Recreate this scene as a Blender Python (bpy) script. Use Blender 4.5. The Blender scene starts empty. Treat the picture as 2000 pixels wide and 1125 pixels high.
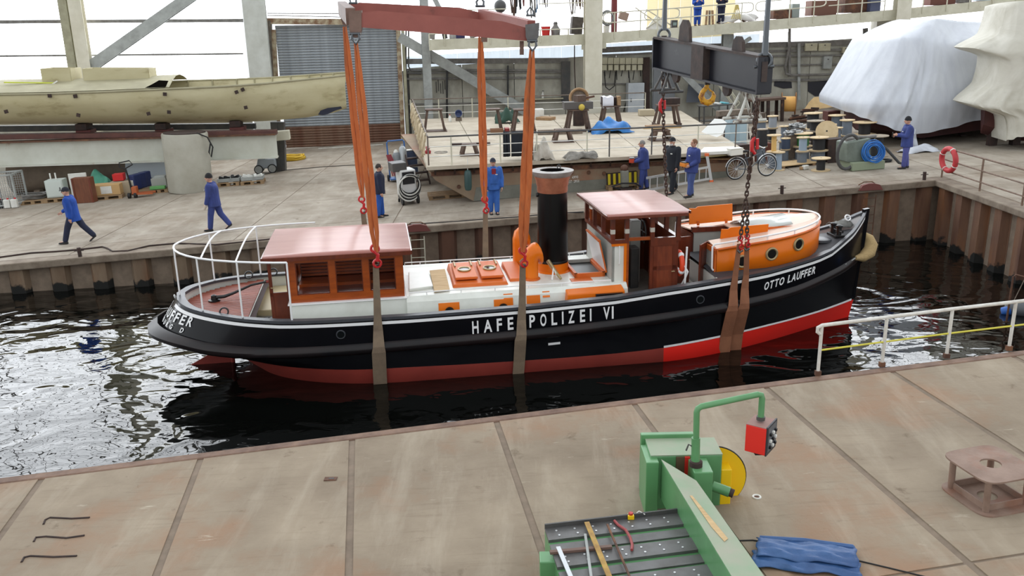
import bpy, bmesh, math, random
from mathutils import Vector, Matrix
random.seed(7)
C = bpy.context.scene.collection
SC = bpy.context.scene
FPX = 1700.0
PITCH = math.atan((562.5 - 55.0) / FPX)
ROLL = 0.02
CAM = Vector((0, 0, 7.15))
FW = Vector((0, math.cos(PITCH), -math.sin(PITCH)))
_u0 = Vector((0, math.sin(PITCH), math.cos(PITCH)))
RT = math.cos(ROLL) * Vector((1, 0, 0)) - math.sin(ROLL) * _u0
UP = math.sin(ROLL) * Vector((1, 0, 0)) + math.cos(ROLL) * _u0
cd = bpy.data.cameras.new('camera')
cam = bpy.data.objects.new('camera', cd)
C.objects.link(cam)
cd.sensor_width = 36.0
cd.lens = 36.0 * FPX / 2000.0
cd.clip_end = 400
cam.matrix_world = Matrix.Translation(CAM) @ Matrix((RT, UP, -FW)).transposed().to_4x4()
SC.camera = cam
W = bpy.data.worlds.new('overcast')
SC.world = W
W.use_nodes = True
W.node_tree.nodes['Background'].inputs[0].default_value = (0.93, 0.97, 1.0, 1)
W.node_tree.nodes['Background'].inputs[1].default_value = 1.2
SC.view_settings.view_transform = 'Standard'
SC.view_settings.look = 'None'
SC.view_settings.exposure = 0.0
SC.view_settings.gamma = 1.0
SC.view_settings.use_curve_mapping = False
DAYLIGHT = 3.9          # radiance of the daylit translucent wall sheets

G0, GA = 1.5, 0.04      # the yard floor rises gently towards the right
def gz(x): return G0 + GA * x
def ray(x, y): return FW + RT * ((x - 1000.0) / FPX) + UP * ((562.5 - y) / FPX)
def onG(x, y, h=0.0):
    d = ray(x, y)
    return CAM + d * ((G0 + h - CAM.z) / (d.z - GA * d.x))
def onY(x, y, Y):
    d = ray(x, y)
    return CAM + d * (Y / d.y)
def onZ(x, y, z):
    d = ray(x, y)
    return CAM + d * ((z - CAM.z) / d.z)
def onL(x, y, a, b):    # vertical plane Y = a + b X
    d = ray(x, y)
    return CAM + d * (a / (d.y - b * d.x))
FA, FB = 26.45, 0.148   # far quay edge
NA, NB = 12.18, 0.160   # near quay edge
WA, WB = 50.0, 0.15     # back wall
XE = 14.1               # right end of the dock
def onW(x, y, off=0.0): return onL(x, y, WA - off, WB)

def lin(c):
    r = []
    for v in c[:3]:
        v = v / 255.0
        r.append(v / 12.92 if v <= 0.04045 else ((v + 0.055) / 1.055) ** 2.4)
    return (r[0], r[1], r[2], 1.0)
MATS = {}
def mat(name, col, rough=0.6, metal=0.0, col2=None, scale=3.0, lo=0.35, hi=0.7, bump=0.0, bscale=None,
        detail=6.0, stretch=(1, 1, 1), col3=None, scale3=0.6, lo3=0.5, hi3=0.75, spec=0.5, coat=0.0, rnd=0.0,
        world=False, emit=0.0, tr=0.0, dist=0.0):
    if name in MATS: return MATS[name]
    m = bpy.data.materials.new(name); m.use_nodes = True
    nt = m.node_tree; N = nt.nodes; L = nt.links
    b = N['Principled BSDF']
    b.inputs['Roughness'].default_value = rough
    b.inputs['Metallic'].default_value = metal
    b.inputs['Specular IOR Level'].default_value = spec
    b.inputs['Coat Weight'].default_value = coat
    b.inputs['Coat Roughness'].default_value = 0.06
    b.inputs['Base Color'].default_value = lin(col)
    if tr: b.inputs['Transmission Weight'].default_value = tr
    tc = N.new('ShaderNodeTexCoord')
    if world:
        ge = N.new('ShaderNodeNewGeometry'); src = ge.outputs['Position']
    else: src = tc.outputs['Object']
    mp = N.new('ShaderNodeMapping'); mp.inputs['Scale'].default_value = stretch
    L.new(src, mp.inputs['Vector'])
    cur = None
    def noise(sc, det=detail):
        n = N.new('ShaderNodeTexNoise'); n.inputs['Scale'].default_value = sc
        n.inputs['Detail'].default_value = det; n.inputs['Roughness'].default_value = 0.62
        n.inputs['Distortion'].default_value = dist
        L.new(mp.outputs[0], n.inputs['Vector']); return n
    def ramp(n, a, c):
        r = N.new('ShaderNodeMapRange'); r.inputs['From Min'].default_value = a; r.inputs['From Max'].default_value = c
        L.new(n.outputs['Fac'], r.inputs['Value']); return r.outputs[0]
    def mix(f, a, bb):
        x = N.new('ShaderNodeMix'); x.data_type = 'RGBA'
        L.new(f, x.inputs['Factor'])
        if isinstance(a, tuple): x.inputs['A'].default_value = a
        else: L.new(a, x.inputs['A'])
        if isinstance(bb, tuple): x.inputs['B'].default_value = bb
        else: L.new(bb, x.inputs['B'])
        return x.outputs['Result']
    if col2 is not None:
        cur = mix(ramp(noise(scale), lo, hi), lin(col), lin(col2))
    if col3 is not None:
        cur = mix(ramp(noise(scale3), lo3, hi3), cur if cur is not None else lin(col), lin(col3))
    if rnd:
        oi = N.new('ShaderNodeObjectInfo'); hs = N.new('ShaderNodeHueSaturation')
        mr = N.new('ShaderNodeMapRange'); mr.inputs['To Min'].default_value = 1 - rnd; mr.inputs['To Max'].default_value = 1 + rnd
        L.new(oi.outputs['Random'], mr.inputs['Value']); L.new(mr.outputs[0], hs.inputs['Value'])
        if cur is not None: L.new(cur, hs.inputs['Color'])
        else: hs.inputs['Color'].default_value = lin(col)
        cur = hs.outputs[0]
    if cur is not None: L.new(cur, b.inputs['Base Color'])
    if bump:
        bn = noise(bscale or scale * 4, 4.0)
        bp = N.new('ShaderNodeBump'); bp.inputs['Strength'].default_value = bump; bp.inputs['Distance'].default_value = 0.02
        L.new(bn.outputs['Fac'], bp.inputs['Height']); L.new(bp.outputs[0], b.inputs['Normal'])
    if emit:
        b.inputs['Emission Strength'].default_value = emit
        if cur is not None: L.new(cur, b.inputs['Emission Color'])
        else: b.inputs['Emission Color'].default_value = lin(col)
    MATS[name] = m
    return m

class MB:
    def __init__(s): s.v = []; s.f = []
    def add(s, vs, fs):
        o = len(s.v); s.v += [Vector(p) for p in vs]; s.f += [tuple(i + o for i in f) for f in fs]; return s
    def hexa(s, p):   # 4 bottom, 4 top
        return s.add(p, [(3, 2, 1, 0), (4, 5, 6, 7), (0, 1, 5, 4), (1, 2, 6, 5), (2, 3, 7, 6), (3, 0, 4, 7)])
    def box(s, c, d, M=None):
        x, y, z = d[0] / 2, d[1] / 2, d[2] / 2
        p = [Vector(q) for q in ((-x, -y, -z), (x, -y, -z), (x, y, -z), (-x, y, -z), (-x, -y, z), (x, -y, z), (x, y, z), (-x, y, z))]
        if M is not None: p = [M @ q for q in p]
        c = Vector(c)
        return s.hexa([q + c for q in p])
    def b2(s, a, b):  # box from two corners
        return s.box([(a[i] + b[i]) / 2 for i in range(3)], [abs(b[i] - a[i]) for i in range(3)])
    def beam(s, a, b, w, h, up=(0, 0, 1)):
        a = Vector(a); b = Vector(b); d = (b - a).normalized(); up = Vector(up)
        if abs(d.dot(up)) > 0.98: up = Vector((0, 1, 0))
        x = d.cross(up).normalized(); y = x.cross(d).normalized(); x = x * w / 2; y = y * h / 2
        return s.hexa([a - x - y, a + x - y, b + x - y, b - x - y, a - x + y, a + x + y, b + x + y, b - x + y])
    def ibeam(s, a, b, w, h, t=0.03, up=(0, 0, 1)):
        a = Vector(a); b = Vector(b); d = (b - a).normalized(); up = Vector(up)
        if abs(d.dot(up)) > 0.98: up = Vector((0, 1, 0))
        x = d.cross(up).normalized(); y = x.cross(d).normalized()
        s.beam(a, b, t, h - 1.9 * t, up)
        for k in (-1, 1): s.beam(a + y * k * (h - t) / 2, b + y * k * (h - t) / 2, w, t, up)
        return s
    def prism(s, poly, off):
        n = len(poly); off = Vector(off); p = [Vector(q) for q in poly]
        return s.add(p + [q + off for q in p], [tuple(range(n - 1, -1, -1)), tuple(range(n, 2 * n))] + [(i, (i + 1) % n, n + (i + 1) % n, n + i) for i in range(n)])
    def tube(s, pts, r, n=8, closed=False, flat=1.0, cap=True):
        P = [Vector(p) for p in pts]; m = len(P)
        R = r if isinstance(r, (list, tuple)) else [r] * m
        nrm = None; rings = []
        for i in range(m):
            if closed: t = (P[(i + 1) % m] - P[i - 1])
            else: t = P[min(i + 1, m - 1)] - P[max(i - 1, 0)]
            t = t.normalized() if t.length > 1e-9 else Vector((0, 0, 1))
            if nrm is None:
                nrm = t.cross(Vector((0, 0, 1)))
                if nrm.length < 1e-3: nrm = t.cross(Vector((0, 1, 0)))
            nrm = (nrm - t * nrm.dot(t))
            if nrm.length < 1e-6: nrm = t.orthogonal()
            nrm.normalize(); bn = t.cross(nrm)
            rings.append([P[i] + nrm * (R[i] * math.cos(2 * math.pi * k / n)) + bn * (R[i] * flat * math.sin(2 * math.pi * k / n)) for k in range(n)])
        return s.loft(rings, closed, cap)
    def loft(s, rings, closed=False, cap=True):
        n = len(rings[0]); m = len(rings); vs = [p for r in rings for p in r]; fs = []
        for i in range(m if closed else m - 1):
            j = (i + 1) % m
            for k in range(n):
                fs.append((i * n + k, i * n + (k + 1) % n, j * n + (k + 1) % n, j * n + k))
        if cap and not closed:
            fs.append(tuple(range(n - 1, -1, -1))); fs.append(tuple((m - 1) * n + k for k in range(n)))
        return s.add(vs, fs)
    def lathe(s, prof, c=(0, 0, 0), n=16, M=None, cap=True):
        c = Vector(c); rings = []
        for r, z in prof:
            ring = [Vector((r * math.cos(2 * math.pi * k / n), r * math.sin(2 * math.pi * k / n), z)) for k in range(n)]
            if M is not None: ring = [M @ q for q in ring]
            rings.append([q + c for q in ring])
        return s.loft(rings, False, cap)
    def torus(s, c, R, r, n=20, k=6, M=None):
        pts = [Vector((R * math.cos(2 * math.pi * i / n), R * math.sin(2 * math.pi * i / n), 0)) for i in range(n)]
        if M is not None: pts = [M @ p for p in pts]
        c = Vector(c)
        return s.tube([p + c for p in pts], r, k, closed=True)
    def ball(s, c, r, n=12, m=8):
        rx, ry, rz = r if isinstance(r, (list, tuple)) else (r, r, r); c = Vector(c); rings = []
        for i in range(m + 1):
            a = -math.pi / 2 + math.pi * i / m; q = max(math.cos(a), 0.02)
            rings.append([c + Vector((rx * q * math.cos(2 * math.pi * k / n), ry * q * math.sin(2 * math.pi * k / n), rz * math.sin(a))) for k in range(n)])
        return s.loft(rings)
    def capsule(s, a, b, ra, rb, n=10):
        a = Vector(a); b = Vector(b); d = (b - a); L = d.length; d.normalize()
        P = []; R = []
        for q in (-1.0, -0.86, -0.5): P.append(a + d * (q * ra)); R.append(ra * math.sqrt(max(0.0, 1 - q * q)) + 1e-3)
        P.append(a); R.append(ra); P.append(b); R.append(rb)
        for q in (0.5, 0.86, 1.0): P.append(b + d * (q * rb)); R.append(rb * math.sqrt(max(0.0, 1 - q * q)) + 1e-3)
        return s.tube(P, R, n)
    def grid(s, rows):
        m = len(rows); n = len(rows[0])
        return s.add([p for r in rows for p in r], [(i * n + k, i * n + k + 1, (i + 1) * n + k + 1, (i + 1) * n + k) for i in range(m - 1) for k in range(n - 1)])
    def build(s, name, m, parent=None, smooth=False, bevel=0.0, solid=0.0, remesh=0.0, sub=0, loc=None, ang=40):
        me = bpy.data.meshes.new(name)
        v = s.v
        if loc is not None: l = Vector(loc); v = [p - l for p in v]
        me.from_pydata([tuple(p) for p in v], [], s.f)
        if m is not None: me.materials.append(m)
        me.validate()
        bm = bmesh.new(); bm.from_mesh(me); bmesh.ops.recalc_face_normals(bm, faces=bm.faces); bm.to_mesh(me); bm.free()
        if smooth:
            for p in me.polygons: p.use_smooth = True
            if not remesh and not sub:
                try: me.set_sharp_from_angle(angle=math.radians(ang))
                except Exception: pass
        o = bpy.data.objects.new(name, me); C.objects.link(o)
        if loc is not None: o.location = loc
        if parent is not None: o.parent = parent
        if remesh:
            r = o.modifiers.new('remesh', 'REMESH'); r.mode = 'VOXEL'; r.voxel_size = remesh; r.use_smooth_shade = True
            sm = o.modifiers.new('smooth', 'SMOOTH'); sm.factor = 0.5; sm.iterations = 3
        if solid:
            q = o.modifiers.new('solid', 'SOLIDIFY'); q.thickness = solid; q.offset = 0
        if sub:
            q = o.modifiers.new('sub', 'SUBSURF'); q.levels = sub; q.render_levels = sub
        if bevel:
            q = o.modifiers.new('bevel', 'BEVEL'); q.width = bevel; q.segments = 2; q.limit_method = 'ANGLE'; q.angle_limit = math.radians(45)
        return o
def tag(o, label, cat, group=None, kind=None):
    o['label'] = label; o['category'] = cat
    if group: o['group'] = group
    if kind: o['kind'] = kind
    return o
def thing(name, label, cat, loc=(0, 0, 0), rotz=0.0, group=None, kind=None, M=None):
    o = bpy.data.objects.new(name, None); C.objects.link(o)
    o.empty_display_size = 0.2
    if M is not None: o.matrix_world = M
    else: o.location = loc; o.rotation_euler = (0, 0, rotz)
    return tag(o, label, cat, group, kind)
def dup(root, loc=None, rotz=None, label=None, scale=None):
    def cp(o, par):
        c = o.copy(); C.objects.link(c)
        if par is not None: c.parent = par
        for ch in list(o.children): cp(ch, c)
        return c
    r = cp(root, None)
    if loc is not None: r.location = loc
    if rotz is not None: r.rotation_euler = (0, 0, rotz)
    if scale is not None: r.scale = (scale,) * 3 if not isinstance(scale, tuple) else scale
    if label: r['label'] = label
    return r
def share(o, parent, loc=None, rotz=0.0):      # another piece with the same mesh
    c = bpy.data.objects.new(o.name.split('.')[0], o.data); C.objects.link(c)
    c.parent = parent
    if loc is not None: c.location = loc
    c.rotation_euler = (0, 0, rotz)
    for m in o.modifiers:
        if m.type == 'BEVEL':
            q = c.modifiers.new('bevel', 'BEVEL'); q.width = m.width; q.segments = m.segments; q.limit_method = 'ANGLE'
    return c
def RX(a): return Matrix.Rotation(a, 3, 'X')
def RY(a): return Matrix.Rotation(a, 3, 'Y')
def RZ(a): return Matrix.Rotation(a, 3, 'Z')
def along(d):            # rotation taking +Z to d
    return Vector((0, 0, 1)).rotation_difference(Vector(d).normalized()).to_matrix()
def lerp(a, b, t): return a + (b - a) * t
def tab(T, x):
    if x <= T[0][0]: return T[0][1]
    for (a, b), (c, d) in zip(T, T[1:]):
        if x <= c: return b + (d - b) * (x - a) / (c - a)
    return T[-1][1]
def text_mesh(s, size=1.0):       # lettering as flat polygons: verts (x, y), faces
    cu = bpy.data.curves.new('txt', 'FONT'); cu.body = s; cu.size = size; cu.resolution_u = 3; cu.offset = 0.022
    o = bpy.data.objects.new('txt', cu); C.objects.link(o)
    dg = bpy.context.evaluated_depsgraph_get(); dg.update()
    me = bpy.data.meshes.new_from_object(o.evaluated_get(dg))
    v = [(p.co.x, p.co.y) for p in me.vertices]; f = [tuple(p.vertices) for p in me.polygons]
    bpy.data.objects.remove(o); bpy.data.curves.remove(cu); bpy.data.meshes.remove(me)
    return v, f
TILT = math.atan(GA)
def ground_M(p, rotz):   # frame standing on the sloping floor
    n = Vector((-GA, 0, 1)).normalized()
    x = Vector((math.cos(rotz), math.sin(rotz), 0)); x = (x - n * x.dot(n)).normalized(); y = n.cross(x)
    return Matrix.Translation(p) @ Matrix((x, y, n)).transposed().to_4x4()
# ================================================================ materials
M_conc = mat('concrete_near', (157, 143, 124), 0.85, col2=(123, 109, 93), scale=0.8, lo=0.3, hi=0.75, col3=(164, 124, 96), scale3=0.4, lo3=0.52, hi3=0.78, bump=0.25, bscale=14, rnd=0.05, world=True, spec=0.25)
M_concf = mat('concrete_far', (164, 155, 142), 0.85, col2=(132, 121, 107), scale=0.8, col3=(118, 100, 82), scale3=0.28, lo3=0.5, hi3=0.75, bump=0.2, bscale=12, rnd=0.04, world=True, spec=0.25)
M_joint = mat('joint_grout', (134, 118, 102), 0.9, col2=(112, 98, 84), scale=4, world=True)
M_cope = mat('coping_concrete', (142, 130, 114), 0.8, col2=(104, 88, 74), scale=2.0, bump=0.3, world=True)
M_copesteel = mat('coping_steel', (128, 100, 82), 0.7, col2=(88, 62, 48), scale=3.0, bump=0.3, world=True)
M_wallc = mat('painted_concrete', (186, 184, 172), 0.8, col2=(150, 147, 135), scale=1.2, col3=(98, 95, 88), scale3=0.7, lo3=0.6, hi3=0.85, stretch=(1, 1, 0.5))
M_cream = mat('cream_steel', (206, 203, 184), 0.6, col2=(184, 180, 160), scale=1.5, col3=(150, 126, 92), scale3=2.5, lo3=0.68, hi3=0.85)
M_greysteel = mat('grey_steel', (168, 172, 170), 0.5, col2=(138, 141, 138), scale=2)
M_darksteel = mat('dark_steel', (62, 64, 66), 0.5, col2=(84, 80, 76), scale=3)
M_girt = mat('girt_steel', (128, 126, 122), 0.6, col2=(96, 92, 88), scale=4)
M_slat = mat('door_slat', (156, 162, 168), 0.5, col2=(128, 133, 138), scale=3, col3=(110, 74, 58), scale3=0.9, lo3=0.62, hi3=0.8, metal=0.2, rnd=0.06)
M_rust = mat('rusty_steel', (104, 72, 56), 0.8, col2=(70, 48, 38), scale=5, col3=(136, 92, 62), scale3=3, bump=0.4)
M_rustd = mat('dark_rust', (66, 48, 42), 0.8, col2=(44, 36, 34), scale=6, bump=0.3)
M_white = mat('white_paint', (228, 228, 222), 0.45, col2=(205, 204, 196), scale=3)
M_black = mat('black_paint', (11, 11, 13), 0.4)
M_rubber = mat('black_rubber', (30, 29, 30), 0.7)
M_plywood = mat('plywood', (206, 178, 134), 0.75, col2=(184, 152, 108), scale=3, stretch=(1, 6, 1))
M_wood = mat('rough_timber', (170, 138, 100), 0.8, col2=(128, 100, 74), scale=4, stretch=(1, 8, 1))
M_woodgrey = mat('weathered_timber', (132, 118, 104), 0.85, col2=(98, 86, 76), scale=5, stretch=(1, 6, 1))
M_hullblue = mat('navy_cloth', (40, 52, 120), 0.85)

def pile_material(name, ca, cb, rust):
    m = mat(name, ca, 0.85, col2=cb, scale=1.3, stretch=(1.4, 1.4, 0.28), col3=rust, scale3=0.9, lo3=0.5, hi3=0.75, bump=0.4, bscale=18, world=True, rnd=0.07)
    nt = m.node_tree; N = nt.nodes; L = nt.links; b = N['Principled BSDF']
    src = b.inputs['Base Color'].links[0].from_socket
    ge = N.new('ShaderNodeNewGeometry'); sp = N.new('ShaderNodeSeparateXYZ'); L.new(ge.outputs['Position'], sp.inputs[0])
    nz = N.new('ShaderNodeTexNoise'); nz.inputs['Scale'].default_value = 2.6; nz.inputs['Detail'].default_value = 5
    L.new(ge.outputs['Position'], nz.inputs['Vector'])
    ad = N.new('ShaderNodeMath'); ad.operation = 'MULTIPLY_ADD'; ad.inputs[1].default_value = -0.9
    L.new(nz.outputs['Fac'], ad.inputs[0]); L.new(sp.outputs['Z'], ad.inputs[2])
    mr = N.new('ShaderNodeMapRange'); mr.inputs['From Min'].default_value = -0.30; mr.inputs['From Max'].default_value = -0.22
    L.new(ad.outputs[0], mr.inputs['Value'])
    mx = N.new('ShaderNodeMix'); mx.data_type = 'RGBA'
    L.new(mr.outputs[0], mx.inputs['Factor']); mx.inputs['A'].default_value = lin((20, 20, 17)); L.new(src, mx.inputs['B'])
    L.new(mx.outputs['Result'], b.inputs['Base Color'])
    return m
M_pileL = pile_material('sheet_pile_pale', (132, 114, 94), (104, 84, 66), (120, 78, 48))
M_pileM = pile_material('sheet_pile_brown', (96, 66, 50), (72, 48, 38), (112, 84, 66))
M_pileR = pile_material('sheet_pile_rust', (122, 90, 68), (78, 50, 40), (136, 86, 46))

def worn(m, dark, pale):      # fine streaks, dark oil spots and pale scuffs
    nt = m.node_tree; N = nt.nodes; L = nt.links; b = N['Principled BSDF']; src = b.inputs['Base Color'].links[0].from_socket
    ge = N.new('ShaderNodeNewGeometry')
    for sc, st, lo, hi, col, amt in ((2.2, (1, 1, 1), 0.62, 0.72, dark, 0.75), (5.0, (0.25, 2.2, 1), 0.55, 0.85, dark, 0.5), (26.0, (1, 1, 1), 0.62, 0.75, dark, 0.35), (3.4, (0.5, 2.0, 1), 0.66, 0.74, pale, 0.6), (1.1, (2.0, 0.35, 1), 0.5, 0.8, pale, 0.4)):
        mp = N.new('ShaderNodeMapping'); mp.inputs['Scale'].default_value = st; mp.inputs['Rotation'].default_value = (0, 0, -0.16); mp.inputs['Location'].default_value = (sc, 3 * sc, 0)
        n = N.new('ShaderNodeTexNoise'); n.inputs['Scale'].default_value = sc; n.inputs['Detail'].default_value = 7; n.inputs['Roughness'].default_value = 0.65; n.inputs['Distortion'].default_value = 0.3
        mr = N.new('ShaderNodeMapRange'); mr.inputs['From Min'].default_value = lo; mr.inputs['From Max'].default_value = hi; mr.inputs['To Max'].default_value = amt
        mx = N.new('ShaderNodeMix'); mx.data_type = 'RGBA'; mx.inputs['B'].default_value = lin(col)
        L.new(ge.outputs['Position'], mp.inputs[0]); L.new(mp.outputs[0], n.inputs['Vector']); L.new(n.outputs['Fac'], mr.inputs['Value']); L.new(mr.outputs[0], mx.inputs['Factor']); L.new(src, mx.inputs['A']); src = mx.outputs['Result']
    L.new(src, b.inputs['Base Color'])
worn(M_conc, (104, 88, 72), (196, 186, 168)); worn(M_concf, (104, 90, 76), (196, 188, 174))
def glow(name, col, s):
    m = bpy.data.materials.new(name); m.use_nodes = True
    b = m.node_tree.nodes['Principled BSDF']; b.inputs['Base Color'].default_value = lin(col); b.inputs['Roughness'].default_value = 0.6
    b.inputs['Emission Color'].default_value = lin(col); b.inputs['Emission Strength'].default_value = s
    N = m.node_tree.nodes; L = m.node_tree.links
    tc = N.new('ShaderNodeTexCoord'); wv = N.new('ShaderNodeTexNoise'); wv.inputs['Scale'].default_value = 2.0
    mp = N.new('ShaderNodeMapping'); mp.inputs['Scale'].default_value = (6, 1, 0.3)
    L.new(tc.outputs['Object'], mp.inputs[0]); L.new(mp.outputs[0], wv.inputs['Vector'])
    mr = N.new('ShaderNodeMapRange'); mr.inputs['To Min'].default_value = s * 0.7; mr.inputs['To Max'].default_value = s * 1.25
    L.new(wv.outputs['Fac'], mr.inputs['Value']); L.new(mr.outputs[0], b.inputs['Emission Strength'])
    MATS[name] = m; return m
M_pane = glow('daylit_sheet', (246, 250, 255), DAYLIGHT)
M_panelow = glow('daylit_corrugated', (214, 228, 240), 0.85)
M_panebeige = glow('daylit_beige_sheet', (232, 220, 178), 0.55)

# ================================================================ water
wm = bpy.data.materials.new('dock_water'); wm.use_nodes = True
N = wm.node_tree.nodes; L = wm.node_tree.links; b = N['Principled BSDF']
b.inputs['Base Color'].default_value = (0.0022, 0.0026, 0.0022, 1); b.inputs['Roughness'].default_value = 0.015; b.inputs['IOR'].default_value = 1.46
ge = N.new('ShaderNodeNewGeometry')
def wnoise(sc, st, det, dist, rot=0.15):
    mp = N.new('ShaderNodeMapping'); mp.inputs['Scale'].default_value = st; mp.inputs['Rotation'].default_value = (0, 0, rot)
    L.new(ge.outputs['Position'], mp.inputs[0])
    n = N.new('ShaderNodeTexNoise'); n.inputs['Scale'].default_value = sc; n.inputs['Detail'].default_value = det
    n.inputs['Distortion'].default_value = dist; L.new(mp.outputs[0], n.inputs['Vector']); return n
n1 = wnoise(0.75, (0.8, 1.0, 1), 1.0, 1.3); n2 = wnoise(3.0, (0.62, 1.0, 1), 0.6, 1.4, -0.3)
ma = N.new('ShaderNodeMath'); ma.operation = 'MULTIPLY_ADD'; ma.inputs[1].default_value = 0.14
L.new(n2.outputs['Fac'], ma.inputs[0]); L.new(n1.outputs['Fac'], ma.inputs[2])
bp = N.new('ShaderNodeBump'); bp.inputs['Strength'].default_value = 1.0; bp.inputs['Distance'].default_value = 0.06
L.new(ma.outputs[0], bp.inputs['Height']); L.new(bp.outputs[0], b.inputs['Normal'])
o = MB().prism([(-45, NA + NB * -45 - 0.2, -0.5), (XE + 0.6, NA + NB * XE - 0.2, -0.5), (XE + 0.6, FA + FB * XE + 0.8, -0.5), (-45, FA + FB * -45 + 0.8, -0.5)], (0, 0, 0.5)).build('water', wm)
tag(o, 'dark rippled dock water around the black tugboat', 'water', kind='structure')

# ================================================================ floors
def slab(parent, pts, m, t=0.10, name='slab'):
    P = [Vector((p[0], p[1], gz(p[0]))) for p in pts]
    c = sum(P, Vector()) / 4
    mb = MB().prism([p - Vector((0, 0, t)) for p in P], (0, 0, t))
    return mb.build(name, m, parent, loc=c)
def floor(name, label, pts, m):
    mb = MB().prism([Vector((x, y, gz(x) - 3.2)) for x, y in pts], (0, 0, 3.2 - 0.012))
    return tag(mb.build(name, m), label, 'floor', kind='structure')
def fe(x): return FA + FB * x
def ne(x): return NA + NB * x
fl = floor('floor_far', 'pale concrete quay floor behind the dock', [(-46, fe(-46) + 0.25), (XE + 0.25, fe(XE) + 0.25), (48, fe(48) + 0.25), (48, WA + WB * 48 + 1), (-46, WA + WB * -46 + 1)], M_joint)
rows = [0.5, 1.75, 6.2, 10.4, 16.0, 24.0]
xs = [-46 + 4.7 * i for i in range(21)]
for ra, rb in zip(rows, rows[1:]):
    for xa, xb in zip(xs, xs[1:]):
        g = 0.018
        slab(fl, [(xa + g, fe(xa) + ra + g), (xb - g, fe(xb) + ra + g), (xb - g, fe(xb) + rb - g), (xa + g, fe(xa) + rb - g)], M_concf)
fr = floor('floor_right', 'pale concrete floor at the right end of the dock', [(XE + 0.25, ne(XE) - 14), (48, ne(48) - 14), (48, fe(48) + 0.25), (XE + 0.25, fe(XE) + 0.25)], M_joint)
for i in range(7):
    for j in range(6):
        xa, xb = XE + 0.5 + 4.8 * i, XE + 0.5 + 4.8 * (i + 1); g = 0.018
        f = lambda x, k: lerp(ne(x) - 14, fe(x) + 0.5, k / 6.0)
        slab(fr, [(xa + g, f(xa, j) + g), (xb - g, f(xb, j) + g), (xb - g, f(xb, j + 1) - g), (xa + g, f(xa, j + 1) - g)], M_concf)
fn = floor('floor_near', 'stained concrete quay floor in the foreground', [(-26, ne(-26) - 13), (XE + 0.25, ne(XE) - 13), (XE + 0.25, ne(XE) - 0.12), (-26, ne(-26) - 0.12)], M_joint)
ja = -2.42
for i in range(-9, 9):
    a0, a1 = ja + 2.12 * i, ja + 2.12 * (i + 1); g = 0.045
    if a1 > XE - 0.5: continue
    for r0, r1 in ((0.16, 4.9), (4.94, 10.5)):
        q = lambda a, r: (a + 0.16 * r, ne(a) - r)
        slab(fn, [q(a0 + g, r1), q(a1 - g, r1), q(a1 - g, r0), q(a0 + g, r0)], M_conc)
# dark-stained gouges, drawn as rods, and plates in the near floor
def gpt(x, y, h=0.0): return onG(x, y, h)
for k, pts in enumerate([[(85, 1024), (88, 1016), (98, 1011), (140, 1013), (175, 1011)], [(66, 1058), (70, 1050), (90, 1048), (130, 1051), (165, 1046)], [(42, 1098), (47, 1089), (60, 1086), (105, 1088), (150, 1086)]]):
    mb = MB().tube([gpt(x, y, 0.004) for x, y in pts], 0.014, 6)
    tag(mb.build('floor_anchor_bar', M_rustd, smooth=True), ['hooked rusty bar set in the floor, farthest from camera of three', 'middle one of three hooked bars set in the floor', 'hooked rusty bar set in the floor, nearest the bottom edge'][k], 'bar', 'bars set in the near floor')
p = gpt(646, 936)
t = thing('floor_plate', 'small rusty slotted steel plate let into the near floor', 'plate', p)
MB().box((0, 0, 0.006), (0.17, 0.09, 0.012)).build('plate', M_rust, t); MB().box((0.01, 0, 0.0135), (0.07, 0.028, 0.003)).build('slot', M_black, t)
p = gpt(1478, 971)
t = thing('floor_socket', 'round floor socket with white rim beside the yellow disc', 'socket', p)
MB().torus((0, 0, 0.004), 0.045, 0.012, 20, 6).build('rim', M_white, t, True); MB().lathe([(0.04, 0), (0.04, 0.004)], n=16).build('lid', M_rust, t)

# ================================================================ quay walls of sheet piles
cp = MB()
def run(name, label, a, b, wid, hgt, m, over=0.06):
    a = Vector(a); b = Vector(b); mb = MB(); d = (b - a); dn = Vector((d.x, d.y, 0)).normalized(); n = Vector((-dn.y, dn.x, 0))
    q0 = -n * over; q1 = n * (wid - over); z = Vector((0, 0, -hgt))
    mb.hexa([a + q0 + z, b + q0 + z, b + q1 + z, a + q1 + z, a + q0, b + q0, b + q1, a + q1])
    return tag(mb.build(name, m, bevel=0.03), label, 'coping', kind='structure')
run('trim_1', 'concrete coping beam along the far quay edge', (-46, fe(-46), gz(-46) + 0.012), (XE + 0.5, fe(XE + 0.5), gz(XE + 0.5) + 0.012), 0.5, 0.22, M_cope)
run('trim_2', 'concrete coping beam along the right quay edge', (XE, fe(XE) - 0.02, gz(XE) + 0.012), (XE, ne(XE) - 1, gz(XE) + 0.012), 0.5, 0.2, M_cope)
t3 = run('trim_3', 'rusty steel edge angle along the near quay edge', (XE, ne(XE), gz(XE) + 0.012), (-26, ne(-26), gz(-26) + 0.012), 0.2, 0.2, M_copesteel, 0.02)
WAVE = 1.14
def pile_mesh(kind):
    mb = MB(); d = 0.24; t = 0.012
    if kind == 0: pl = [(0.0, d), (0.13, 0.0), (0.50, 0.0), (0.63, d)]
    else: pl = [(0.0, 0.0), (0.51, 0.0)]
    for (x0, y0), (x1, y1) in zip(pl, pl[1:]):
        n = Vector((-(y1 - y0), x1 - x0, 0)).normalized() * t
        a = Vector((x0, y0, -3.4)); b_ = Vector((x1, y1, -3.4))
        mb.prism([a, b_, b_ + n, a + n], (0, 0, 3.4))
    mb.box((pl[0][0], pl[0][1] - 0.01, -1.7), (0.05, 0.04, 3.4))
    return mb
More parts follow.
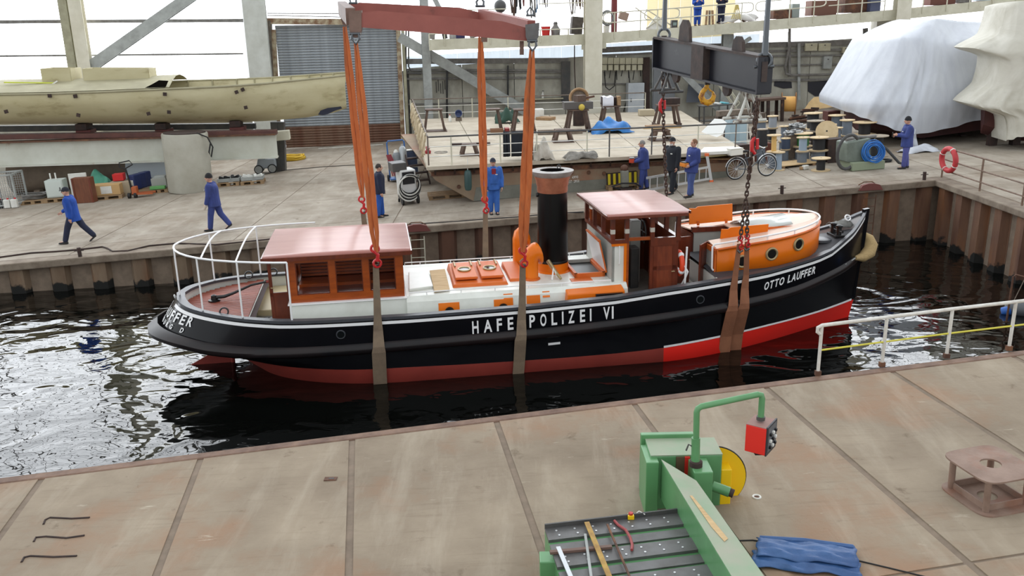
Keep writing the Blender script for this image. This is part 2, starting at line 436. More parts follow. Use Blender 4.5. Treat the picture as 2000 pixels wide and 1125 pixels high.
wf = thing('wall_quay_far', 'far quay wall of rusty interlocking steel sheet piles', 'wall', (0, fe(0), 0), math.atan(FB), kind='structure')
ob = {}
ca = math.cos(math.atan(FB))
for i in range(-30, 13):
    a = i * WAVE
    for kind, off, dy in ((0, 0.0, 0.03), (1, 0.63, 0.27)):
        X = (a + off) * ca
        if X > XE - 0.3: continue
        mm = M_pileL if X < -6.5 else (M_pileM if X < 9 else M_pileR)
        key = (kind, mm.name)
        if key not in ob: ob[key] = pile_mesh(kind).build('sheet_pile', mm, wf); ob[key].location = (a + off, dy, gz(X) - 0.2)
        else: share(ob[key], wf, (a + off, dy, gz(X) - 0.2))
wr = thing('wall_quay_right', 'right end quay wall of rusty steel sheet piles', 'wall', (XE, fe(XE), 0), -math.pi / 2, kind='structure')
ob2 = {}
for i in range(13):
    for kind, off, dy in ((0, 0.0, 0.03), (1, 0.63, 0.27)):
        lo = (0.1 + i * WAVE + off, dy, gz(XE) - 0.2)
        if kind not in ob2: ob2[kind] = pile_mesh(kind).build('sheet_pile', M_pileR, wr); ob2[kind].location = lo
        else: share(ob2[kind], wr, lo)
o = MB().prism([(-26, ne(-26), -3), (XE, ne(XE), -3), (XE, ne(XE) - 0.1, -3), (-26, ne(-26) - 0.1, -3)], (0, 0, 3.2)).build('wall_quay_near', M_pileM)
tag(o, 'near quay wall below the foreground floor edge', 'wall', kind='structure')

# ================================================================ back wall
def wy(x, off=0.0): return WA - off + WB * x
def wx(px, py=100): return onW(px, py).x
def wall_piece(name, x0, x1, z0a, z0b, z1a, z1b, m, parent=None, off=0.0, th=0.12, smooth=False):
    a = Vector((x0, wy(x0, off), 0)); b_ = Vector((x1, wy(x1, off), 0))
    mb = MB().hexa([a + Vector((0, 0, z0a)), b_ + Vector((0, 0, z0b)), b_ + Vector((0, th, z0b)), a + Vector((0, th, z0a)),
                    a + Vector((0, 0, z1a)), b_ + Vector((0, 0, z1b)), b_ + Vector((0, th, z1b)), a + Vector((0, th, z1a))])
    return mb.build(name, m, parent, loc=a + Vector((0, 0, (z0a + z1a) / 2)))
XD0, XD1 = wx(522), wx(783)
def lowtop(x): return 5.25 + 0.04 * (x + 3)
wb = thing('wall_back', 'back wall of the hall, concrete plinth with steel girts', 'wall', (0, WA, 0), 0, kind='structure')
def adopt(o, par):
    o.parent = par; o.location = o.location - par.location; return o
adopt(wall_piece('plinth', -62, wx(478), -1.6, 0.4, 4.55, 4.55, M_wallc), wb)
xq = [XD1 + 0.35 + 2.9 * i for i in range(19)]
for xa, xb in zip(xq, xq[1:]):
    adopt(wall_piece('concrete_panel', xa + 0.015, xb - 0.015, gz(xa) - 0.1, gz(xb) - 0.1, lowtop(xa), lowtop(xb), M_wallc), wb)
adopt(wall_piece('backing', XD1, 58, gz(XD1) - 0.1, gz(58) - 0.1, 5.0, 7.4, M_darksteel, off=-0.16), wb)
# daylit translucent sheets
w1 = thing('window_1', 'tall daylit translucent sheet wall above the old pale hull', 'window', (0, WA, 0), 0, kind='structure')
w2 = thing('window_2', 'daylit translucent sheets above the roller door', 'window', (0, WA, 0), 0, kind='structure')
w3 = thing('window_3', 'daylit translucent sheets behind the upper walkway', 'window', (0, WA, 0), 0, kind='structure')
zg1, zg2 = onW(240, 108).z, onW(240, 42).z
def panes(par, x0, x1, zs, step, zf=None, m=None):
    n = max(1, round((x1 - x0) / step)); st = (x1 - x0) / n
    for z0, z1 in zip(zs, zs[1:]):
        for i in range(n):
            xa, xb = x0 + st * i + 0.012, x0 + st * (i + 1) - 0.012
            za = z0 if zf is None or z0 != zs[0] else zf(xa); zb = z0 if zf is None or z0 != zs[0] else zf(xb)
            adopt(wall_piece('pane', xa, xb, za, zb, z1 - 0.01, z1 - 0.01, m or M_pane, off=-0.05, th=0.03), par)
ZT = 27.0  # wall carried up out of view for its reflection in the water
panes(w1, -60, wx(478), [4.55, zg1, zg2], 1.55)
panes(w1, -60, wx(478), [zg2, 10.6, 18, ZT], 4.6)
panes(w2, wx(522), XD1 + 0.3, [onW(640, 38).z, 9.6], 1.5)
panes(w2, wx(522), XD1 + 0.3, [9.6, ZT], 3.4)
xk = [wx(p) for p in (788, 1262, 1432)]
def striptop(x): return lowtop(x) + 0.62
n = 22
for i in range(n):
    xa, xb = lerp(xk[0], 58, i / n), lerp(xk[0], 58, (i + 1) / n)
    adopt(wall_piece('corrugated_strip', xa + 0.01, xb - 0.01, lowtop(xa), lowtop(xb), striptop(xa), striptop(xb), M_panelow if xa < 14 else M_pane, off=-0.05, th=0.03), w3)
panes(w3, xk[0], xk[1], [5.9, 8.2, 12.0, ZT], 2.6, striptop)
panes(w3, xk[1], xk[2], [5.9, 9.5], 0.62, striptop, M_panebeige)
panes(w3, xk[1], xk[2], [9.5, ZT], 2.6)
panes(w3, xk[2], 58, [5.9, 8.6, 12.0, ZT], 2.6, striptop)
# girts on the back wall
gi = 0
for (pa, pb, w) in [((-40, 43), (475, 40), 0.17), ((-40, 110), (475, 105), 0.09), ((522, 30), (790, 36), 0.05), ((522, 26), (790, 27), 0.05)]:
    mb = MB().beam(onW(*pa, 0.12), onW(*pb, 0.12), 0.12, w)
    adopt(mb.build('girt', M_girt, loc=onW(*pa, 0.12)), wb)
for (pa, pb, w) in [((790, 120), (1110, 118), 0.28), ((790, 136), (1110, 138), 0.10), ((790, 143), (1110, 141), 0.07), ((790, 154), (1110, 151), 0.10), ((790, 204), (1000, 200), 0.07),
                    ((1170, 98), (1300, 92), 0.3), ((1170, 108), (1300, 103), 0.10), ((1320, 92), (1700, 82), 0.28), ((1320, 104), (1700, 96), 0.12), ((1320, 112), (1700, 107), 0.09), ((1500, 128), (1700, 124), 0.08), ((1170, 164), (1300, 163), 0.07),
                    ((1450, 158), (1700, 154), 0.1), ((1020, 194), (1100, 192), 0.12)]:
    mb = MB().beam(onW(*pa, 0.1), onW(*pb, 0.1), 0.1, w)
    adopt(mb.build('girt', M_girt, loc=onW(*pa, 0.1)), wb)
for k in range(9):     # upper girts and mullions, out of view, added for their reflections in the water
    z_ = 9.7 + 2.05 * k
    for xa, xb in ((-60, -14), (-13, 20), (20, 58)):
        a = Vector((xa, wy(xa, 0.1), z_)); adopt(MB().beam(a, Vector((xb, wy(xb, 0.1), z_)), 0.12, 0.2 if k % 2 else 0.12).build('girt', M_girt, loc=a), wb)
for k in range(24):
    xa = -58 + 4.9 * k; a = Vector((xa, wy(xa, 0.12), 9.0)); adopt(MB().beam(a, a + Vector((0, 0, 18)), 0.14, 0.12, (0, 1, 0)).build('mullion', M_girt, loc=a), wb)
for (px, y0, y1, w, m) in [(873, 135, 232, 0.1, M_black), (992, 128, 215, 0.1, M_black), (1105, 120, 200, 0.5, M_darksteel), (1262, 112, 220, 0.4, M_rustd), (1278, 115, 220, 0.3, M_greysteel), (1542, 55, 150, 0.14, M_girt), (1560, 85, 195, 0.16, M_greysteel), (1690, 55, 190, 0.3, M_darksteel)]:
    mb = MB().beam(onW(px, y0, 0.2), onW(px, y1, 0.2), w, 0.12, (0, 1, 0))
    adopt(mb.build('stanchion', m, loc=onW(px, y0, 0.2)), wb)

def column(label, pts, off, w, d, m=M_cream, z0=None, z1=None):
    a = onW(*pts[0], off); b_ = onW(*pts[1], off)
    zt = z1 if z1 is not None else ZT; zb = z0 if z0 is not None else gz(b_.x) - 0.05
    x = a.x if abs(a.z - 7) < abs(b_.z - 7) else b_.x
    y = wy(x, off)
    t = thing('steel_column', label, 'column', (x, y, zb), math.atan(WB), kind='structure')
    h = zt - zb
    MB().box((0, 0, h / 2), (w, 0.03, h)).build('front_flange', m, t)
    MB().box((0, d, h / 2), (w, 0.03, h)).build('rear_flange', m, t)
    MB().box((0, d / 2, h / 2), (0.05, d - 0.03, h)).build('web', m, t)
    MB().box((0, d / 2, 0.02), (w * 1.3, d * 1.3, 0.04)).build('base_plate', m, t)
    return t
M_creamy = mat('cream_column', (214, 210, 194), 0.6, col2=(196, 191, 172), scale=1.2, col3=(160, 140, 110), scale3=1.5, lo3=0.66, hi3=0.9)
M_olive = mat('olive_steel', (168, 165, 140), 0.6, col2=(138, 134, 112), scale=2)
column('pale steel column left, rising behind the old hull cabin', ((150, 40), (163, 130)), 1.2, 0.62, 0.5, M_creamy)
column('olive steel column flange just left of the pale left column', ((126, 40), (143, 120)), 1.0, 0.4, 0.4, M_olive)
column('broad pale column between translucent wall and roller door', ((498, 40), (503, 140)), 1.0, 1.12, 0.5, mat('grey_column', (200, 203, 198), 0.6, col2=(180, 182, 175), scale=1.5, col3=(140, 120, 90), scale3=1.5, lo3=0.7, hi3=0.9))
column('grey column right of the door under the walkway end', ((832, 90), (835, 200)), 1.0, 0.44, 0.4, M_greysteel, z1=9)
column('tall cream column carrying the middle of the walkway', ((1160, 60), (1158, 200)), 3.0, 0.92, 0.45, M_creamy)
column('tall cream column right, beside the white wrapped boat', ((1767, 20), (1762, 60)), 3.0, 0.85, 0.45, M_creamy)
column('column far right behind the walkway end', ((1968, 8), (1966, 30)), 1.5, 0.6, 0.45, M_olive)
column('dark red steel post behind the walkway railing', ((1200, 20), (1200, 60)), 0.6, 0.28, 0.2, mat('oxide_post', (110, 38, 40), 0.6), z0=6.3, z1=9)
column('short grey column under the walkway, above the black lifting beam', ((1423, 78), (1420, 100)), 1.4, 0.6, 0.3, M_greysteel, z1=6.6)
def brace(label, a, b_, off, w, h, m=M_greysteel):
    A = onW(*a, off); B = onW(*b_, off); mb = MB().ibeam(A, B, w, h, 0.03, (0, 1, 0))
    tag(mb.build('steel_brace', m, loc=A), label, 'brace', kind='structure')
brace('diagonal grey brace crossing the bright left wall', (178, 130), (380, -12), 0.9, 0.55, 0.3)
brace('diagonal grey brace from door frame down behind orange slings', (780, 72), (1035, 222), 0.75, 0.5, 0.3)
brace('diagonal brace under the walkway right of the hook beam', (1425, 103), (1466, 74), 1.6, 0.2, 0.2)
brace('long diagonal brace behind the yellow crane hook', (1330, 140), (1430, 240), 1.0, 0.35, 0.25)
brace('diagonal brace at upper centre behind the red spreader frame', (860, 20), (845, -10), 1.0, 0.25, 0.2)
# concrete pier right
p = onW(1722, 150, 1.2)
o = MB().box((0, 0, 2.0), (1.5, 0.9, 5.2)).build('wall_pier', M_wallc, bevel=0.03); o.location = (p.x, wy(p.x, 1.2), gz(p.x) + 0.6)
tag(o, 'pale concrete pier beside the wrapped boat', 'pier', kind='structure')

dr = thing('door_1', 'tall grey corrugated roller shutter door with rusty foot', 'door', (0, WA, 0), 0, kind='structure')
zt = onW(650, 48).z; zb = gz(-9) - 0.05
ns = 46; hs = (zt - zb) / ns
prof = [(0, 0), (0.035, 0.18), (0.05, 0.5), (0.035, 0.82), (0, 1.0)]
mb = MB()
x0, x1 = XD0 + 0.55, XD1 - 0.1
rows_ = [[Vector((0, -q * 0.9, r * hs)), Vector((x1 - x0, -q * 0.9 + WB * (x1 - x0), r * hs))] for q, r in prof]
mb.grid(rows_)
s0 = None
M_slatr = mat('door_slat_rusty', (128, 104, 86), 0.7, col2=(98, 62, 46), scale=2.0, lo=0.3, hi=0.65, rnd=0.1)
s1 = None
for i in range(ns):
    lo = (x0, wy(x0, 0.1) - WA, zb + hs * i)
    if i < 8:
        if s1 is None: s1 = mb.build('slat', M_slatr, dr, True); s1.location = lo
        else: share(s1, dr, lo)
    else:
        if s0 is None: s0 = mb.build('slat', M_slat, dr, True); s0.location = lo
        else: share(s0, dr, lo)
def dpart(name, a, b_, w, h, m, off=0.3):
    A = onW(*a, off); B = onW(*b_, off)
    o = MB().beam(A, B, w, h, (0, 1, 0)).build(name, m, dr, loc=A); o.location = A - Vector((0, WA, 0)); return o
M_rustframe = mat('rusty_cream_frame', (176, 164, 138), 0.7, col2=(120, 90, 66), scale=3, lo=0.4, hi=0.62)
dpart('lintel', (512, 41), (790, 44), 0.3, 0.3, M_rustframe)
dpart('jamb', (524, 40), (536, 290), 0.3, 0.3, mat('jamb_dark', (110, 102, 92), 0.7, col2=(80, 70, 60), scale=4))
dpart('jamb', (534, 58), (546, 288), 0.22, 0.16, M_rustframe)
dpart('jamb', (777, 44), (788, 288), 0.22, 0.2, M_rustframe)
dpart('jamb', (786, 44), (797, 270), 0.16, 0.16, M_olive)
# white strip on the floor before the door
A = onG(622, 290, 0.01); B = onG(748, 282, 0.01)
tag(MB().beam(A, B, 0.12, 0.03).build('white_batten', M_white, loc=A), 'thin white batten lying on the floor before the roller door', 'batten')
wk = thing('gallery_walkway', 'raised cream walkway with tube railing along the back wall', 'walkway', (0, WA, 6), 0, kind='structure')
def wp(name, mb, m, smooth=False, par=None):
    o = mb.build(name, m, par or wk, smooth)
    if par is None: o.location = -wk.location
    return o
OF = 2.5
path = [(838, 88), (1145, 77), (1300, 66), (1760, 28), (2040, 0)]
for (a, b_) in zip(path, path[1:]):
    A = onW(*a, OF); B = onW(*b_, OF)
    wp('fascia_beam', MB().beam(A, B, 0.12, 0.55), M_cream)
    n = Vector((0, 1, 0)); dz = Vector((0, 0, 0.2))
    wp('floor_plate', MB().prism([A + dz, B + dz, B + dz + n * 2.3, A + dz + n * 2.3], (0, 0, 0.06)), M_rust)
def wkz(x):
    pts = [onW(*q, OF) for q in path]
    return tab([(q.x, q.z + 0.27) for q in pts], x)
def rail_pt(px, h):
    x = onW(px, 60, OF).x; return Vector((x, wy(x, OF) - 0.08, wkz(x) + h))
def wk_rail(p0, p1, posts, hs=(1.0, 0.5), loop=True):
    for px in posts: wp('rail_post', MB().tube([rail_pt(px, -0.35), rail_pt(px, hs[0])], 0.035, 6), M_cream, True)
    if loop:
        a0, a1 = rail_pt(p0, hs[0]), rail_pt(p1, hs[0]); c0, c1 = rail_pt(p0, hs[1]), rail_pt(p1, hs[1]); d = (a1 - a0).normalized() * 0.3; r = 0.035
        up = Vector((0, 0, 0.14))
        pts = [a0 + d, a1 - d, a1 - d * 0.3 - up * 0.3, a1 - up, c1 + up, c1 - d * 0.3 + up * 0.3, c1 - d, c0 + d, c0 + d * 0.3 + up * 0.3, c0 + up, a0 - up, a0 + d * 0.3 - up * 0.3]
        wp('guard_rail', MB().tube(pts, r, 6, closed=True), M_cream, True)
    else:
        for h in hs: wp('guard_rail', MB().tube([rail_pt(p0, h), rail_pt(p1, h)], 0.03, 6), M_cream, True)
wk_rail(1178, 1325, [1200, 1250])
wk_rail(1258, 1468, [1283, 1348, 1397, 1446])
wk_rail(1473, 1608, [1492, 1539, 1586])
wk_rail(1614, 1722, [1632, 1678, 1722], loop=False)
wk_rail(1780, 1900, [1796, 1842, 1886])
wk_rail(1900, 2030, [1930, 1975])
wk_rail(838, 990, [838, 868, 958, 990], hs=(0.28, 1.4), loop=False)
wk_rail(1053, 1143, [1055, 1110, 1143], hs=(0.3, 1.6), loop=False)
for px in (1145, 1175): 
    A = rail_pt(px, -0.5); wp('bracket', MB().box(A + Vector((0, 0.05, -0.12)), (0.5, 0.06, 0.35)), M_cream)
# stair rails on walkway
for a, b_ in (((1241, 15), (1308, 62)), ((1262, 18), (1312, 50)), ((1262, 55), (1300, 30))):
    wp('stair_rail', MB().tube([onW(*a, OF - 0.6), onW(*b_, OF - 0.6)], 0.035, 6), M_cream, True)
# ================================================================ the tugboat
M_hull = mat('hull_black', (11, 12, 16), 0.2, spec=0.25, coat=0.08, col2=(15, 16, 21), scale=1.5)
M_belt = mat('strake_black', (16, 15, 18), 0.35, spec=0.3, col2=(36, 26, 26), scale=1.2, stretch=(1, 1, 4))
M_red = mat('antifouling_red', (150, 58, 48), 0.6, col2=(134, 50, 42), scale=1.5)
M_redb = mat('fresh_red', (236, 40, 30), 0.4)
M_wht = mat('boat_white', (226, 229, 222), 0.35, col2=(212, 214, 206), scale=2)
M_strp = mat('stripe_white', (238, 238, 238), 0.4)
M_cap = mat('cap_rail_grey', (62, 64, 70), 0.35, col2=(74, 76, 80), scale=3)
M_teak = mat('varnished_teak', (166, 78, 24), 0.3, col2=(134, 58, 18), scale=2.2, stretch=(1, 5, 5), coat=0.15)
M_teakd = mat('dark_mahogany', (112, 48, 26), 0.3, col2=(86, 36, 22), scale=2.5, stretch=(5, 5, 1), coat=0.3)
M_orange = mat('orange_paint', (228, 116, 14), 0.35, spec=0.35, col2=(220, 108, 10), scale=1.5)
M_primer = mat('orange_primer', (212, 108, 44), 0.45, spec=0.3, col2=(202, 96, 36), scale=3)
M_roof = mat('varnished_roof', (180, 126, 116), 0.34, col2=(162, 100, 88), scale=0.8, stretch=(1, 3, 1), spec=0.6)
M_roof2 = mat('pale_cabin_roof', (226, 196, 176), 0.4, col2=(216, 182, 160), scale=1.2)
M_deckb = mat('deck_black', (56, 57, 62), 0.55, col2=(68, 68, 72), scale=3)
M_deckg = mat('deck_grey', (150, 148, 140), 0.7, col2=(126, 120, 112), scale=3)
M_plank = mat('deck_teak', (150, 74, 52), 0.55, col2=(122, 56, 40), scale=2, stretch=(1, 8, 1), rnd=0.15)
M_brass = mat('brass', (168, 150, 112), 0.4, metal=0.5)
M_dkglass = mat('dark_glass', (16, 20, 22), 0.08)
M_copper = mat('copper_collar', (182, 120, 92), 0.4, metal=0.3, col2=(152, 92, 68), scale=4)
M_bgrey = mat('boat_grey', (178, 180, 174), 0.4, col2=(166, 168, 162), scale=2)
M_tan = mat('rope_fender_tan', (186, 160, 112), 0.8, col2=(160, 134, 92), scale=14, stretch=(1, 8, 1), bump=0.4)
PHB = math.atan(0.1526)
tug = thing('tugboat', 'black and orange steam tugboat hanging low in slings over the dock', 'boat', (-0.518, 19.43, 0), PHB)
SHz = [(-6.93, 1.68), (-6.56, 1.63), (-5.96, 1.59), (-5.35, 1.54), (-4.54, 1.49), (-3.25, 1.46), (-1.94, 1.445), (-0.88, 1.455), (0.76, 1.48), (2.44, 1.55), (3.58, 1.66), (4.79, 1.73), (6.11, 1.79), (7.59, 1.92), (8.03, 2.0), (8.78, 2.32), (9.31, 2.72)]
BLz = [(-7.5, 1.0), (-6.86, 0.93), (-6.17, 0.84), (-5.42, 0.79), (-4.49, 0.765), (-3.04, 0.755), (-0.91, 0.785), (0.18, 0.8), (1.29, 0.83), (2.42, 0.89), (3.57, 0.965), (4.79, 1.03), (6.14, 1.09), (7.02, 1.16), (8.37, 1.37), (9.28, 1.55)]
BTz = [(-5.9, 0.42), (-4.13, 0.38), (-3.07, 0.35), (-2.0, 0.33), (-0.92, 0.3), (0.19, 0.285), (1.31, 0.275), (2.46, 0.285), (3.6, 0.32), (4.91, 0.37), (6.32, 0.41), (7.94, 0.42), (9.19, 0.46)]
def bf(u, us, ue, B, xs, ps, xe, pe, qe):
    if u <= us or u >= ue: return 0.0
    if u < xs: return B * max(0.0, 1 - ((xs - u) / (xs - us)) ** ps) ** 0.5
    if u > xe: return B * max(0.0, 1 - ((u - xe) / (ue - xe)) ** pe) ** qe
    return B
LV = [  # (params, z table)
    ((-4.9, 8.7, 0.06, -2.0, 2.0, 3.6, 1.6, 1.2), [(0, -1.1)]),
    ((-5.0, 8.8, 1.35, -2.0, 2.0, 3.6, 1.5, 1.3), [(0, -0.7)]),
    ((-5.35, 9.1, 1.99, -2.0, 2.0, 3.6, 1.6, 1.2), [(0, 0.0)]),
    ((-5.9, 9.19, 2.0, -2.5, 2.0, 3.0, 1.7, 1.0), BTz),
    ((-7.42, 9.25, 2.03, -3.6, 2.2, 3.0, 1.9, 0.85), BLz),
    ((-7.3, 9.28, 2.03, -3.6, 2.2, 3.0, 1.9, 0.84), [(a, b_ + 0.13) for a, b_ in BLz]),
    ((-6.93, 9.31, 2.0, -3.6, 2.2, 3.0, 1.9, 0.8), SHz)]
def lu(k, u):
    us, ue = LV[k][0][:2]
    if u > 3: return 3 + (u - 3) * (ue - 3) / (9.31 - 3)
    if u < -3: return -3 + (u + 3) * (us + 3) / (-6.93 + 3)
    return u
def lp(k, u):      # point (u, half-breadth, z) on level k for sheer parameter u
    x = lu(k, u); return (x, bf(x, *LV[k][0]), tab(LV[k][1], x))
NU = 64
US = []
for i in range(NU + 1):
    t = i / NU
    US.append(-6.93 + 16.24 * (t - 0.105 * math.sin(2 * math.pi * t)))
def sec(levels, us):
    rows = []
    for u in us:
        L_ = [lp(k, u) for k in levels]
        rows.append([Vector((a, -b_, c)) for a, b_, c in reversed(L_)] + [Vector((a, b_, c)) for a, b_, c in (L_[1:] if levels[0] == 0 else L_)])
    return rows
def shell(name, levels, us, m, parent=tug):
    mb = MB()
    if levels[0] == 0: mb.grid(sec(levels, us))
    else:
        n = len(levels)
        for sgn in (-1, 1):
            mb.grid([[Vector((lp(k, u)[0], sgn * lp(k, u)[1], lp(k, u)[2])) for k in levels] for u in us])
    o = mb.build(name, m, parent, True, ang=60)
    return o
hull = shell('hull', [3, 4, 5, 6], US, M_hull)
fa = [u for u in US if u < 3.58] + [3.6]; ff = [3.6] + [u for u in US if u > 3.62]
bot = shell('bottom', [0, 1, 2, 3], fa, M_red)
botf = shell('forward_bottom', [0, 1, 2, 3], ff, M_redb); botf['label'] = 'fresh bright red paint on the bow bottom'
def hb(u, z):
    pts = sorted((lp(k, u)[2], lp(k, u)[1]) for k in range(2, 7))
    return tab(pts, z)
def band(name, f0, f1, us, m, parent, off, th=0.02, sides=(-1, 1)):
    mb = MB()
    for sg in sides:
        rings = []
        for u in us:
            (x0, b0, z0), (x1, b1, z1) = f0(u), f1(u)
            rings.append([Vector((x0, sg * (b0 + off), z0)), Vector((x1, sg * (b1 + off), z1)), Vector((x1, sg * (b1 - th), z1)), Vector((x0, sg * (b0 - th), z0))])
        mb.loft(rings)
    return mb.build(name, m, parent, True, ang=50)
def sh_at(dz):
    def f(u):
        x, b_, z = lp(6, u); x5, b5, z5 = lp(5, u); t = dz / (z - z5)
        return (lerp(x, x5, t), lerp(b_, b5, t), z - dz)
    return f
band('sheer_stripe', sh_at(0.062), sh_at(0.125), US[1:-1], M_strp, hull, 0.008)
# rubbing strake: a rounded shelf standing out, widest round the stern
mb = MB()
for sg in (-1, 1):
    rings = []
    for u in US:
        x, b_, z = lp(4, u); w = 0.10 + 0.14 * max(0, min(1, (-u - 4.2) / 2.5)); h = 0.17
        if u > 8.6: w *= max(0.12, (9.4 - u) / 0.8)
        bo = max(b_, 0.0)
        dx = -w * max(0, min(1, (-u - 6.2) / 0.73)) * 0.7
        rings.append([Vector((x + dx, sg * (bo + w), z + 0.03)), Vector((x + dx, sg * (bo + w), z + 0.10)), Vector((x + dx * 0.4, sg * (bo + w * 0.35), z + h)), Vector((x, sg * max(bo - 0.03, 0), z + h + 0.03)), Vector((x, sg * max(bo - 0.03, 0), z - 0.05)), Vector((x + dx * 0.6, sg * (bo + w * 0.6), z - 0.03))])
    mb.loft(rings)
mb.build('rubbing_strake', M_belt, tug, True, ang=50)
# white waterline stripe forward
band('waterline_stripe', lambda u: (lp(3, u)[0], lp(3, u)[1], lp(3, u)[2] + 0.045), lambda u: lp(3, u), ff[:-1], M_strp, botf, 0.012)
# cap rail
mb = MB()
for sg in (-1, 1):
    rings = []
    for u in US:
        x, b_, z = lp(6, u); wi = min(0.15, b_)
        if u > 8.0: wi = min(0.10, b_)
        ex = 0.02
        dx = -0.02 if u < -6.9 else 0.0; din = 0.16 * max(0, min(1, (-u - 6.3) / 0.63))
        rings.append([Vector((x + dx, sg * (b_ + ex * (b_ > 0)), z - 0.03)), Vector((x + dx, sg * (b_ + ex * (b_ > 0)), z + 0.03)), Vector((x + din, sg * max(b_ - wi, 0), z + 0.03)), Vector((x + din, sg * max(b_ - wi, 0), z - 0.03))])
    mb.loft(rings)
cap = mb.build('cap_rail', M_cap, tug, True, ang=40)
# bulwark lining and decks
def lining(u, d):
    x, b_, z = lp(6, u); return (x + 0.1 * max(0, min(1, (-u - 6.3) / 0.63)), max(b_ - 0.07, 0), z - d)
ul = [u for u in US if -6.93 <= u <= 4.9]
band('bulwark_lining', lambda u: lining(u, 0.02), lambda u: lining(u, 0.46), ul, M_wht, tug, 0.0)
mb = MB(); um = [u for u in US if -5.4 <= u <= 5.0]
mb.grid([[Vector((lp(6, u)[0], s_ * (lp(6, u)[1] - 0.05), tab(SHz, u) - 0.42)) for s_ in (-1, -0.5, 0, 0.5, 1)] for u in um])
mb.build('main_deck', M_deckg, tug)
mb = MB(); uf = [4.85] + [u for u in US if u > 4.95]
def fdz(u, s_): return tab([(4.85, 1.72), (6.1, 1.77), (7.6, 1.9), (8.03, 1.97), (9.31, 2.2)], u) + 0.13 * (1 - s_ * s_)
mb.grid([[Vector((min(lp(6, u)[0], 9.27), s_ * max(lp(6, u)[1] - 0.03, 0), fdz(u, s_))) for s_ in [-1 + 0.2 * i for i in range(11)]] for u in uf])
mb.build('foredeck', M_deckb, tug, True)
mb = MB().prism([(4.86, s_ * 1.7, 1.1) for s_ in (-1, 1)] + [(4.86, s_ * 1.7, 1.75) for s_ in (1, -1)], (0.03, 0, 0)); mb.build('foredeck_bulkhead', M_wht, tug)
# white inside of the bow bulwark
ub = [u for u in US if u > 8.0]
band('bow_bulwark_lining', lambda u: (lp(6, u)[0] - 0.02, max(lp(6, u)[1] - 0.04, 0), lp(6, u)[2] - 0.02), lambda u: (lp(6, u)[0] - 0.02, max(lp(6, u)[1] - 0.04, 0), fdz(u, 1)), ub[:-1], M_strp, tug, 0.0, 0.01)
# stern planks
pl_w = 0.092
yv = -1.75
while yv < 1.75:
    ym = max(abs(yv), abs(yv + pl_w))
    uu = -5.28
    while uu > -6.8 and bf(uu, -6.78, 9, 1.86, -3.6, 2.2, 3, 2, 1) > ym: uu -= 0.02
    if uu < -5.32:
        gap = 0.02 if not (-0.05 < yv + pl_w / 2 < 0.05) else 0.03
        o = MB().b2((uu, yv + gap / 2, 1.43), (-5.28, yv + pl_w - gap / 2, 1.47)).build('plank', M_plank, tug)
    yv += pl_w
mb = MB(); mb.grid([[Vector((lp(6, u)[0] + 0.12, s_ * max(lp(6, u)[1] - 0.08, 0), 1.42)) for s_ in (-1, -0.5, 0, 0.5, 1)] for u in US if u < -5.25]); mb.build('stern_deck', mat('caulk_dark', (52, 28, 24), 0.8), tug)
MB().b2((-5.29, -1.75, 1.05), (-5.26, 1.75, 1.44)).build('well_bulkhead', M_wht, tug)
M_beige = mat('bench_beige', (206, 190, 152), 0.5)
MB().b2((-5.26, -0.2, 1.06), (-4.5, 1.75, 1.24)).build('bench', M_beige, tug, bevel=0.02)
MB().b2((-5.1, -0.75, 1.08), (-4.55, -0.35, 1.12)).build('grating', M_deckb, tug)
for i in range(4): MB().b2((-5.08 + i * 0.13, -0.73, 1.12), (-5.0 + i * 0.13, -0.37, 1.135)).build('grating_slat', M_cap, tug)
# tiller
til = MB().tube([(-6.2, -0.02, 1.55), (-5.95, -0.02, 1.56), (-5.75, -0.01, 1.62), (-5.35, 0, 1.78), (-5.02, 0.02, 1.83)], [0.045, 0.04, 0.03, 0.026, 0.024], 8).build('tiller', M_black, tug, True)
MB().lathe([(0.13, 1.47), (0.13, 1.5), (0.07, 1.51), (0.06, 1.6), (0.02, 1.62)], (-6.17, -0.02, 0), 14).build('rudder_head', M_black, til, True)
MB().tube([(-5.02, 0.02, 1.83), (-4.93, 0.02, 1.835)], 0.03, 8).build('grip', M_red, til, True)
for (u, v_, z_) in ((-5.75, -1.33, 1.56), (-5.6, 1.45, 1.58), (-5.05, 1.66, 1.56)):
    MB().torus((u, v_, z_ + 0.05), 0.085, 0.018, 14, 6, RX(1.1)).build('fairlead_ring', M_black, tug, True)
# rudder and propeller shaft bracket
MB().prism([(-6.85, -0.02, 0.0), (-6.05, -0.02, 0.42), (-5.98, -0.02, 0.42), (-5.95, -0.02, -0.9), (-6.6, -0.02, -0.9)], (0, 0.04, 0)).build('rudder', M_red, tug)
MB().tube([(-5.93, 0, 0.75), (-5.93, 0, -1)], 0.05, 8).build('rudder_stock', M_red, tug, True)
MB().tube([(-5.45, 0, 0.6), (-5.45, 0, -1)], 0.07, 8).build('stern_post', M_red, tug, True)
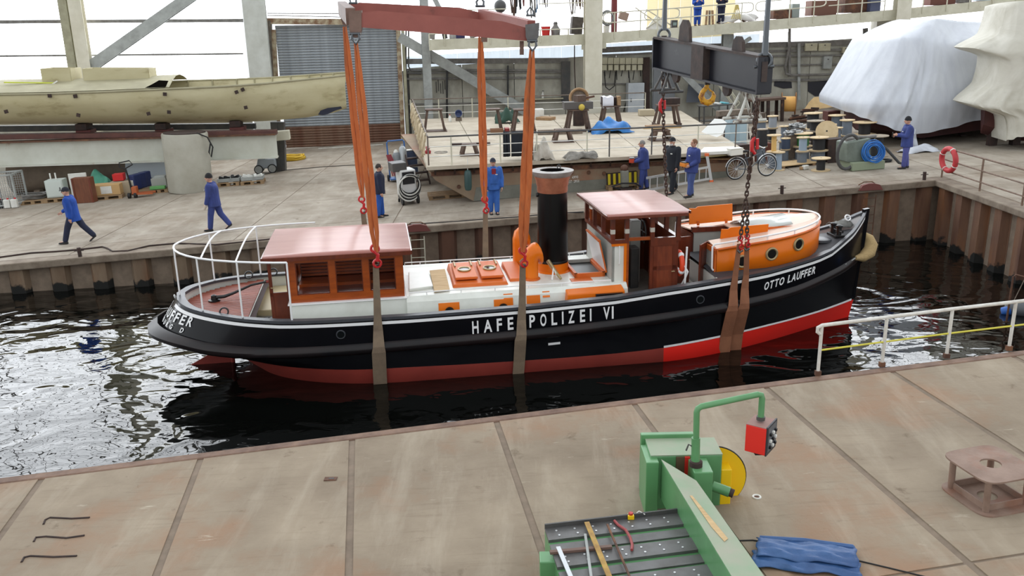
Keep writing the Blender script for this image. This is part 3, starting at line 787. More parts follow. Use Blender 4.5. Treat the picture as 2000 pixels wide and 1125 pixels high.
# aft rail
rail_z = lambda u: 2.74 - 0.02 * (u + 5)
def ring(u, s_, z=None, k=0.96):
    x, b_, zz = lp(6, u); return Vector((x + 0.06 * max(0, min(1, (-u - 6) / 0.9)), s_ * max(b_ - 0.07, 0), zz + 0.02 if z is None else z))
ur = [-4.33, -4.6, -5.0, -5.4, -5.8, -6.15, -6.45, -6.65, -6.8, -6.89, -6.925]
pts = [ring(u, -1, rail_z(u)) for u in ur] + [ring(u, 1, rail_z(u)) for u in reversed(ur)]
ar = MB().tube(pts, 0.022, 6).build('awning_rail', M_strp, tug, True)
MB().tube([pts[-1], pts[-1] + Vector((0.35, 0, 0))], 0.02, 6).build('awning_rail_end', M_strp, ar, True)
for u, s_ in ((-4.33, -1), (-5.33, -1), (-6.2, -1), (-6.91, -1), (-6.35, 1), (-5.35, 1)):
    MB().tube([ring(u, s_), ring(u, s_, rail_z(u))], 0.019, 6).build('stanchion', M_strp, tug, True)
for u in (-6.1, -5.35):
    a = ring(u, -1, rail_z(u)); c = ring(u, 1, rail_z(u))
    MB().tube([lerp(a, c, k / 8) + Vector((0, 0, 0.10 * math.sin(math.pi * k / 8))) for k in range(9)], 0.02, 6).build('awning_bow', M_strp, tug, True)
MB().torus((-7.0, 0.05, 1.6), 0.05, 0.012, 12, 6, RY(1.2)).build('stern_ring', M_strp, tug, True)

co = MB(); co.hexa([(-4.42, -1.38, 1.0), (-1.95, -1.38, 1.0), (-1.95, 1.38, 1.0), (-4.42, 1.38, 1.0), (-4.42, -1.33, 1.65), (-1.95, -1.33, 1.65), (-1.95, 1.33, 1.65), (-4.42, 1.33, 1.65)])
co.build('cabin_coaming', M_wht, tug, bevel=0.02)
MB().b2((-4.45, -1.36, 1.645), (-1.95, 1.36, 1.675)).build('coaming_ledge', M_strp, tug, bevel=0.01)
cab = MB()
for s_ in (-1, 1):
    y0, y1 = s_ * 1.25, s_ * 1.19
    cab.b2((-4.4, y0, 1.67), (-2.0, y1, 1.84)); cab.b2((-4.4, y0, 2.54), (-2.0, y1, 2.69))
    for a, c in ((-4.4, -4.24), (-3.56, -3.42), (-2.86, -2.72), (-2.17, -2.0)): cab.b2((a, y0, 1.84), (c, y1, 2.54))
cab.b2((-2.05, -1.19, 1.67), (-2.0, 1.19, 2.66)); cab.b2((-4.4, 0.1, 1.67), (-4.35, 1.19, 2.66))
cab = cab.build('aft_cabin', M_teak, tug)
for s_ in (-1, 1):
    for a, c in ((-4.24, -3.56), (-3.42, -2.86), (-2.72, -2.17)):
        w = MB()
        e = 0.018
        for q in ((a, 1.84, c, 1.84 + e), (a, 2.54 - e, c, 2.54), (a, 1.84, a + e, 2.54), (c - e, 1.84, c, 2.54)): w.b2((q[0], s_ * 1.235, q[1]), (q[2], s_ * 1.2, q[3]))
        w = w.build('window_frame', M_teakd, cab)
# slatted inner benches seen through the openings, lamps and curtains
inn = MB().b2((-4.3, 0.55, 1.67), (-2.1, 0.6, 2.15)).build('bench_back', M_teakd, cab)
for k in range(6): MB().b2((-4.28, 0.5, 1.7 + k * 0.075), (-2.12, 0.55, 1.75 + k * 0.075)).build('bench_slat', M_teak, cab)
MB().b2((-4.3, -0.1, 1.67), (-2.1, 0.55, 1.75)).build('bench_seat', M_teak, cab)
MB().b2((-4.3, -1.18, 1.66), (-2.1, 1.18, 1.68)).build('cabin_sole', M_teakd, cab)
for u in (-3.85, -2.45): MB().lathe([(0.02, 0), (0.05, 0.06), (0.05, 0.08)], (u, 1.1, 2.25), 10).build('wall_lamp', M_strp, cab, True)
rf = MB()
rr = []
for s_ in range(-6, 7):
    v_ = s_ / 6 * 1.37; rr.append([Vector((-4.87, v_, 2.70 + 0.03 * (1 - (s_ / 6) ** 2))), Vector((-1.83, v_, 2.70 + 0.03 * (1 - (s_ / 6) ** 2)))])
rf.grid(rr); rf = rf.build('cabin_roof', M_roof, cab, True, solid=0.05)
for v_ in (-1.375, 1.375): MB().b2((-4.89, v_ - 0.015, 2.62), (-1.81, v_ + 0.015, 2.70)).build('roof_edge', M_teakd, cab)
for u in (-4.885, -1.815): MB().b2((u - 0.015, -1.38, 2.63), (u + 0.015, 1.38, 2.71)).build('roof_edge', M_teakd, cab)
# open door at the aft end of the cabin
dr_ = MB()
for q in ((-4.83, 1.22, -4.76, 2.6), (-4.47, 1.22, -4.41, 2.6), (-4.83, 1.22, -4.41, 1.3), (-4.83, 2.52, -4.41, 2.6), (-4.83, 1.78, -4.41, 1.86)): dr_.b2((q[0], -1.02, q[1]), (q[2], -0.98, q[3]))
dr_ = dr_.build('cabin_door', M_teakd, tug)
MB().b2((-4.76, -1.01, 1.3), (-4.47, -0.99, 1.78)).build('door_panel', M_teakd, dr_)
MB().tube([(-4.79, -1.03, 1.98), (-4.79, -1.07, 1.98), (-4.72, -1.07, 1.98)], 0.012, 6).build('door_handle', M_brass, dr_, True)
MB().b2((-4.42, -1.25, 1.1), (-4.38, -1.02, 2.6)).build('door_post', M_teak, tug)

ec = MB()
prof_ = [(-1.52, 1.03), (-1.42, 1.58), (-1.30, 1.68), (0, 1.72), (1.30, 1.68), (1.42, 1.58), (1.52, 1.03)]
ec.loft([[Vector((u, a, z_)) for a, z_ in prof_] for u in (-1.97, 0, 2.9)])
ec = ec.build('engine_casing', M_wht, tug, True, ang=30)
def side_patch(u0, u1, z0, z1, m, name, par=ec, off=0.014):
    y = lambda z_: -(tab([(1.03, 1.52), (1.58, 1.42), (1.68, 1.3)], z_) + off)
    return MB().hexa([(u0, y(z0), z0), (u1, y(z0), z0), (u1, y(z0) + 0.03, z0), (u0, y(z0) + 0.03, z0), (u0, y(z1), z1), (u1, y(z1), z1), (u1, y(z1) + 0.03, z1), (u0, y(z1) + 0.03, z1)]).build(name, m, par)
side_patch(-1.3, -0.85, 1.25, 1.52, M_orange, 'orange_patch'); side_patch(-0.1, 0.32, 1.2, 1.52, M_orange, 'orange_patch'); side_patch(0.12, 0.32, 1.5, 1.62, M_orange, 'orange_patch')
side_patch(0.62, 0.92, 1.25, 1.56, M_orange, 'orange_patch'); side_patch(0.98, 1.14, 1.5, 1.62, M_orange, 'orange_patch')
for u in (-1.07, 0.1): MB().lathe([(0.1, -0.02), (0.1, 0.02)], (u, -1.50, 1.34), 16, RX(math.pi / 2)).build('porthole_opening', M_black, ec)
cu = MB(); cu.hexa([(1.42, -1.66, 1.05), (2.78, -1.66, 1.05), (2.78, -1.4, 1.05), (1.42, -1.4, 1.05), (1.5, -1.62, 1.58), (2.78, -1.62, 1.6), (2.78, -1.3, 1.66), (1.5, -1.3, 1.64)])
cu = cu.build('side_box', M_orange, ec, bevel=0.02)
MB().b2((2.12, -1.68, 1.48), (2.72, -1.62, 1.56)).build('side_box_opening', M_black, cu)
def handrail(u0, u1, v_, z_, n):
    r = MB().tube([(u0, v_, z_), (u0, v_, z_ + 0.09), (u1, v_, z_ + 0.09), (u1, v_, z_)], 0.014, 6).build('handrail', M_strp, ec, True)
    for k in range(n):
        u = lerp(u0, u1, (k + 0.5) / n); MB().tube([(u, v_, z_), (u, v_, z_ + 0.09)], 0.012, 6).build('rail_bracket', M_strp, ec, True)
handrail(-1.9, 2.55, -1.28, 1.66, 6); handrail(-1.9, 2.55, 1.28, 1.66, 6)
# skylight
sk = MB().hexa([(-0.95, -0.95, 1.66), (0.32, -0.95, 1.66), (0.32, 0.62, 1.66), (-0.95, 0.62, 1.66), (-0.9, -0.9, 1.76), (0.27, -0.9, 1.76), (0.27, 0.58, 1.86), (-0.9, 0.58, 1.86)]).build('skylight', M_primer, tug, bevel=0.02)
for k in range(2):
    u0 = -0.85 + 0.58 * k
    ln = MB().hexa([(u0, -0.72, 1.80), (u0 + 0.5, -0.72, 1.80), (u0 + 0.5, 0.35, 1.87), (u0, 0.35, 1.87), (u0, -0.72, 1.86), (u0 + 0.5, -0.72, 1.86), (u0 + 0.5, 0.35, 1.93), (u0, 0.35, 1.93)]).build('skylight_lid', M_primer, sk, bevel=0.015)
    Mr = RX(0.065)
    MB().torus((u0 + 0.25, -0.2, 1.905), 0.135, 0.022, 20, 6, Mr).build('port_rim', M_brass, ln, True)
    MB().lathe([(0.13, 0), (0.13, 0.012)], (u0 + 0.25, -0.2, 1.895), 20, Mr).build('port_glass', M_dkglass, ln)
    for e in (0.06, 0.44): MB().tube([(u0 + e, 0.0, 1.93), (u0 + e, 0.3, 1.95), (u0 + e, 0.48, 1.90)], 0.02, 6).build('hinge', M_brass, ln, True)
MB().hexa([(-1.9, -1.0, 1.69), (-1.36, -0.85, 1.69), (-1.4, 0.3, 1.7), (-1.85, 0.3, 1.7), (-1.9, -1.0, 1.75), (-1.36, -0.85, 1.75), (-1.4, 0.3, 1.78), (-1.85, 0.3, 1.78)]).build('hatch_cover', M_wht, tug, bevel=0.015)
MB().hexa([(-1.36, -1.2, 1.70), (-1.02, -1.14, 1.70), (-1.0, 0.35, 1.76), (-1.36, 0.3, 1.76), (-1.36, -1.2, 1.73), (-1.02, -1.14, 1.73), (-1.0, 0.35, 1.79), (-1.36, 0.3, 1.79)]).build('loose_board', M_plywood, tug)
MB().hexa([(0.36, -0.75, 1.66), (0.75, -0.75, 1.66), (0.75, 0.6, 1.70), (0.36, 0.6, 1.70), (0.38, -0.72, 1.76), (0.74, -0.72, 1.76), (0.74, 0.58, 1.82), (0.38, 0.58, 1.82)]).build('casing_hatch', M_primer, tug, bevel=0.015)
def cowl(u, v_, z0, h, yaw, name='ventilator_cowl'):
    mb = MB(); M3 = RZ(yaw); n = 14; rings = []
    def ringat(c, r, tilt, ry=None):
        return [Vector(c) + M3 @ (RY(tilt) @ Vector((r * math.cos(2 * math.pi * k / n), (ry or r) * math.sin(2 * math.pi * k / n), 0))) for k in range(n)]
    off = M3 @ Vector((1, 0, 0))
    for zz, r, dx, tl in ((0, 0.165, 0, 0), (0.08, 0.15, 0, 0), (h * 0.55, 0.15, 0, 0), (h * 0.7, 0.165, 0.01, 0.3), (h * 0.8, 0.2, 0.05, 0.8), (h * 0.82, 0.23, 0.12, 1.25), (h * 0.8, 0.26, 0.17, 1.4)):
        rings.append(ringat(Vector((u, v_, z0 + zz)) + off * dx, r, tl))
    mb.loft(rings, cap=False)
    o = mb.build(name, M_orange, tug, True, solid=0.012, ang=70)
    MB().lathe([(0.2, 0), (0.2, 0.03), (0.165, 0.05)], (u, v_, z0 - 0.01), 16).build('cowl_base', M_primer, o, True)
    return o
cowl(0.88, -0.62, 1.7, 0.72, 0.3); cowl(0.82, 0.68, 1.7, 0.85, 0.3)
# funnel
fu = MB().lathe([(0.355, 1.85), (0.352, 2.4), (0.342, 3.3), (0.34, 3.62)], (1.5, 0, 0), 28).build('funnel', mat('funnel_black', (9, 9, 10), 0.3, spec=0.25), tug, True)
MB().lathe([(0.44, 1.66), (0.43, 1.72), (0.37, 1.74), (0.36, 1.92)], (1.5, 0, 0), 28).build('funnel_base', M_orange, fu, True)
MB().lathe([(0.355, 1.93), (0.36, 1.95), (0.36, 1.97), (0.35, 1.99)], (1.5, 0, 0), 28).build('funnel_band', M_black, fu, True)
MB().lathe([(0.342, 3.56), (0.352, 3.60), (0.352, 3.70), (0.365, 3.72), (0.375, 3.82), (0.42, 3.93)], (1.5, 0, 0), 28).build('funnel_collar', M_copper, fu, True)
MB().lathe([(0.24, 3.8), (0.40, 3.90), (0.49, 4.03), (0.49, 4.05), (0.29, 4.06), (0.28, 4.055), (0.28, 3.85)], (1.5, 0, 0), 32, cap=False).build('funnel_rim', mat('funnel_rim', (150, 146, 142), 0.5, col2=(120, 112, 106), scale=5), fu, True)
MB().lathe([(0.28, 4.035), (0.28, 4.045)], (1.5, 0, 0), 24).build('funnel_mouth', mat('soot', (9, 8, 8), 1.0, spec=0.0), fu)  # black disc stands in for the dark inside of the funnel
MB().torus((1.68, 0.12, 4.1), 0.04, 0.012, 12, 5, RX(1.4)).build('lifting_eye', M_darksteel, fu, True)
MB().tube([(1.18, 0.0, 3.5), (1.12, 0, 3.5)], 0.05, 8).build('whistle_flange', M_black, fu, True)
MB().tube([(1.3, -0.45, 2.05), (1.42, -0.72, 1.85), (1.5, -0.9, 1.74)], [0.05, 0.04, 0.03], 8).build('whistle_pipe', M_brass, tug, True)
MB().tube([(1.32, -0.8, 1.7), (1.36, -0.75, 1.95), (1.45, -0.78, 1.75)], 0.025, 6).build('pipe_stand', M_strp, tug, True)
# coal hatch with lid leaning on the wheelhouse
hbx = MB()
for a, c in (((1.85, -0.78, 1.68), (2.55, -0.72, 1.8)), ((1.85, 0.42, 1.68), (2.55, 0.48, 1.8)), ((1.85, -0.78, 1.68), (1.91, 0.48, 1.8)), ((2.49, -0.78, 1.68), (2.55, 0.48, 1.8))): hbx.b2(a, c)
hbx = hbx.build('coal_hatch', M_primer, tug)
MB().b2((1.9, -0.72, 1.73), (2.5, 0.42, 1.735)).build('hatch_opening', M_black, hbx)
MB().b2((1.91, 0.38, 1.74), (2.49, 0.42, 1.82)).build('hatch_side', M_bgrey, hbx)
ld = MB(); ld.hexa([(2.56, -0.76, 1.82), (2.60, -0.76, 1.82), (2.60, 0.44, 1.82), (2.56, 0.44, 1.82), (2.40, -0.74, 2.5), (2.44, -0.74, 2.5), (2.44, 0.42, 2.5), (2.40, 0.42, 2.5)])
ld = ld.build('hatch_lid', M_strp, hbx)
for k, pp in enumerate((((2.58, -0.78, 1.8), (2.42, -0.76, 2.52)), ((2.58, -0.78, 1.8), (2.58, 0.46, 1.8)), ((2.42, -0.76, 2.52), (2.42, 0.44, 2.52)))):
    MB().beam(pp[0], pp[1], 0.06, 0.03).build('lid_edge', M_primer, hbx)
MB().b2((1.72, -1.12, 1.695), (2.2, -0.8, 1.705)).build('unpainted_plate', M_primer, tug)

wh = MB()
UA, UF, VW, ZS = 2.6, 4.12, 1.2, 2.56
wh.b2((UA, -VW, 1.1), (UA + 0.05, VW, ZS))                 # aft casing wall
wh = wh.build('wheelhouse', M_bgrey, tug)
MB().b2((UA, -VW, 1.1), (UA + 0.3, -VW + 0.05, ZS)).build('side_wall', M_wht, wh)
MB().b2((UA, VW - 0.05, 1.1), (UF, VW, ZS)).build('side_wall', M_teakd, wh)
MB().b2((UF - 0.05, -VW, 1.1), (UF, VW, ZS)).build('front_wall', M_teakd, wh)
MB().b2((UA + 0.05, -VW + 0.05, 1.12), (UF - 0.05, VW - 0.05, 1.16)).build('wheelhouse_floor', M_wood, wh)
MB().b2((UA + 0.05, 0.95, 1.16), (UA + 0.9, VW - 0.06, 2.9)).build('inner_lining', M_teak, wh)
MB().b2((UA + 0.06, -1.1, 1.2), (UA + 0.08, 1.1, 2.5)).build('inner_lining', M_teak, wh)
for z_ in (ZS, ):  # window sill all round
    f = MB()
    f.b2((UA - 0.04, -VW - 0.04, z_), (UA + 0.06, VW + 0.04, z_ + 0.08)); f.b2((UF - 0.06, -VW - 0.04, z_), (UF + 0.04, VW + 0.04, z_ + 0.08))
    f.b2((UA + 0.06, VW - 0.06, z_), (UF - 0.06, VW + 0.04, z_ + 0.08)); f.b2((UA + 0.06, -VW - 0.04, z_), (UA + 0.36, -VW + 0.06, z_ + 0.08)); f.b2((3.46, -VW - 0.04, z_ - 0.1), (UF - 0.06, -VW + 0.06, z_ + 0.08))
    f.build('window_sill', M_teakd, wh)
f = MB()
for a, c in (((UA - 0.02, -VW - 0.02, 3.1), (UF + 0.02, -VW + 0.06, 3.2)), ((UA - 0.02, VW - 0.06, 3.1), (UF + 0.02, VW + 0.02, 3.2)), ((UA - 0.02, -VW, 3.1), (UA + 0.06, VW, 3.2)), ((UF - 0.06, -VW, 3.1), (UF + 0.02, VW, 3.2))): f.b2(a, c)
f.build('head_beam', M_teakd, wh)
M_taped = mat('taped_wood', (196, 190, 178), 0.6)
for (u, v_) in [(UA, -VW), (UA + 0.32, -VW), (3.5, -VW), (UF - 0.02, -VW), (UA, -0.4), (UA, 0.4), (UA, VW - 0.02), (UF - 0.02, -0.4), (UF - 0.02, 0.4), (UF - 0.02, VW - 0.02), (3.1, VW - 0.02), (3.6, VW - 0.02)]:
    pz = MB().b2((u - 0.045, v_ - 0.045, ZS + 0.08), (u + 0.045, v_ + 0.045, 3.12)).build('window_post', M_teakd, wh)
    if v_ == -VW and u < 3.6: MB().b2((u - 0.047, v_ - 0.048, 2.78), (u + 0.047, v_ + 0.03, 2.88)).build('tape', M_taped, wh)
for a, c in (((2.9, -VW - 0.02, 1.1), (2.97, -VW + 0.05, 2.62)), ((3.46, -VW - 0.02, 1.1), (3.54, -VW + 0.05, 3.1)), ((2.9, -VW - 0.02, 2.6), (3.5, -VW + 0.05, 2.67))): MB().b2(a, c).build('door_frame', M_teak if a[0] < 3 else M_teakd, wh)
MB().b2((2.86, -VW - 0.03, 1.1), (2.915, -VW + 0.02, 2.58)).build('orange_edge', M_orange, wh); MB().b2((UA - 0.02, -VW - 0.03, 2.5), (2.9, -VW + 0.02, 2.57)).build('orange_edge', M_orange, wh)
MB().tube([(2.75, -VW - 0.03, 2.5), (2.75, -VW - 0.05, 2.48), (2.75, -VW - 0.05, 2.1), (2.75, -VW - 0.02, 2.08)], 0.012, 6).build('grab_rail', M_strp, wh, True)
d = MB()
for q in ((3.54, 1.3, 3.62, 2.62), (3.98, 1.3, 4.07, 2.62), (3.54, 1.3, 4.07, 1.42), (3.54, 1.9, 4.07, 1.99), (3.54, 2.5, 4.07, 2.62)): d.b2((q[0], -VW - 0.03, q[1]), (q[2], -VW + 0.01, q[3]))
d = d.build('wheelhouse_door', M_teakd, wh)
for z0, z1 in ((1.42, 1.9), (1.99, 2.5)): MB().b2((3.62, -VW - 0.02, z0), (3.98, -VW, z1)).build('door_panel', mat('mahogany_panel', (128, 60, 34), 0.35, col2=(104, 46, 28), scale=2.5, stretch=(5, 5, 1)), wh)
MB().tube([(4.02, -VW - 0.03, 1.86), (4.02, -VW - 0.07, 1.86), (3.95, -VW - 0.07, 1.86)], 0.012, 6).build('door_knob', M_brass, wh, True)
stw = MB().torus((3.75, 0.3, 2.45), 0.25, 0.02, 20, 6, RY(math.pi / 2)); 
for k in range(6): stw.tube([(3.75, 0.3, 2.45), (3.75, 0.3 + 0.31 * math.cos(k * math.pi / 3), 2.45 + 0.31 * math.sin(k * math.pi / 3))], 0.012, 5)
stw.build('steering_wheel', M_darksteel, wh, True)
MB().b2((3.4, 0.1, 1.2), (3.65, 0.5, 2.75)).build('steering_pedestal', M_bgrey, wh, bevel=0.03)
MB().b2((3.3, -0.3, 1.2), (3.5, 0.0, 2.2)).build('engine_telegraph', M_darksteel, wh, bevel=0.03)
r = MB(); rr = []
nn = 8
for s_ in range(-nn, nn + 1):
    v_ = s_ / nn * 1.42; e = 0.10 * max(0, abs(s_) - nn + 1)
    rr.append([Vector((2.42, v_, 3.2 + 0.03 * (1 - (s_ / nn) ** 2))), Vector((3.4, v_, 3.215 + 0.03 * (1 - (s_ / nn) ** 2))), Vector((4.32 - e, v_, 3.2 + 0.03 * (1 - (s_ / nn) ** 2)))])
r.grid(rr); r = r.build('wheelhouse_roof', M_roof, wh, True, solid=0.05)
for v_ in (-1.42, 1.42): MB().b2((2.41, v_ - 0.015, 3.15), (4.24, v_ + 0.015, 3.21)).build('roof_edge', M_teakd, wh)
for u in (2.41, 4.33): MB().b2((u - 0.012, -1.42 if u < 3 else -1.32, 3.17), (u + 0.012, 1.42 if u < 3 else 1.32, 3.23)).build('roof_edge', M_teakd, wh)
def door_leaf(a, c, z0, z1, name):
    a = Vector((a[0], a[1], 0)); c = Vector((c[0], c[1], 0)); d = c - a; n = Vector((-d.y, d.x, 0)).normalized() * 0.035
    mb = MB().prism([a + Vector((0, 0, z0)), c + Vector((0, 0, z0)), c + n + Vector((0, 0, z0)), a + n + Vector((0, 0, z0))], (0, 0, z1 - z0))
    o = mb.build(name, M_teakd, tug, bevel=0.008)
    for f0, f1 in ((0.08, 0.47), (0.53, 0.93)):
        p0 = a + d * 0.18 - n * 0.2; p1 = a + d * 0.82 - n * 0.2; za, zb_ = lerp(z0, z1, f0), lerp(z0, z1, f1)
        MB().prism([p0 + Vector((0, 0, za)), p1 + Vector((0, 0, za)), p1 + n * 0.15 + Vector((0, 0, za)), p0 + n * 0.15 + Vector((0, 0, za))], (0, 0, zb_ - za)).build('door_panel', M_teakd, o)
    MB().ball(a + d * 0.9 - n + Vector((0, 0, lerp(z0, z1, 0.5))), 0.02, 8, 6).build('knob', M_brass, o, True)
door_leaf((4.3, -0.45), (4.72, -0.35), 1.3, 2.42, 'companion_door'); door_leaf((4.72, -1.0), (4.98, -0.72), 1.35, 2.36, 'companion_door')
MB().b2((4.98, -1.22, 1.25), (5.04, -0.72, 2.3)).build('companion_bulkhead', M_bgrey, tug); MB().b2((4.98, 0.35, 1.25), (5.04, 1.22, 2.3)).build('companion_bulkhead', M_teakd, tug)
MB().b2((5.05, -0.72, 1.2), (6.1, -0.68, 2.3)).build('companion_lining', M_bgrey, tug); MB().b2((5.05, 0.33, 1.2), (6.1, 0.37, 2.45)).build('companion_lining', M_bgrey, tug); MB().b2((6.08, -0.7, 1.2), (6.12, 0.35, 2.45)).build('companion_lining', M_bgrey, tug)
MB().tube([(4.24, -1.35, 1.3), (4.27, -1.33, 2.42)], 0.022, 8).build('white_pole', M_strp, tug, True)
MB().torus((4.32, -1.05, 1.3), 0.17, 0.03, 18, 6).build('deck_ring', M_rubber, tug, True)
lr = MB().torus((4.2, -1.02, 1.98), 0.25, 0.06, 22, 8, RY(math.pi / 2)).build('life_ring', mat('lifering_orange', (232, 74, 36), 0.5), tug, True)
for k in range(4):
    a_ = k * math.pi / 2 + 0.6
    c_ = Vector((4.2, -1.02, 1.98)) + RY(math.pi / 2) @ Vector((0.25 * math.cos(a_), 0.25 * math.sin(a_), 0))
    MB().ball(c_, (0.075, 0.07, 0.075), 10, 8).build('ring_band', M_strp, lr, True)
MB().tube([(4.24, -1.3, 1.98), (4.3, -1.36, 1.85), (4.27, -1.3, 1.7), (4.24, -1.15, 1.5)], 0.02, 6).build('ring_line', M_strp, lr, True)
def fw_(u):
    if u < 6.0: return 1.28
    return 1.28 * max(0, 1 - ((u - 6.0) / 1.98) ** 2.2) ** 0.5
ftop = lambda u: 2.30 + 0.105 * (u - 5)
ufc = [5.0, 5.4, 5.8, 6.2, 6.6, 6.9, 7.2, 7.45, 7.65, 7.8, 7.9, 7.96, 7.98]
mb = MB()
near = [(u, -fw_(u)) for u in ufc]; loop = near + [(u, -v_) for u, v_ in reversed(near)]
wal = MB(); lp2 = [p for k_, p in enumerate(loop) if k_ == 0 or p != loop[k_ - 1]]
wal.grid([[Vector((u0, v0, fdz(u0, min(1, abs(v0) / 1.5)) - 0.12)) for u0, v0 in lp2], [Vector((u0, v0, ftop(u0))) for u0, v0 in lp2]])
fc = wal.build('fore_cabin', M_orange, tug, True, solid=0.03, ang=50)
top = MB()
for k in range(len(ufc) - 1):
    u0, u1 = ufc[k], ufc[k + 1]
    for a, c in ((-1, -0.55), (-0.55, 0.0), (0.0, 0.28), (0.28, 1)):
        if u1 <= 6.1 and -0.56 < a < 0.2 and c < 0.3: continue
        P = [Vector((u, s_ * (fw_(u) + 0.03), ftop(u) + 0.10 * (1 - s_ * s_))) for u, s_ in ((u0, a), (u1, a), (u1, c), (u0, c))]
        top.add(P, [(0, 1, 2, 3)])
top.build('cabin_top', M_roof2, fc, False, solid=0.03)
edge = MB()
lo_ = [Vector((u, v_ * 1.025, ftop(u) + 0.01)) for u, v_ in loop]
edge.tube(lo_, 0.03, 6); edge.build('top_moulding', M_primer, fc, True)
# port lights
for u, z_ in ((5.6, 2.0), (6.3, 2.13), (7.0, 2.28)):
    v_ = -fw_(u); du = 0.05; t_ = Vector((2 * du, -(fw_(u + du) - fw_(u - du)), 0)).normalized(); n_ = Vector((t_.y, -t_.x, 0)).normalized(); M3 = along(n_)
    c_ = Vector((u, v_, z_)) + n_ * 0.02
    pr = MB().torus(c_, 0.13, 0.03, 20, 8, M3).build('porthole_rim', M_brass, fc, True)
    MB().lathe([(0.12, 0), (0.12, 0.012)], c_, 20, M3).build('porthole_glass', M_dkglass, fc)
hr = [Vector((u, v_ * 0.97, ftop(u) + 0.12)) for u, v_ in loop]
hrn = MB().tube([hr[0] + Vector((-0.06, -0.02, -0.6)), hr[0] + Vector((-0.1, -0.02, -0.55)), hr[0] + Vector((-0.1, 0, -0.06)), hr[0] + Vector((-0.04, 0, 0))] + hr + [hr[-1] + Vector((-0.08, 0, -0.02)), hr[-1] + Vector((-0.1, 0, -0.3))], 0.022, 6).build('roof_rail', M_strp, fc, True)
for k in (1, 3, 5, 8, 12, 17, 20, 22, 24): MB().tube([hr[k], hr[k] - Vector((0, 0, 0.12))], 0.018, 6).build('rail_bracket', M_strp, fc, True)
# sliding hood, upright hatch leaves, runner
M_hood = mat('hood_grey', (196, 200, 196), 0.2, coat=0.4)
hd = MB(); hd.grid([[Vector((u, lerp(-0.62, 0.32, k / 8), ftop(u) + 0.12 + 0.14 * math.sin(math.pi * k / 8))) for u in (5.95, 7.1)] for k in range(9)]); hd = hd.build('sliding_hood', M_hood, fc, True, solid=0.02)
MB().b2((5.95, -0.65, 2.46), (7.12, -0.6, 2.6)).build('hood_side', M_primer, fc)
def leaf(u0, u1, v_, z0, z1, lean, name):
    P = [(u0, v_, z0), (u1, v_, z0 + 0.04), (u1, v_ + lean, z1 + 0.03), (u0 + 0.22, v_ + lean, z1), (u0 + 0.16, v_ + lean * 0.9, z1 - 0.04), (u0, v_ + lean * 0.9, z1 - 0.03)]
    o = MB().prism(P, (0, 0.03, 0)).build(name, M_orange, fc, bevel=0.006)
    for q in (0.2, 0.85): MB().b2((lerp(u0, u1, q) - 0.03, v_ - 0.02, z0 - 0.03), (lerp(u0, u1, q) + 0.03, v_ + 0.0, z0 + 0.08)).build('hinge', M_primer, fc)
leaf(5.28, 6.42, -0.74, 2.33, 2.68, -0.06, 'hatch_leaf'); leaf(4.98, 6.08, 0.48, 2.5, 2.92, 0.05, 'hatch_leaf')
MB().b2((5.0, 0.3, 2.34), (6.1, 0.42, 2.46)).build('hatch_coaming', M_teakd, fc); MB().b2((4.98, -0.8, 2.26), (5.3, -0.66, 2.36)).build('hatch_coaming', M_teakd, fc); MB().b2((4.96, -1.28, 2.2), (5.02, -0.7, 2.32)).build('aft_beam', M_primer, fc)
MB().b2((4.95, -1.28, 1.7), (4.99, -1.1, 2.28)).build('aft_panel', M_primer, fc)
dzb = fdz(8.5, 0)
bt = MB().b2((8.38, -0.32, dzb - 0.03), (8.62, 0.12, dzb + 0.03)).build('bitts', M_black, tug, bevel=0.01)
for v_ in (-0.24, 0.04):
    MB().lathe([(0.06, 0), (0.055, 0.2), (0.075, 0.22), (0.075, 0.26), (0.03, 0.28)], (8.5, v_, dzb), 12).build('bollard_post', M_black, bt, True)
MB().tube([(8.5, -0.4, dzb + 0.13), (8.5, 0.2, dzb + 0.13)], 0.03, 8).build('cross_bar', M_black, bt, True)
MB().lathe([(0.26, -0.03), (0.26, 0.03), (0.2, 0.045)], (8.05, 0.25 - 0.45, fdz(8.1, 0) + 0.0), 24).build('manhole_cover', M_cap, tug, True)
net = MB(); random.seed(3)
net.grid([[Vector((8.55 + 0.5 * a / 6, 0.12 + 0.38 * c / 5 - 0.05 * a / 6, 2.3 + 0.05 * a / 6 + 0.12 * math.sin(1.7 * a) * math.sin(1.3 * c + a) * 0.4 + 0.1 * math.sin(math.pi * c / 5))) for a in range(7)] for c in range(6)])
net.build('folded_cover', mat('cover_grey', (132, 132, 128), 0.8, col2=(108, 108, 104), scale=8, bump=0.5), tug, True, solid=0.02)
MB().torus((8.95, 0.2, 2.52), 0.07, 0.02, 12, 6, RX(1.0)).build('fairlead', M_strp, tug, True)
MB().hexa([(9.1, -0.02, 0.5), (9.22, -0.02, 0.5), (9.22, 0.02, 0.5), (9.1, 0.02, 0.5), (9.19, -0.02, 1.6), (9.29, -0.02, 1.6), (9.29, 0.02, 1.6), (9.19, 0.02, 1.6)]).build('stem_bar', M_hull, tug); MB().hexa([(9.2, -0.04, 1.4), (9.3, -0.04, 1.4), (9.3, 0.04, 1.4), (9.2, 0.04, 1.4), (9.22, -0.05, 2.76), (9.36, -0.05, 2.78), (9.36, 0.05, 2.78), (9.22, 0.05, 2.76)]).build('stem_head', M_hull, tug)
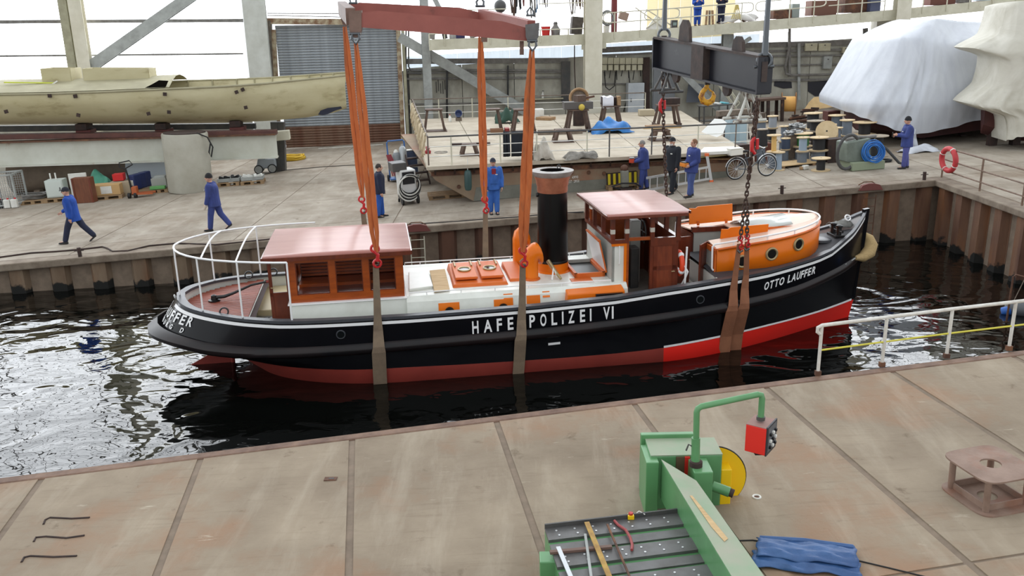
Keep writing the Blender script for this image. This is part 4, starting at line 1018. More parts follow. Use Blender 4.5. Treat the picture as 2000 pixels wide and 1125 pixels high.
# rope bow fender
fp = [(8.95, -0.3, 1.62), (9.2, -0.2, 1.6), (9.42, -0.08, 1.68), (9.52, 0.02, 1.85), (9.46, 0.05, 2.02), (9.36, 0.05, 2.12)]
bfn = MB().tube(fp, [0.05, 0.12, 0.17, 0.17, 0.12, 0.05], 12).build('bow_fender', M_tan, tug, True)
MB().tube([(8.95, -0.3, 1.62), (8.75, -0.42, 1.58), (8.55, -0.56, 1.55)], 0.018, 6).build('fender_shackle', M_greysteel, bfn, True)
# hull portholes and draught marks
for u, z_ in ((-3.37, 1.17), (4.4, 1.37)):
    c_ = Vector((u, -hb(u, z_) - 0.005, z_)); M3 = RX(math.pi / 2)
    MB().torus(c_, 0.085, 0.014, 20, 6, M3).build('hull_port_rim', M_cap, hull, True); MB().lathe([(0.075, 0), (0.075, 0.01)], c_, 18, M3).build('hull_port_glass', M_dkglass, hull)
def surf(u, z_, sg=-1):
    a = Vector(lp(5, u)); c = Vector(lp(6, u)); t = (z_ - a.z) / (c.z - a.z); p = lerp(a, c, t); return Vector((p.x, sg * p.y, z_))
def on_surf(u, z_, off, sg=-1):
    p = surf(u, z_, sg); e = 0.01
    t1 = surf(min(u + e, 9.3), z_, sg) - surf(max(u - e, -6.93), z_, sg); t2 = surf(u, z_ + e, sg) - p
    n = t1.cross(t2).normalized()
    if n.y * sg < 0 and u > -6.5: n = -n
    elif u <= -6.5 and n.x > 0: n = -n
    return p + n * off
def on_hull(u, z_, off=0.012): return Vector((u, -hb(u, z_) - off, z_))
MB().hexa([on_hull(0.98, 0.60), on_hull(1.24, 0.61), on_hull(1.24, 0.61, -0.01), on_hull(0.98, 0.60, -0.01), on_hull(0.98, 0.65), on_hull(1.24, 0.66), on_hull(1.24, 0.66, -0.01), on_hull(0.98, 0.65, -0.01)]).build('draught_mark', M_strp, hull)
def letter_on(mb, ch, u0, u1, zb0, zb1, h, fmap, shear=0.0):
    v, f = text_mesh(ch)
    xs_ = [p[0] for p in v]; ys = [p[1] for p in v]; x0, x1, y0, y1 = min(xs_), max(xs_), min(ys), max(ys)
    if ch == 'I': 
        pass
    P = []
    for x, y in v:
        fx = (x - x0) / max(1e-6, x1 - x0); fy = (y - y0) / max(1e-6, y1 - y0)
        P.append(fmap(lerp(u0, u1, fx) + shear * fy * h, lerp(zb0, zb1, fx) + fy * h))
    mb.add(P, f)
M_let = M_strp
z_of = lambda u: 0.985 + (u + 0.65) * 0.040
px2u = lambda px: -0.65 + (px - 922) * (2.42 + 0.65) / (1198 - 922)
for ch, a, c in (('H', 922, 934), ('A', 944, 960), ('F', 969, 979), ('E', 990, 1001), ('N', 1010, 1022), ('P', 1032, 1043), ('O', 1053, 1065), ('L', 1075, 1086), ('I', 1095.5, 1098.5), ('Z', 1108, 1120), ('E', 1131, 1141), ('I', 1150.5, 1153.5), ('V', 1177, 1190), ('I', 1194, 1197.5)):
    mb = MB(); letter_on(mb, ch, px2u(a), px2u(c), z_of(px2u(a)), z_of(px2u(c)), 0.275, lambda u, z_: on_surf(u, z_, 0.014)); mb.build('letter', M_let, hull, solid=0.006)
q0, q1 = 6.02, 7.5
zz_ = lambda u: 1.375 + (u - 6.02) * 0.115
cs = [('O', 1498, 1508), ('T', 1510, 1519), ('T', 1521, 1530), ('O', 1532, 1543), ('L', 1552, 1559), ('A', 1561, 1571), ('U', 1573, 1581), ('F', 1583, 1590), ('F', 1592, 1599), ('E', 1601, 1608), ('R', 1611, 1620)]
for ch, a, c in cs:
    ua, uc = lerp(q0, q1, (a - 1498) / 122.0), lerp(q0, q1, (c - 1498) / 122.0)
    mb = MB(); letter_on(mb, ch, ua, uc, zz_(ua), zz_(uc), 0.185, lambda u, z_: on_surf(u, z_, 0.014), 0.12); mb.build('letter', M_let, hull, solid=0.006)
# stern lettering follows the rounded stern
dense = [-6.93 + 0.01 * i for i in range(260)]
pth = [surf(u, 1.35) for u in dense]; acc = [0.0]
for a, c in zip(pth, pth[1:]): acc.append(acc[-1] + (c - a).length)
def stern(s, z_):
    sg = -1 if s >= 0 else 1; s = abs(s)
    return on_surf(tab(list(zip(acc, dense)), s), z_, 0.016, sg)
word = 'OTTO LAUFFER'; st = 0.235; s = 1.55 - len(word) * st
for ch in word:
    if ch != ' ': mb = MB(); letter_on(mb, ch, s, s + 0.16, 1.29, 1.29, 0.2, stern); mb.build('letter', M_let, hull, solid=0.006)
    s += st
word = 'HAMBURG D'; st = 0.2; s = 1.42 - len(word) * st
for ch in word:
    if ch != ' ': mb = MB(); letter_on(mb, ch, s, s + 0.1, 1.14, 1.14, 0.1, stern); mb.build('letter', M_let, hull, solid=0.006)
    s += st
# ================================================================ lifting gear
def bw(u, v_, z_): 
    c, s_ = math.cos(PHB), math.sin(PHB); return Vector((-0.518 + c * u - s_ * v_, 19.43 + s_ * u + c * v_, z_))
M_spr = mat('spreader_red', (152, 84, 74), 0.6, col2=(132, 70, 62), scale=1.2, col3=(108, 62, 54), scale3=2.5, lo3=0.6, hi3=0.8)
M_plate = mat('spreader_plate', (122, 96, 84), 0.6, col2=(96, 74, 64), scale=4)
M_plateg = mat('grey_plate', (98, 98, 98), 0.5, col2=(84, 80, 78), scale=4)
M_slo = mat('orange_webbing', (198, 108, 56), 0.8, col2=(172, 88, 44), scale=4, stretch=(3, 3, 0.6), col3=(120, 82, 58), scale3=2.5, lo3=0.55, hi3=0.8, bump=0.3)
M_slg = mat('grey_webbing', (134, 116, 96), 0.85, col2=(112, 96, 80), scale=3, bump=0.3, bscale=60)
M_slr = mat('brown_webbing', (150, 98, 70), 0.85, col2=(128, 82, 58), scale=3, bump=0.3, bscale=60)
M_hookred = mat('red_hook', (190, 30, 34), 0.4)
M_shack = mat('shackle_steel', (92, 96, 100), 0.35, metal=0.6)
M_chain = mat('rusty_chain', (86, 62, 50), 0.7, col2=(58, 46, 42), scale=9)
YN, YF = bw(-2.5, -2.05, 0).y, bw(-2.5, 2.05, 0).y
nA, nB = onY(706, 36, 16.95), onY(1030, 63, 17.35)
fA, fB_ = onY(676, 18, 21.0), onY(938, 31, 21.5)
sp = thing('spreader_frame', 'brick red steel spreader frame hanging over the tugboat', 'spreader frame', (nA + fB_) / 2)
def lp_(mb, name, m, par, smooth=False, bevel=0.0):
    root = par
    while root.parent is not None: root = root.parent
    l = root.location.copy(); mb.v = [p - l for p in mb.v]
    return mb.build(name, m, par, smooth, bevel)
def cham(a, b_, w, h):   # box girder with chamfered top ends
    d = (b_ - a).normalized(); n = d.cross(Vector((0, 0, 1))).normalized() * w / 2; u_ = n.cross(d).normalized() * h / 2
    if u_.z < 0: u_ = -u_
    L_ = (b_ - a).length
    pl = [a - u_, b_ - u_, b_ + u_ * 0.45, b_ - d * 0.5 + u_, a + d * 0.3 + u_, a + u_ * 0.6]
    return MB().prism([p - n for p in pl], n * 2)
lp_(cham(nA, nB, 0.16, 0.32), 'side_girder', M_spr, sp)
lp_(cham(fA, fB_, 0.16, 0.32), 'side_girder', M_spr, sp)
lp_(MB().beam(onY(685, 32, 17.2), onY(668, 16, 20.9), 0.18, 0.3), 'end_girder', M_plate, sp)
lp_(MB().beam(onY(1038, 55, 17.4), onY(940, 30, 21.5), 0.16, 0.28), 'end_girder', M_spr, sp)
def lug(name, pts, Y, th, m):
    P = [onY(x, y, Y) for x, y in pts]
    return lp_(MB().prism(P, (0, th, 0)), name, m, sp)
lug('end_plate', [(681, 22), (706, 20), (706, 58), (702, 70), (694, 74), (686, 70), (682, 58)], 16.85, 0.12, M_plate)
lug('end_plate', [(1026, 48), (1054, 44), (1052, 72), (1045, 83), (1038, 85), (1030, 80), (1027, 72)], 17.2, 0.12, M_plateg)
lug('end_plate', [(660, 5), (684, 16), (684, 40), (676, 52), (670, 48), (662, 28)], 20.95, 0.1, M_plate)
lp_(MB().beam(onY(1019, 80, 17.5), onY(1019, 107, 17.5), 0.08, 0.08), 'stop_bar', M_plate, sp)
lp_(MB().beam(onY(946, 50, 21.4), onY(946, 82, 21.4), 0.14, 0.1), 'stop_bar', M_plate, sp)
def shackle(name, label, px, py, Y, s_=0.12, rod=None, up=False):
    p = onY(px, py, Y); t = thing(name, label, 'shackle', p)
    k = 1 if up else -1
    MB().tube([(-s_ * 0.5, 0, 0), (-s_ * 0.62, 0, k * s_ * 0.7), (0, 0, k * s_ * 1.5), (s_ * 0.62, 0, k * s_ * 0.7), (s_ * 0.5, 0, 0)], s_ * 0.2, 8).build('bow', M_shack, t, True)
    MB().tube([(-s_ * 0.85, 0, 0), (s_ * 0.8, 0, 0)], s_ * 0.2, 8).build('pin', M_shack, t, True)
    if rod: MB().tube([(0, 0, k * s_ * 1.3), (rod, 0, 3.0)], 0.03, 8).build('rod', M_shack, t, True)
    return t
shackle('bow_shackle', 'shackle under the near left corner of the red spreader frame', 694, 66, 16.8, 0.12)
shackle('bow_shackle', 'shackle under the near right grey plate of the red spreader frame', 1040, 80, 17.15, 0.12)
shackle('bow_shackle', 'shackle above the far right end of the red spreader frame', 938, 12, 21.5, 0.14, 0.0, True)
shackle('bow_shackle', 'shackle above the left end of the red spreader frame', 690, 6, 17.6, 0.1, 0.0, True)
shackle('bow_shackle', 'shackle cluster above the right grey end plate', 1036, 30, 17.35, 0.1, 0.0, True)
# orange round slings (two strands each), red hooks, lower grey belts round the hull
def round_sling(label, a, Ya, b_, Yb, w0, w1):
    A = onY(*a, Ya); B = onY(*b_, Yb); t = thing('round_sling', label, 'sling', A, group='orange lifting slings')
    X = Vector((1, 0, 0))
    for s_ in (-1, 1):
        rings = []
        for k in range(11):
            q = k / 10; w = 0.74 * lerp(w0, w1, q) * (0.4 if k == 0 else (0.45 if k == 10 else (0.8 if k in (1, 9) else 1)))
            c_ = lerp(A, B, q) - A + X * (s_ * w * 0.5 + 0.008 * math.sin(2.1 * k + s_))
            rings.append([c_ + Vector((w * 0.54 * math.cos(2 * math.pi * j / 12), (0.03 + 0.012 * s_) * math.sin(2 * math.pi * j / 12), 0)) for j in range(12)])
        MB().loft(rings).build('strand', M_slo, t, True, ang=70)
    return A, B
def hook(label, px, py, Y, s_=1.0):
    p = onY(px, py, Y); t = thing('sling_hook', label, 'hook', p, group='red hooks joining the slings')
    for c_, M3 in (((0, 0, 0.14 * s_), RX(1.5)), ((0.03, 0, -0.14 * s_), RX(1.5) @ RY(0.4))):
        MB().torus(c_, 0.07 * s_, 0.024 * s_, 14, 6, M3).build('link', M_hookred, t, True)
    MB().tube([(-0.02, 0, 0.1 * s_), (0.05 * s_, 0.0, 0.02), (0.03 * s_, 0, -0.1 * s_)], 0.034 * s_, 8).build('body', M_hookred, t, True)
    MB().tube([(-0.05, 0.02, -0.17), (0.0, 0.0, -0.22), (0.06, -0.02, -0.17)], 0.02, 6).build('pin', M_shack, t, True)
def belt(label, name, top, u, sd, m, w0, w1, du=0.0):
    # flat belt from the hook down the hull side and under the keel
    t0 = top; sg = sd
    prof = [(hb(u, 1.5) + 0.06, 1.52), (hb(u, 1.2) + 0.05, 1.25), (lp(4, u)[1] + 0.125, lp(4, u)[2] + 0.12), (lp(4, u)[1] + 0.125, lp(4, u)[2]), (lp(3, u)[1] + 0.06, lp(3, u)[2]), (lp(2, u)[1] + 0.03, -0.05), (lp(1, u)[1] + 0.04, -0.75), (0.0, -1.16)]
    zs = tab(SHz, u)
    prof[0] = (lp(6, u)[1] + 0.05, zs + 0.05); prof[1] = (lerp(lp(6, u)[1], lp(5, u)[1], 0.4) + 0.05, zs - 0.25)
    P = [t0] + [bw(u + du * k / 7, sg * b_, z_) for k, (b_, z_) in enumerate(prof)]
    t = thing(name, label, 'sling', t0); W_ = [w0] + [lerp(w0 * 1.3, w1, min(1, k / 3)) for k in range(len(prof))]
    X = Vector((math.cos(PHB), math.sin(PHB), 0)) * 0.5; rings = []
    for k, p in enumerate(P):
        a = P[max(k - 1, 0)]; c = P[min(k + 1, len(P) - 1)]; d = (c - a).normalized(); n = X.cross(d).normalized() * 0.008
        rings.append([p - t0 - X * W_[k] - n, p - t0 + X * W_[k] - n, p - t0 + X * W_[k] + n, p - t0 - X * W_[k] + n])
    o = MB().loft(rings).build('webbing', m, t)
    MB().tube([rings[0][0].lerp(rings[0][2], 0.0) + Vector((0, 0, 0.04)), Vector((0, 0, 0.1)), rings[0][1] + Vector((0, 0, 0.04))], 0.02, 6).build('eye', m, t, True)
    return t
Y1 = bw(-2.55, -2.08, 0).y; Y2 = bw(-2.55, 2.08, 0).y; Y3 = bw(0.4, -2.08, 0).y; Y4 = bw(0.2, 2.08, 0).y
round_sling('orange sling at near left, reaching lowest beside the aft cabin roof', (695, 84), 16.85, (735, 492), Y1, 0.10, 0.145)
round_sling('orange sling at far left, partly behind the near left one', (673, 52), 20.9, (708, 386), Y2, 0.12, 0.13)
round_sling('orange sling in front of the black funnel side', (1039, 96), 17.2, (1021, 492), Y3, 0.13, 0.16)
round_sling('orange sling before the man in blue dungarees', (938, 66), 21.4, (946, 392), Y4, 0.12, 0.13)
hook('red hook over the near edge of the aft cabin roof', 733, 500, Y1, 1.1); hook('red hook behind the aft cabin roof', 707, 400, Y2); hook('red hook at the feet of the man in dungarees', 947, 400, Y4); hook('red and grey hook beside the orange ventilator cowls', 1021, 502, Y3)
belt('grey belt sling round the hull below the aft cabin', 'belt_sling', onY(734, 517, Y1), -2.6, -1, M_slg, 0.12, 0.285, -0.05)
belt('grey belt sling crossing the hull lettering', 'belt_sling', onY(1021, 515, Y3), 0.42, -1, M_slg, 0.12, 0.25, -0.15)
belt('grey belt sling going down behind the aft cabin roof', 'belt_sling', onY(709, 414, Y2), -2.75, 1, M_slg, 0.12, 0.27)
belt('grey belt sling against the far quay wall', 'belt_sling', onY(948, 416, Y4), 0.17, 1, M_slg, 0.12, 0.27)
M_bb = mat('beam_navy_black', (22, 24, 34), 0.45, col2=(34, 34, 40), scale=1.5, col3=(84, 86, 88), scale3=2.2, lo3=0.66, hi3=0.85)
M_bbr = mat('beam_rust', (72, 58, 52), 0.7, col2=(44, 38, 38), scale=5)
YA, YB = 18.15, 22.2
A = onY(1493, 147, YA); B = onY(1287, 103, YB)
bbm = thing('lifting_beam', 'black steel lifting beam hanging over the tugboat bow', 'lifting beam', (A + B) / 2)
H_ = 0.72
dB = (B - A).normalized(); nX = dB.cross(Vector((0, 0, 1))).normalized()
lp_(MB().beam(A, B, 0.05, H_ - 0.06), 'web', M_bb, bbm)
lp_(MB().beam(A + Vector((0, 0, H_ / 2)), B + Vector((0, 0, H_ / 2)), 0.34, 0.05), 'flange', M_bbr, bbm)
lp_(MB().beam(A - Vector((0, 0, H_ / 2)), B - Vector((0, 0, H_ / 2)), 0.34, 0.05), 'flange', M_bb, bbm)
for q in (0.0, 1.0, 0.52):
    P = lerp(A, B, q); lp_(MB().beam(P - Vector((0, 0, H_ / 2)), P + Vector((0, 0, H_ / 2)), 0.36 if q != 0.52 else 0.4, 0.04 if q != 0.52 else 0.5, dB), 'stiffener', M_bb if q != 0.52 else M_bbr, bbm)
def blug(q, w, h, up=1):
    P = lerp(A, B, q) + Vector((0, 0, up * H_ / 2)); d = dB * w / 2
    o = lp_(MB().prism([P - d - nX * 0.04, P + d - nX * 0.04, P + d * 0.8 + Vector((0, 0, up * h * 0.7)) - nX * 0.04, P + d * 0.3 + Vector((0, 0, up * h)) - nX * 0.04, P - d * 0.3 + Vector((0, 0, up * h)) - nX * 0.04, P - d * 0.8 + Vector((0, 0, up * h * 0.7)) - nX * 0.04], nX * 0.08), 'lug', M_bbr, bbm)
blug(0.22, 0.4, 0.32); blug(0.72, 0.5, 0.5); blug(0.3, 0.3, 0.24, -1); blug(0.8, 0.3, 0.24, -1)
M_leg = mat('chipped_white_leg', (206, 206, 198), 0.6, col2=(110, 92, 80), scale=6, lo=0.5, hi=0.62)
for q, m, s_ in ((0.14, M_leg, 1.0), (0.9, M_darksteel, 0.8)):
    P = lerp(A, B, q) - Vector((0, 0, H_ / 2)); b0 = P + Vector((0, 0, -0.62 * s_)); sp_ = 0.3 * s_
    for k in (-1, 1):
        for j in (-1, 1): lp_(MB().tube([P + dB * 0.12 * j, b0 + nX * k * sp_ + dB * 0.2 * j], 0.03, 8), 'foot_leg', m, bbm, True)
    for j in (-1, 1): lp_(MB().tube([b0 - nX * (sp_ + 0.1) + dB * 0.2 * j, b0 + nX * (sp_ + 0.1) + dB * 0.2 * j], 0.035, 8), 'foot_bar', m, bbm, True)
for px, py, Y, lab in ((1493, 118, YA, 'near'), (1297, 68, YB, 'far')):
    p = onY(px, py, Y)
    t = thing('suspension_link', 'shackle and rod hanging the %s end of the black lifting beam' % lab, 'shackle', p)
    MB().torus((0, 0, 0), 0.14, 0.035, 16, 8, RX(1.5)).build('shackle_bow', M_shack, t, True); MB().tube([(-0.2, 0, -0.12), (0.2, 0, -0.12)], 0.035, 8).build('pin', M_shack, t, True)
    MB().tube([(0, 0, 0.1), (0.0, 0, 0.6), (0.05, 0.1, 3.2)], [0.07, 0.06, 0.04], 8).build('rod', M_shack, t, True)
    MB().box((0, 0, -0.22), (0.12, 0.12, 0.4)).build('hanger', M_bbr, t)
# yellow hook
M_yel = mat('hook_yellow', (214, 158, 34), 0.5, col2=(140, 82, 40), scale=7, lo=0.5, hi=0.62)
p = onY(1382, 158, 20.2); t = thing('crane_hook', 'yellow crane hook hanging under the black lifting beam', 'hook', p); t.scale = (0.66,) * 3
MB().box((0, 0, 0.02), (0.16, 0.14, 0.3)).build('shank_block', M_bbr, t)
MB().tube([(0.0, 0, -0.1), (-0.03, 0, -0.22), (-0.15, 0, -0.36), (-0.2, 0, -0.52), (-0.12, 0, -0.68), (0.04, 0, -0.74), (0.19, 0, -0.66), (0.24, 0, -0.5), (0.19, 0, -0.36)], [0.07, 0.08, 0.085, 0.1, 0.115, 0.115, 0.1, 0.075, 0.03], 10).build('hook_body', M_yel, t, True)
MB().tube([(0.02, 0, -0.22), (0.1, 0, -0.32), (0.2, 0, -0.38)], 0.03, 6).build('safety_latch', M_yel, t, True)
# chains
def chain(label, pts, pitch=0.088, r=0.016):
    P = [Vector(p) for p in pts]; t = thing('lifting_chain', label, 'chain', P[0])
    base = None; k = 0
    for a, b_ in zip(P, P[1:]):
        n = max(1, int((b_ - a).length / pitch)); d = (b_ - a).normalized(); q0 = along(d)
        for i in range(n):
            c_ = a + (b_ - a) * ((i + 0.5) / n)
            if base is None:
                L_ = pitch * 0.72; W_ = 0.034; loop_ = []
                for j in range(12):
                    an = 2 * math.pi * j / 12; loop_.append((W_ * math.cos(an), 0, (L_ - W_) * (1 if math.sin(an) > 0.01 else (-1 if math.sin(an) < -0.01 else 0)) + W_ * math.sin(an)))
                base = MB().tube(loop_, r, 5, closed=True).build('link', M_chain, t, True); o = base
            else:
                o = bpy.data.objects.new('link', base.data); C.objects.link(o); o.parent = t
            o.matrix_local = Matrix.Translation(c_ - P[0]) @ (q0 @ RZ((k % 2) * math.pi / 2 + 0.5)).to_4x4(); k += 1
    return t
Yc = bw(5.3, -1.85, 0).y
cb = A - Vector((0, 0, H_ / 2))
chain('rusty chain from the near end of the black beam to the bow slings', [onY(1478, 190, YA), onY(1468, 300, YA + 0.02), onY(1456, 398, Yc)])
chain('left short chain leg above the bow slings', [onY(1455, 398, Yc), onY(1446, 466, Yc)])
chain('right short chain leg above the bow slings', [onY(1460, 398, Yc), onY(1459, 462, Yc)])
chain('rusty chain hanging from the far end of the black beam', [onY(1295, 150, YB), onY(1296, 250, YB), onY(1302, 385, YB)])
chain('second rusty chain bunched beside the near beam end', [onY(1481, 196, YA), onY(1474, 260, YA + 0.05), onY(1463, 345, YA + 0.1)])
for i, (px, py, Y, lab) in enumerate(((1293, 205, YB, 'red chain shortener on the far beam chain'), (1473, 282, YA, 'red chain shortener on the near beam chain'))):
    p = onY(px, py, Y); t = thing('chain_shortener', lab, 'chain hook', p)
    MB().tube([(0, 0, 0.16), (-0.05, 0.0, 0.05), (-0.04, 0, -0.12), (0.03, 0, -0.2)], [0.03, 0.045, 0.045, 0.03], 8).build('claw', M_hookred, t, True)
    MB().tube([(0.06, 0, 0.12), (0.07, 0, -0.1)], 0.035, 8).build('claw', M_hookred, t, True)
belt('left one of two brown belt slings round the bow', 'bow_belt_sling', onY(1444, 476, Yc), 5.22, -1, M_slr, 0.10, 0.27, -0.16)
belt('right one of two brown belt slings round the bow', 'bow_belt_sling', onY(1459, 472, Yc), 5.5, -1, M_slr, 0.10, 0.27, -0.12)
for px, py, lab in ((1446, 474, 'left red hook above the bow slings'), (1459, 470, 'right red hook above the bow slings')): hook(lab, px, py, Yc - 0.02, 0.7)
# ================================================================ left: old hull on stands and things beneath
QR = math.atan(FB)
def gthing(name, label, cat, px, py, rot=QR, group=None):
    return thing(name, label, cat, group=group, M=ground_M(onG(px, py), rot))
def gs(px, py):        # metres per pixel for upright things standing at that floor point
    p = onG(px, py); return (p - CAM).dot(FW) / FPX
M_old = mat('old_cream_hull', (196, 188, 154), 0.7, col2=(178, 168, 130), scale=0.7, col3=(128, 112, 78), scale3=1.4, lo3=0.56, hi3=0.85, stretch=(0.6, 1, 1.6), bump=0.15)
M_oldd = mat('old_deck_olive', (166, 160, 132), 0.75, col2=(144, 138, 112), scale=1)
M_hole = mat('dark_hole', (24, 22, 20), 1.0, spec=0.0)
LA, LB = 40.4, FB
gun = [(-160, 190), (0, 185), (110, 183), (220, 179), (330, 174), (440, 169), (520, 163), (600, 155), (650, 150), (676, 147)]
bot_ = [(-160, 244), (0, 242), (110, 241), (220, 240), (330, 239), (440, 237), (520, 233), (600, 225), (650, 216), (679, 207)]
hbw = [(-160, 2.1), (220, 2.1), (330, 2.0), (440, 1.65), (520, 1.2), (600, 0.62), (650, 0.26), (676, 0.03)]
oh = thing('old_boat_hull', 'stripped cream boat hull standing on girders at left', 'boat', onL(300, 240, LA, LB))
ohl = oh.location
rows_n = []; gn, gf = [], []
for (px, yg), (_, yb) in zip(gun, bot_):
    b_ = tab(hbw, px)
    g_ = onL(px, yg, LA - b_, LB); k_ = onL(px, yb, LA - b_ * 0.35, LB); n = Vector((-math.sin(QR), math.cos(QR), 0))
    c_ = g_ + n * b_
    S = []
    for sd in (-1, 1):
        half = [c_ + n * (sd * b_) + Vector((0, 0, 0.12 if sd > 0 else 0)), c_ + n * (sd * b_ * 0.98) + Vector((0, 0, (k_.z - g_.z) * 0.35)), c_ + n * (sd * b_ * 0.86) + Vector((0, 0, (k_.z - g_.z) * 0.68)), c_ + n * (sd * b_ * 0.55) + Vector((0, 0, (k_.z - g_.z) * 0.93)), c_ + Vector((0, 0, (k_.z - g_.z) * 1.06))]
        for p_ in half[1:]: p_.x += (k_.x - g_.x) * 0.9
        S.append(half)
    rows_n.append([p - ohl for p in S[0]] + [p - ohl for p in reversed(S[1][:-1])])
    gn.append(S[0][0] - ohl); gf.append(S[1][0] - ohl)
ho = MB().grid(rows_n).build('hull_shell', M_old, oh, True, solid=0.05, ang=60)
MB().tube(gn, 0.05, 6).build('gunwale', M_oldd, oh, True); MB().tube(gf, 0.05, 6).build('gunwale', M_oldd, oh, True)
dk = MB(); dk.grid([[lerp(gn[i], gf[i], t) + Vector((0, 0, 0.04 + 0.38 * math.sin(math.pi * t))) for t in (0.02, 0.2, 0.4, 0.6, 0.8, 0.98)] for i in range(5)]); dk.build('old_deck', M_oldd, oh, True)
nv = Vector((-math.sin(QR), math.cos(QR), 0))
for k in range(9):    # ribs on the far inner side forward
    q = 4 + k * 0.5; i = int(q); t_ = q - i
    if i + 1 >= len(gf): break
    a = lerp(gf[i], gf[i + 1], t_) - nv * 0.05; MB().beam(a, a + Vector((0, 0, -0.75)) - nv * 0.12, 0.05, 0.06).build('rib', M_oldd, oh)
def obox(px0, px1, yt, yb, dep, off, m, name, open_top=False):
    a = onL(px0, yb, LA + off, LB) - ohl; c = onL(px1, yb, LA + off, LB) - ohl; h = (onL(px0, yt, LA + off, LB) - ohl).z - a.z
    mb = MB(); d = nv * dep; z = Vector((0, 0, h)); w = (c - a).normalized()
    if not open_top: mb.hexa([a, c, c + d, a + d, a + z, c + z, c + d + z, a + d + z])
    else:
        for p0, p1 in ((a, c), (c, c + d), (c + d, a + d), (a + d, a)): mb.beam(p0 + z / 2, p1 + z / 2, 0.05, h)
    return mb.build(name, m, oh)
obox(84, 140, 134, 160, 1.4, -0.6, M_old, 'hatch_trunk', True); obox(165, 292, 134, 158, 1.3, -0.6, M_old, 'cabin_trunk', True)
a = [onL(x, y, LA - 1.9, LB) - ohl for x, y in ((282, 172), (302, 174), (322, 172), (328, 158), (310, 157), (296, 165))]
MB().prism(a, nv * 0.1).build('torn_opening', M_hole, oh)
a = [onL(x, y, LA - tab(hbw, x) - 0.06, LB) - ohl for x, y in ((621, 224), (626, 216), (640, 211), (666, 208), (668, 212), (655, 216), (640, 223), (630, 225))]
MB().prism(a, nv * 0.03).build('dark_repair_patch', M_hullblue if False else mat('navy_patch', (28, 32, 50), 0.6), oh)
for x, y in ((12, 218), (97, 187), (147, 188), (322, 184), (330, 219), (462, 180), (474, 175), (153, 225), (480, 210), (290, 222)):
    p = onL(x, y, LA - tab(hbw, x) - 0.04, LB) - ohl; MB().box(p, (0.14, 0.05, 0.14), RY(random.uniform(-0.4, 0.4))).build('hull_fitting', M_rustd, oh)
# loose battens on the old deck
for k, (pa, pb, m, lab) in enumerate((((0, 168), (145, 172), M_darksteel, 'thin dark rod lying on the old hull deck'), ((82, 178), (112, 158), M_white, 'short pale stick lying across the old hull deck'), ((8, 161), (105, 162), mat('lime_batten', (200, 208, 70), 0.6), 'lime yellow batten on the old hull deck'))):
    A = onL(*pa, LA - 1.1, LB); B = onL(*pb, LA - 0.9, LB); tag(MB().beam(A, B, 0.07, 0.05).build('batten', m, loc=A), lab, 'batten')
# girders
def girder(name, label, pa, pb, a_, w, h, m, bands=True):
    A = onL(*pa, a_, LB); B = onL(*pb, a_, LB); t = thing(name, label, 'girder', A)
    d = B - A
    if bands:
        MB().beam((0, 0, 0), d, 0.06, h).build('web', m, t)
        for k in (-1, 1): MB().beam(Vector((0, 0, k * h / 2)), d + Vector((0, 0, k * h / 2)), w, 0.06).build('flange', M_rust if k > 0 else m, t)
    else: MB().beam((0, 0, 0), d, w, h).build('body', m, t, bevel=0.02)
    return t
M_wg = mat('white_girder', (206, 208, 198), 0.6, col2=(186, 186, 172), scale=0.8, col3=(148, 104, 62), scale3=1.1, lo3=0.66, hi3=0.78)
girder('white_girder', 'long white steel girder under the old cream hull', (-60, 303), (541, 284), 39.2, 0.5, 0.98, M_wg)
girder('rust_girder', 'rusty red girder lying on the white girder', (-60, 268), (541, 258), 39.5, 0.6, 0.2, mat('rust_red', (104, 66, 58), 0.7, col2=(80, 52, 48), scale=2), False)
girder('rail_beam', 'dark rail beam under the old hull keel', (-60, 252), (500, 246), 41.3, 0.3, 0.25, M_darksteel, False)
girder('pale_block_beam', 'short pale beam end beside the roller door', (505, 268), (566, 263), 40.5, 0.5, 0.4, M_cream, False)
for k, (x, y) in enumerate(((165, 251), (318, 250), (462, 245))):
    p = onL(x, y, 40.1, LB); t = thing('keel_block', ['keel block under the old hull, leftmost of three', 'middle keel block under the old hull', 'keel block under the old hull bow, rightmost of three'][k], 'block', p, QR, 'keel blocks under the old hull')
    MB().box((0, 0, 0.1), (0.45, 0.9, 0.26)).build('upper_timber', M_rustd, t, bevel=0.02); MB().box((0.05, 0, -0.14), (0.6, 0.8, 0.2)).build('lower_timber', mat('oxide_block', (96, 52, 48), 0.8), t, bevel=0.02)
for k, (x, y0, y1) in enumerate(((549, 238, 298), (536, 238, 260))):
    A = onL(x, y0, 41.5, LB); B = onL(x, y1, 41.5, LB); B.z = gz(B.x)
    tag(MB().beam(A, B, 0.3, 0.3, (0, 1, 0)).build('dark_prop', M_darksteel, loc=B), ['dark prop under the old hull bow near the roller door', 'shorter dark prop just left of the roller door'][k], 'prop')
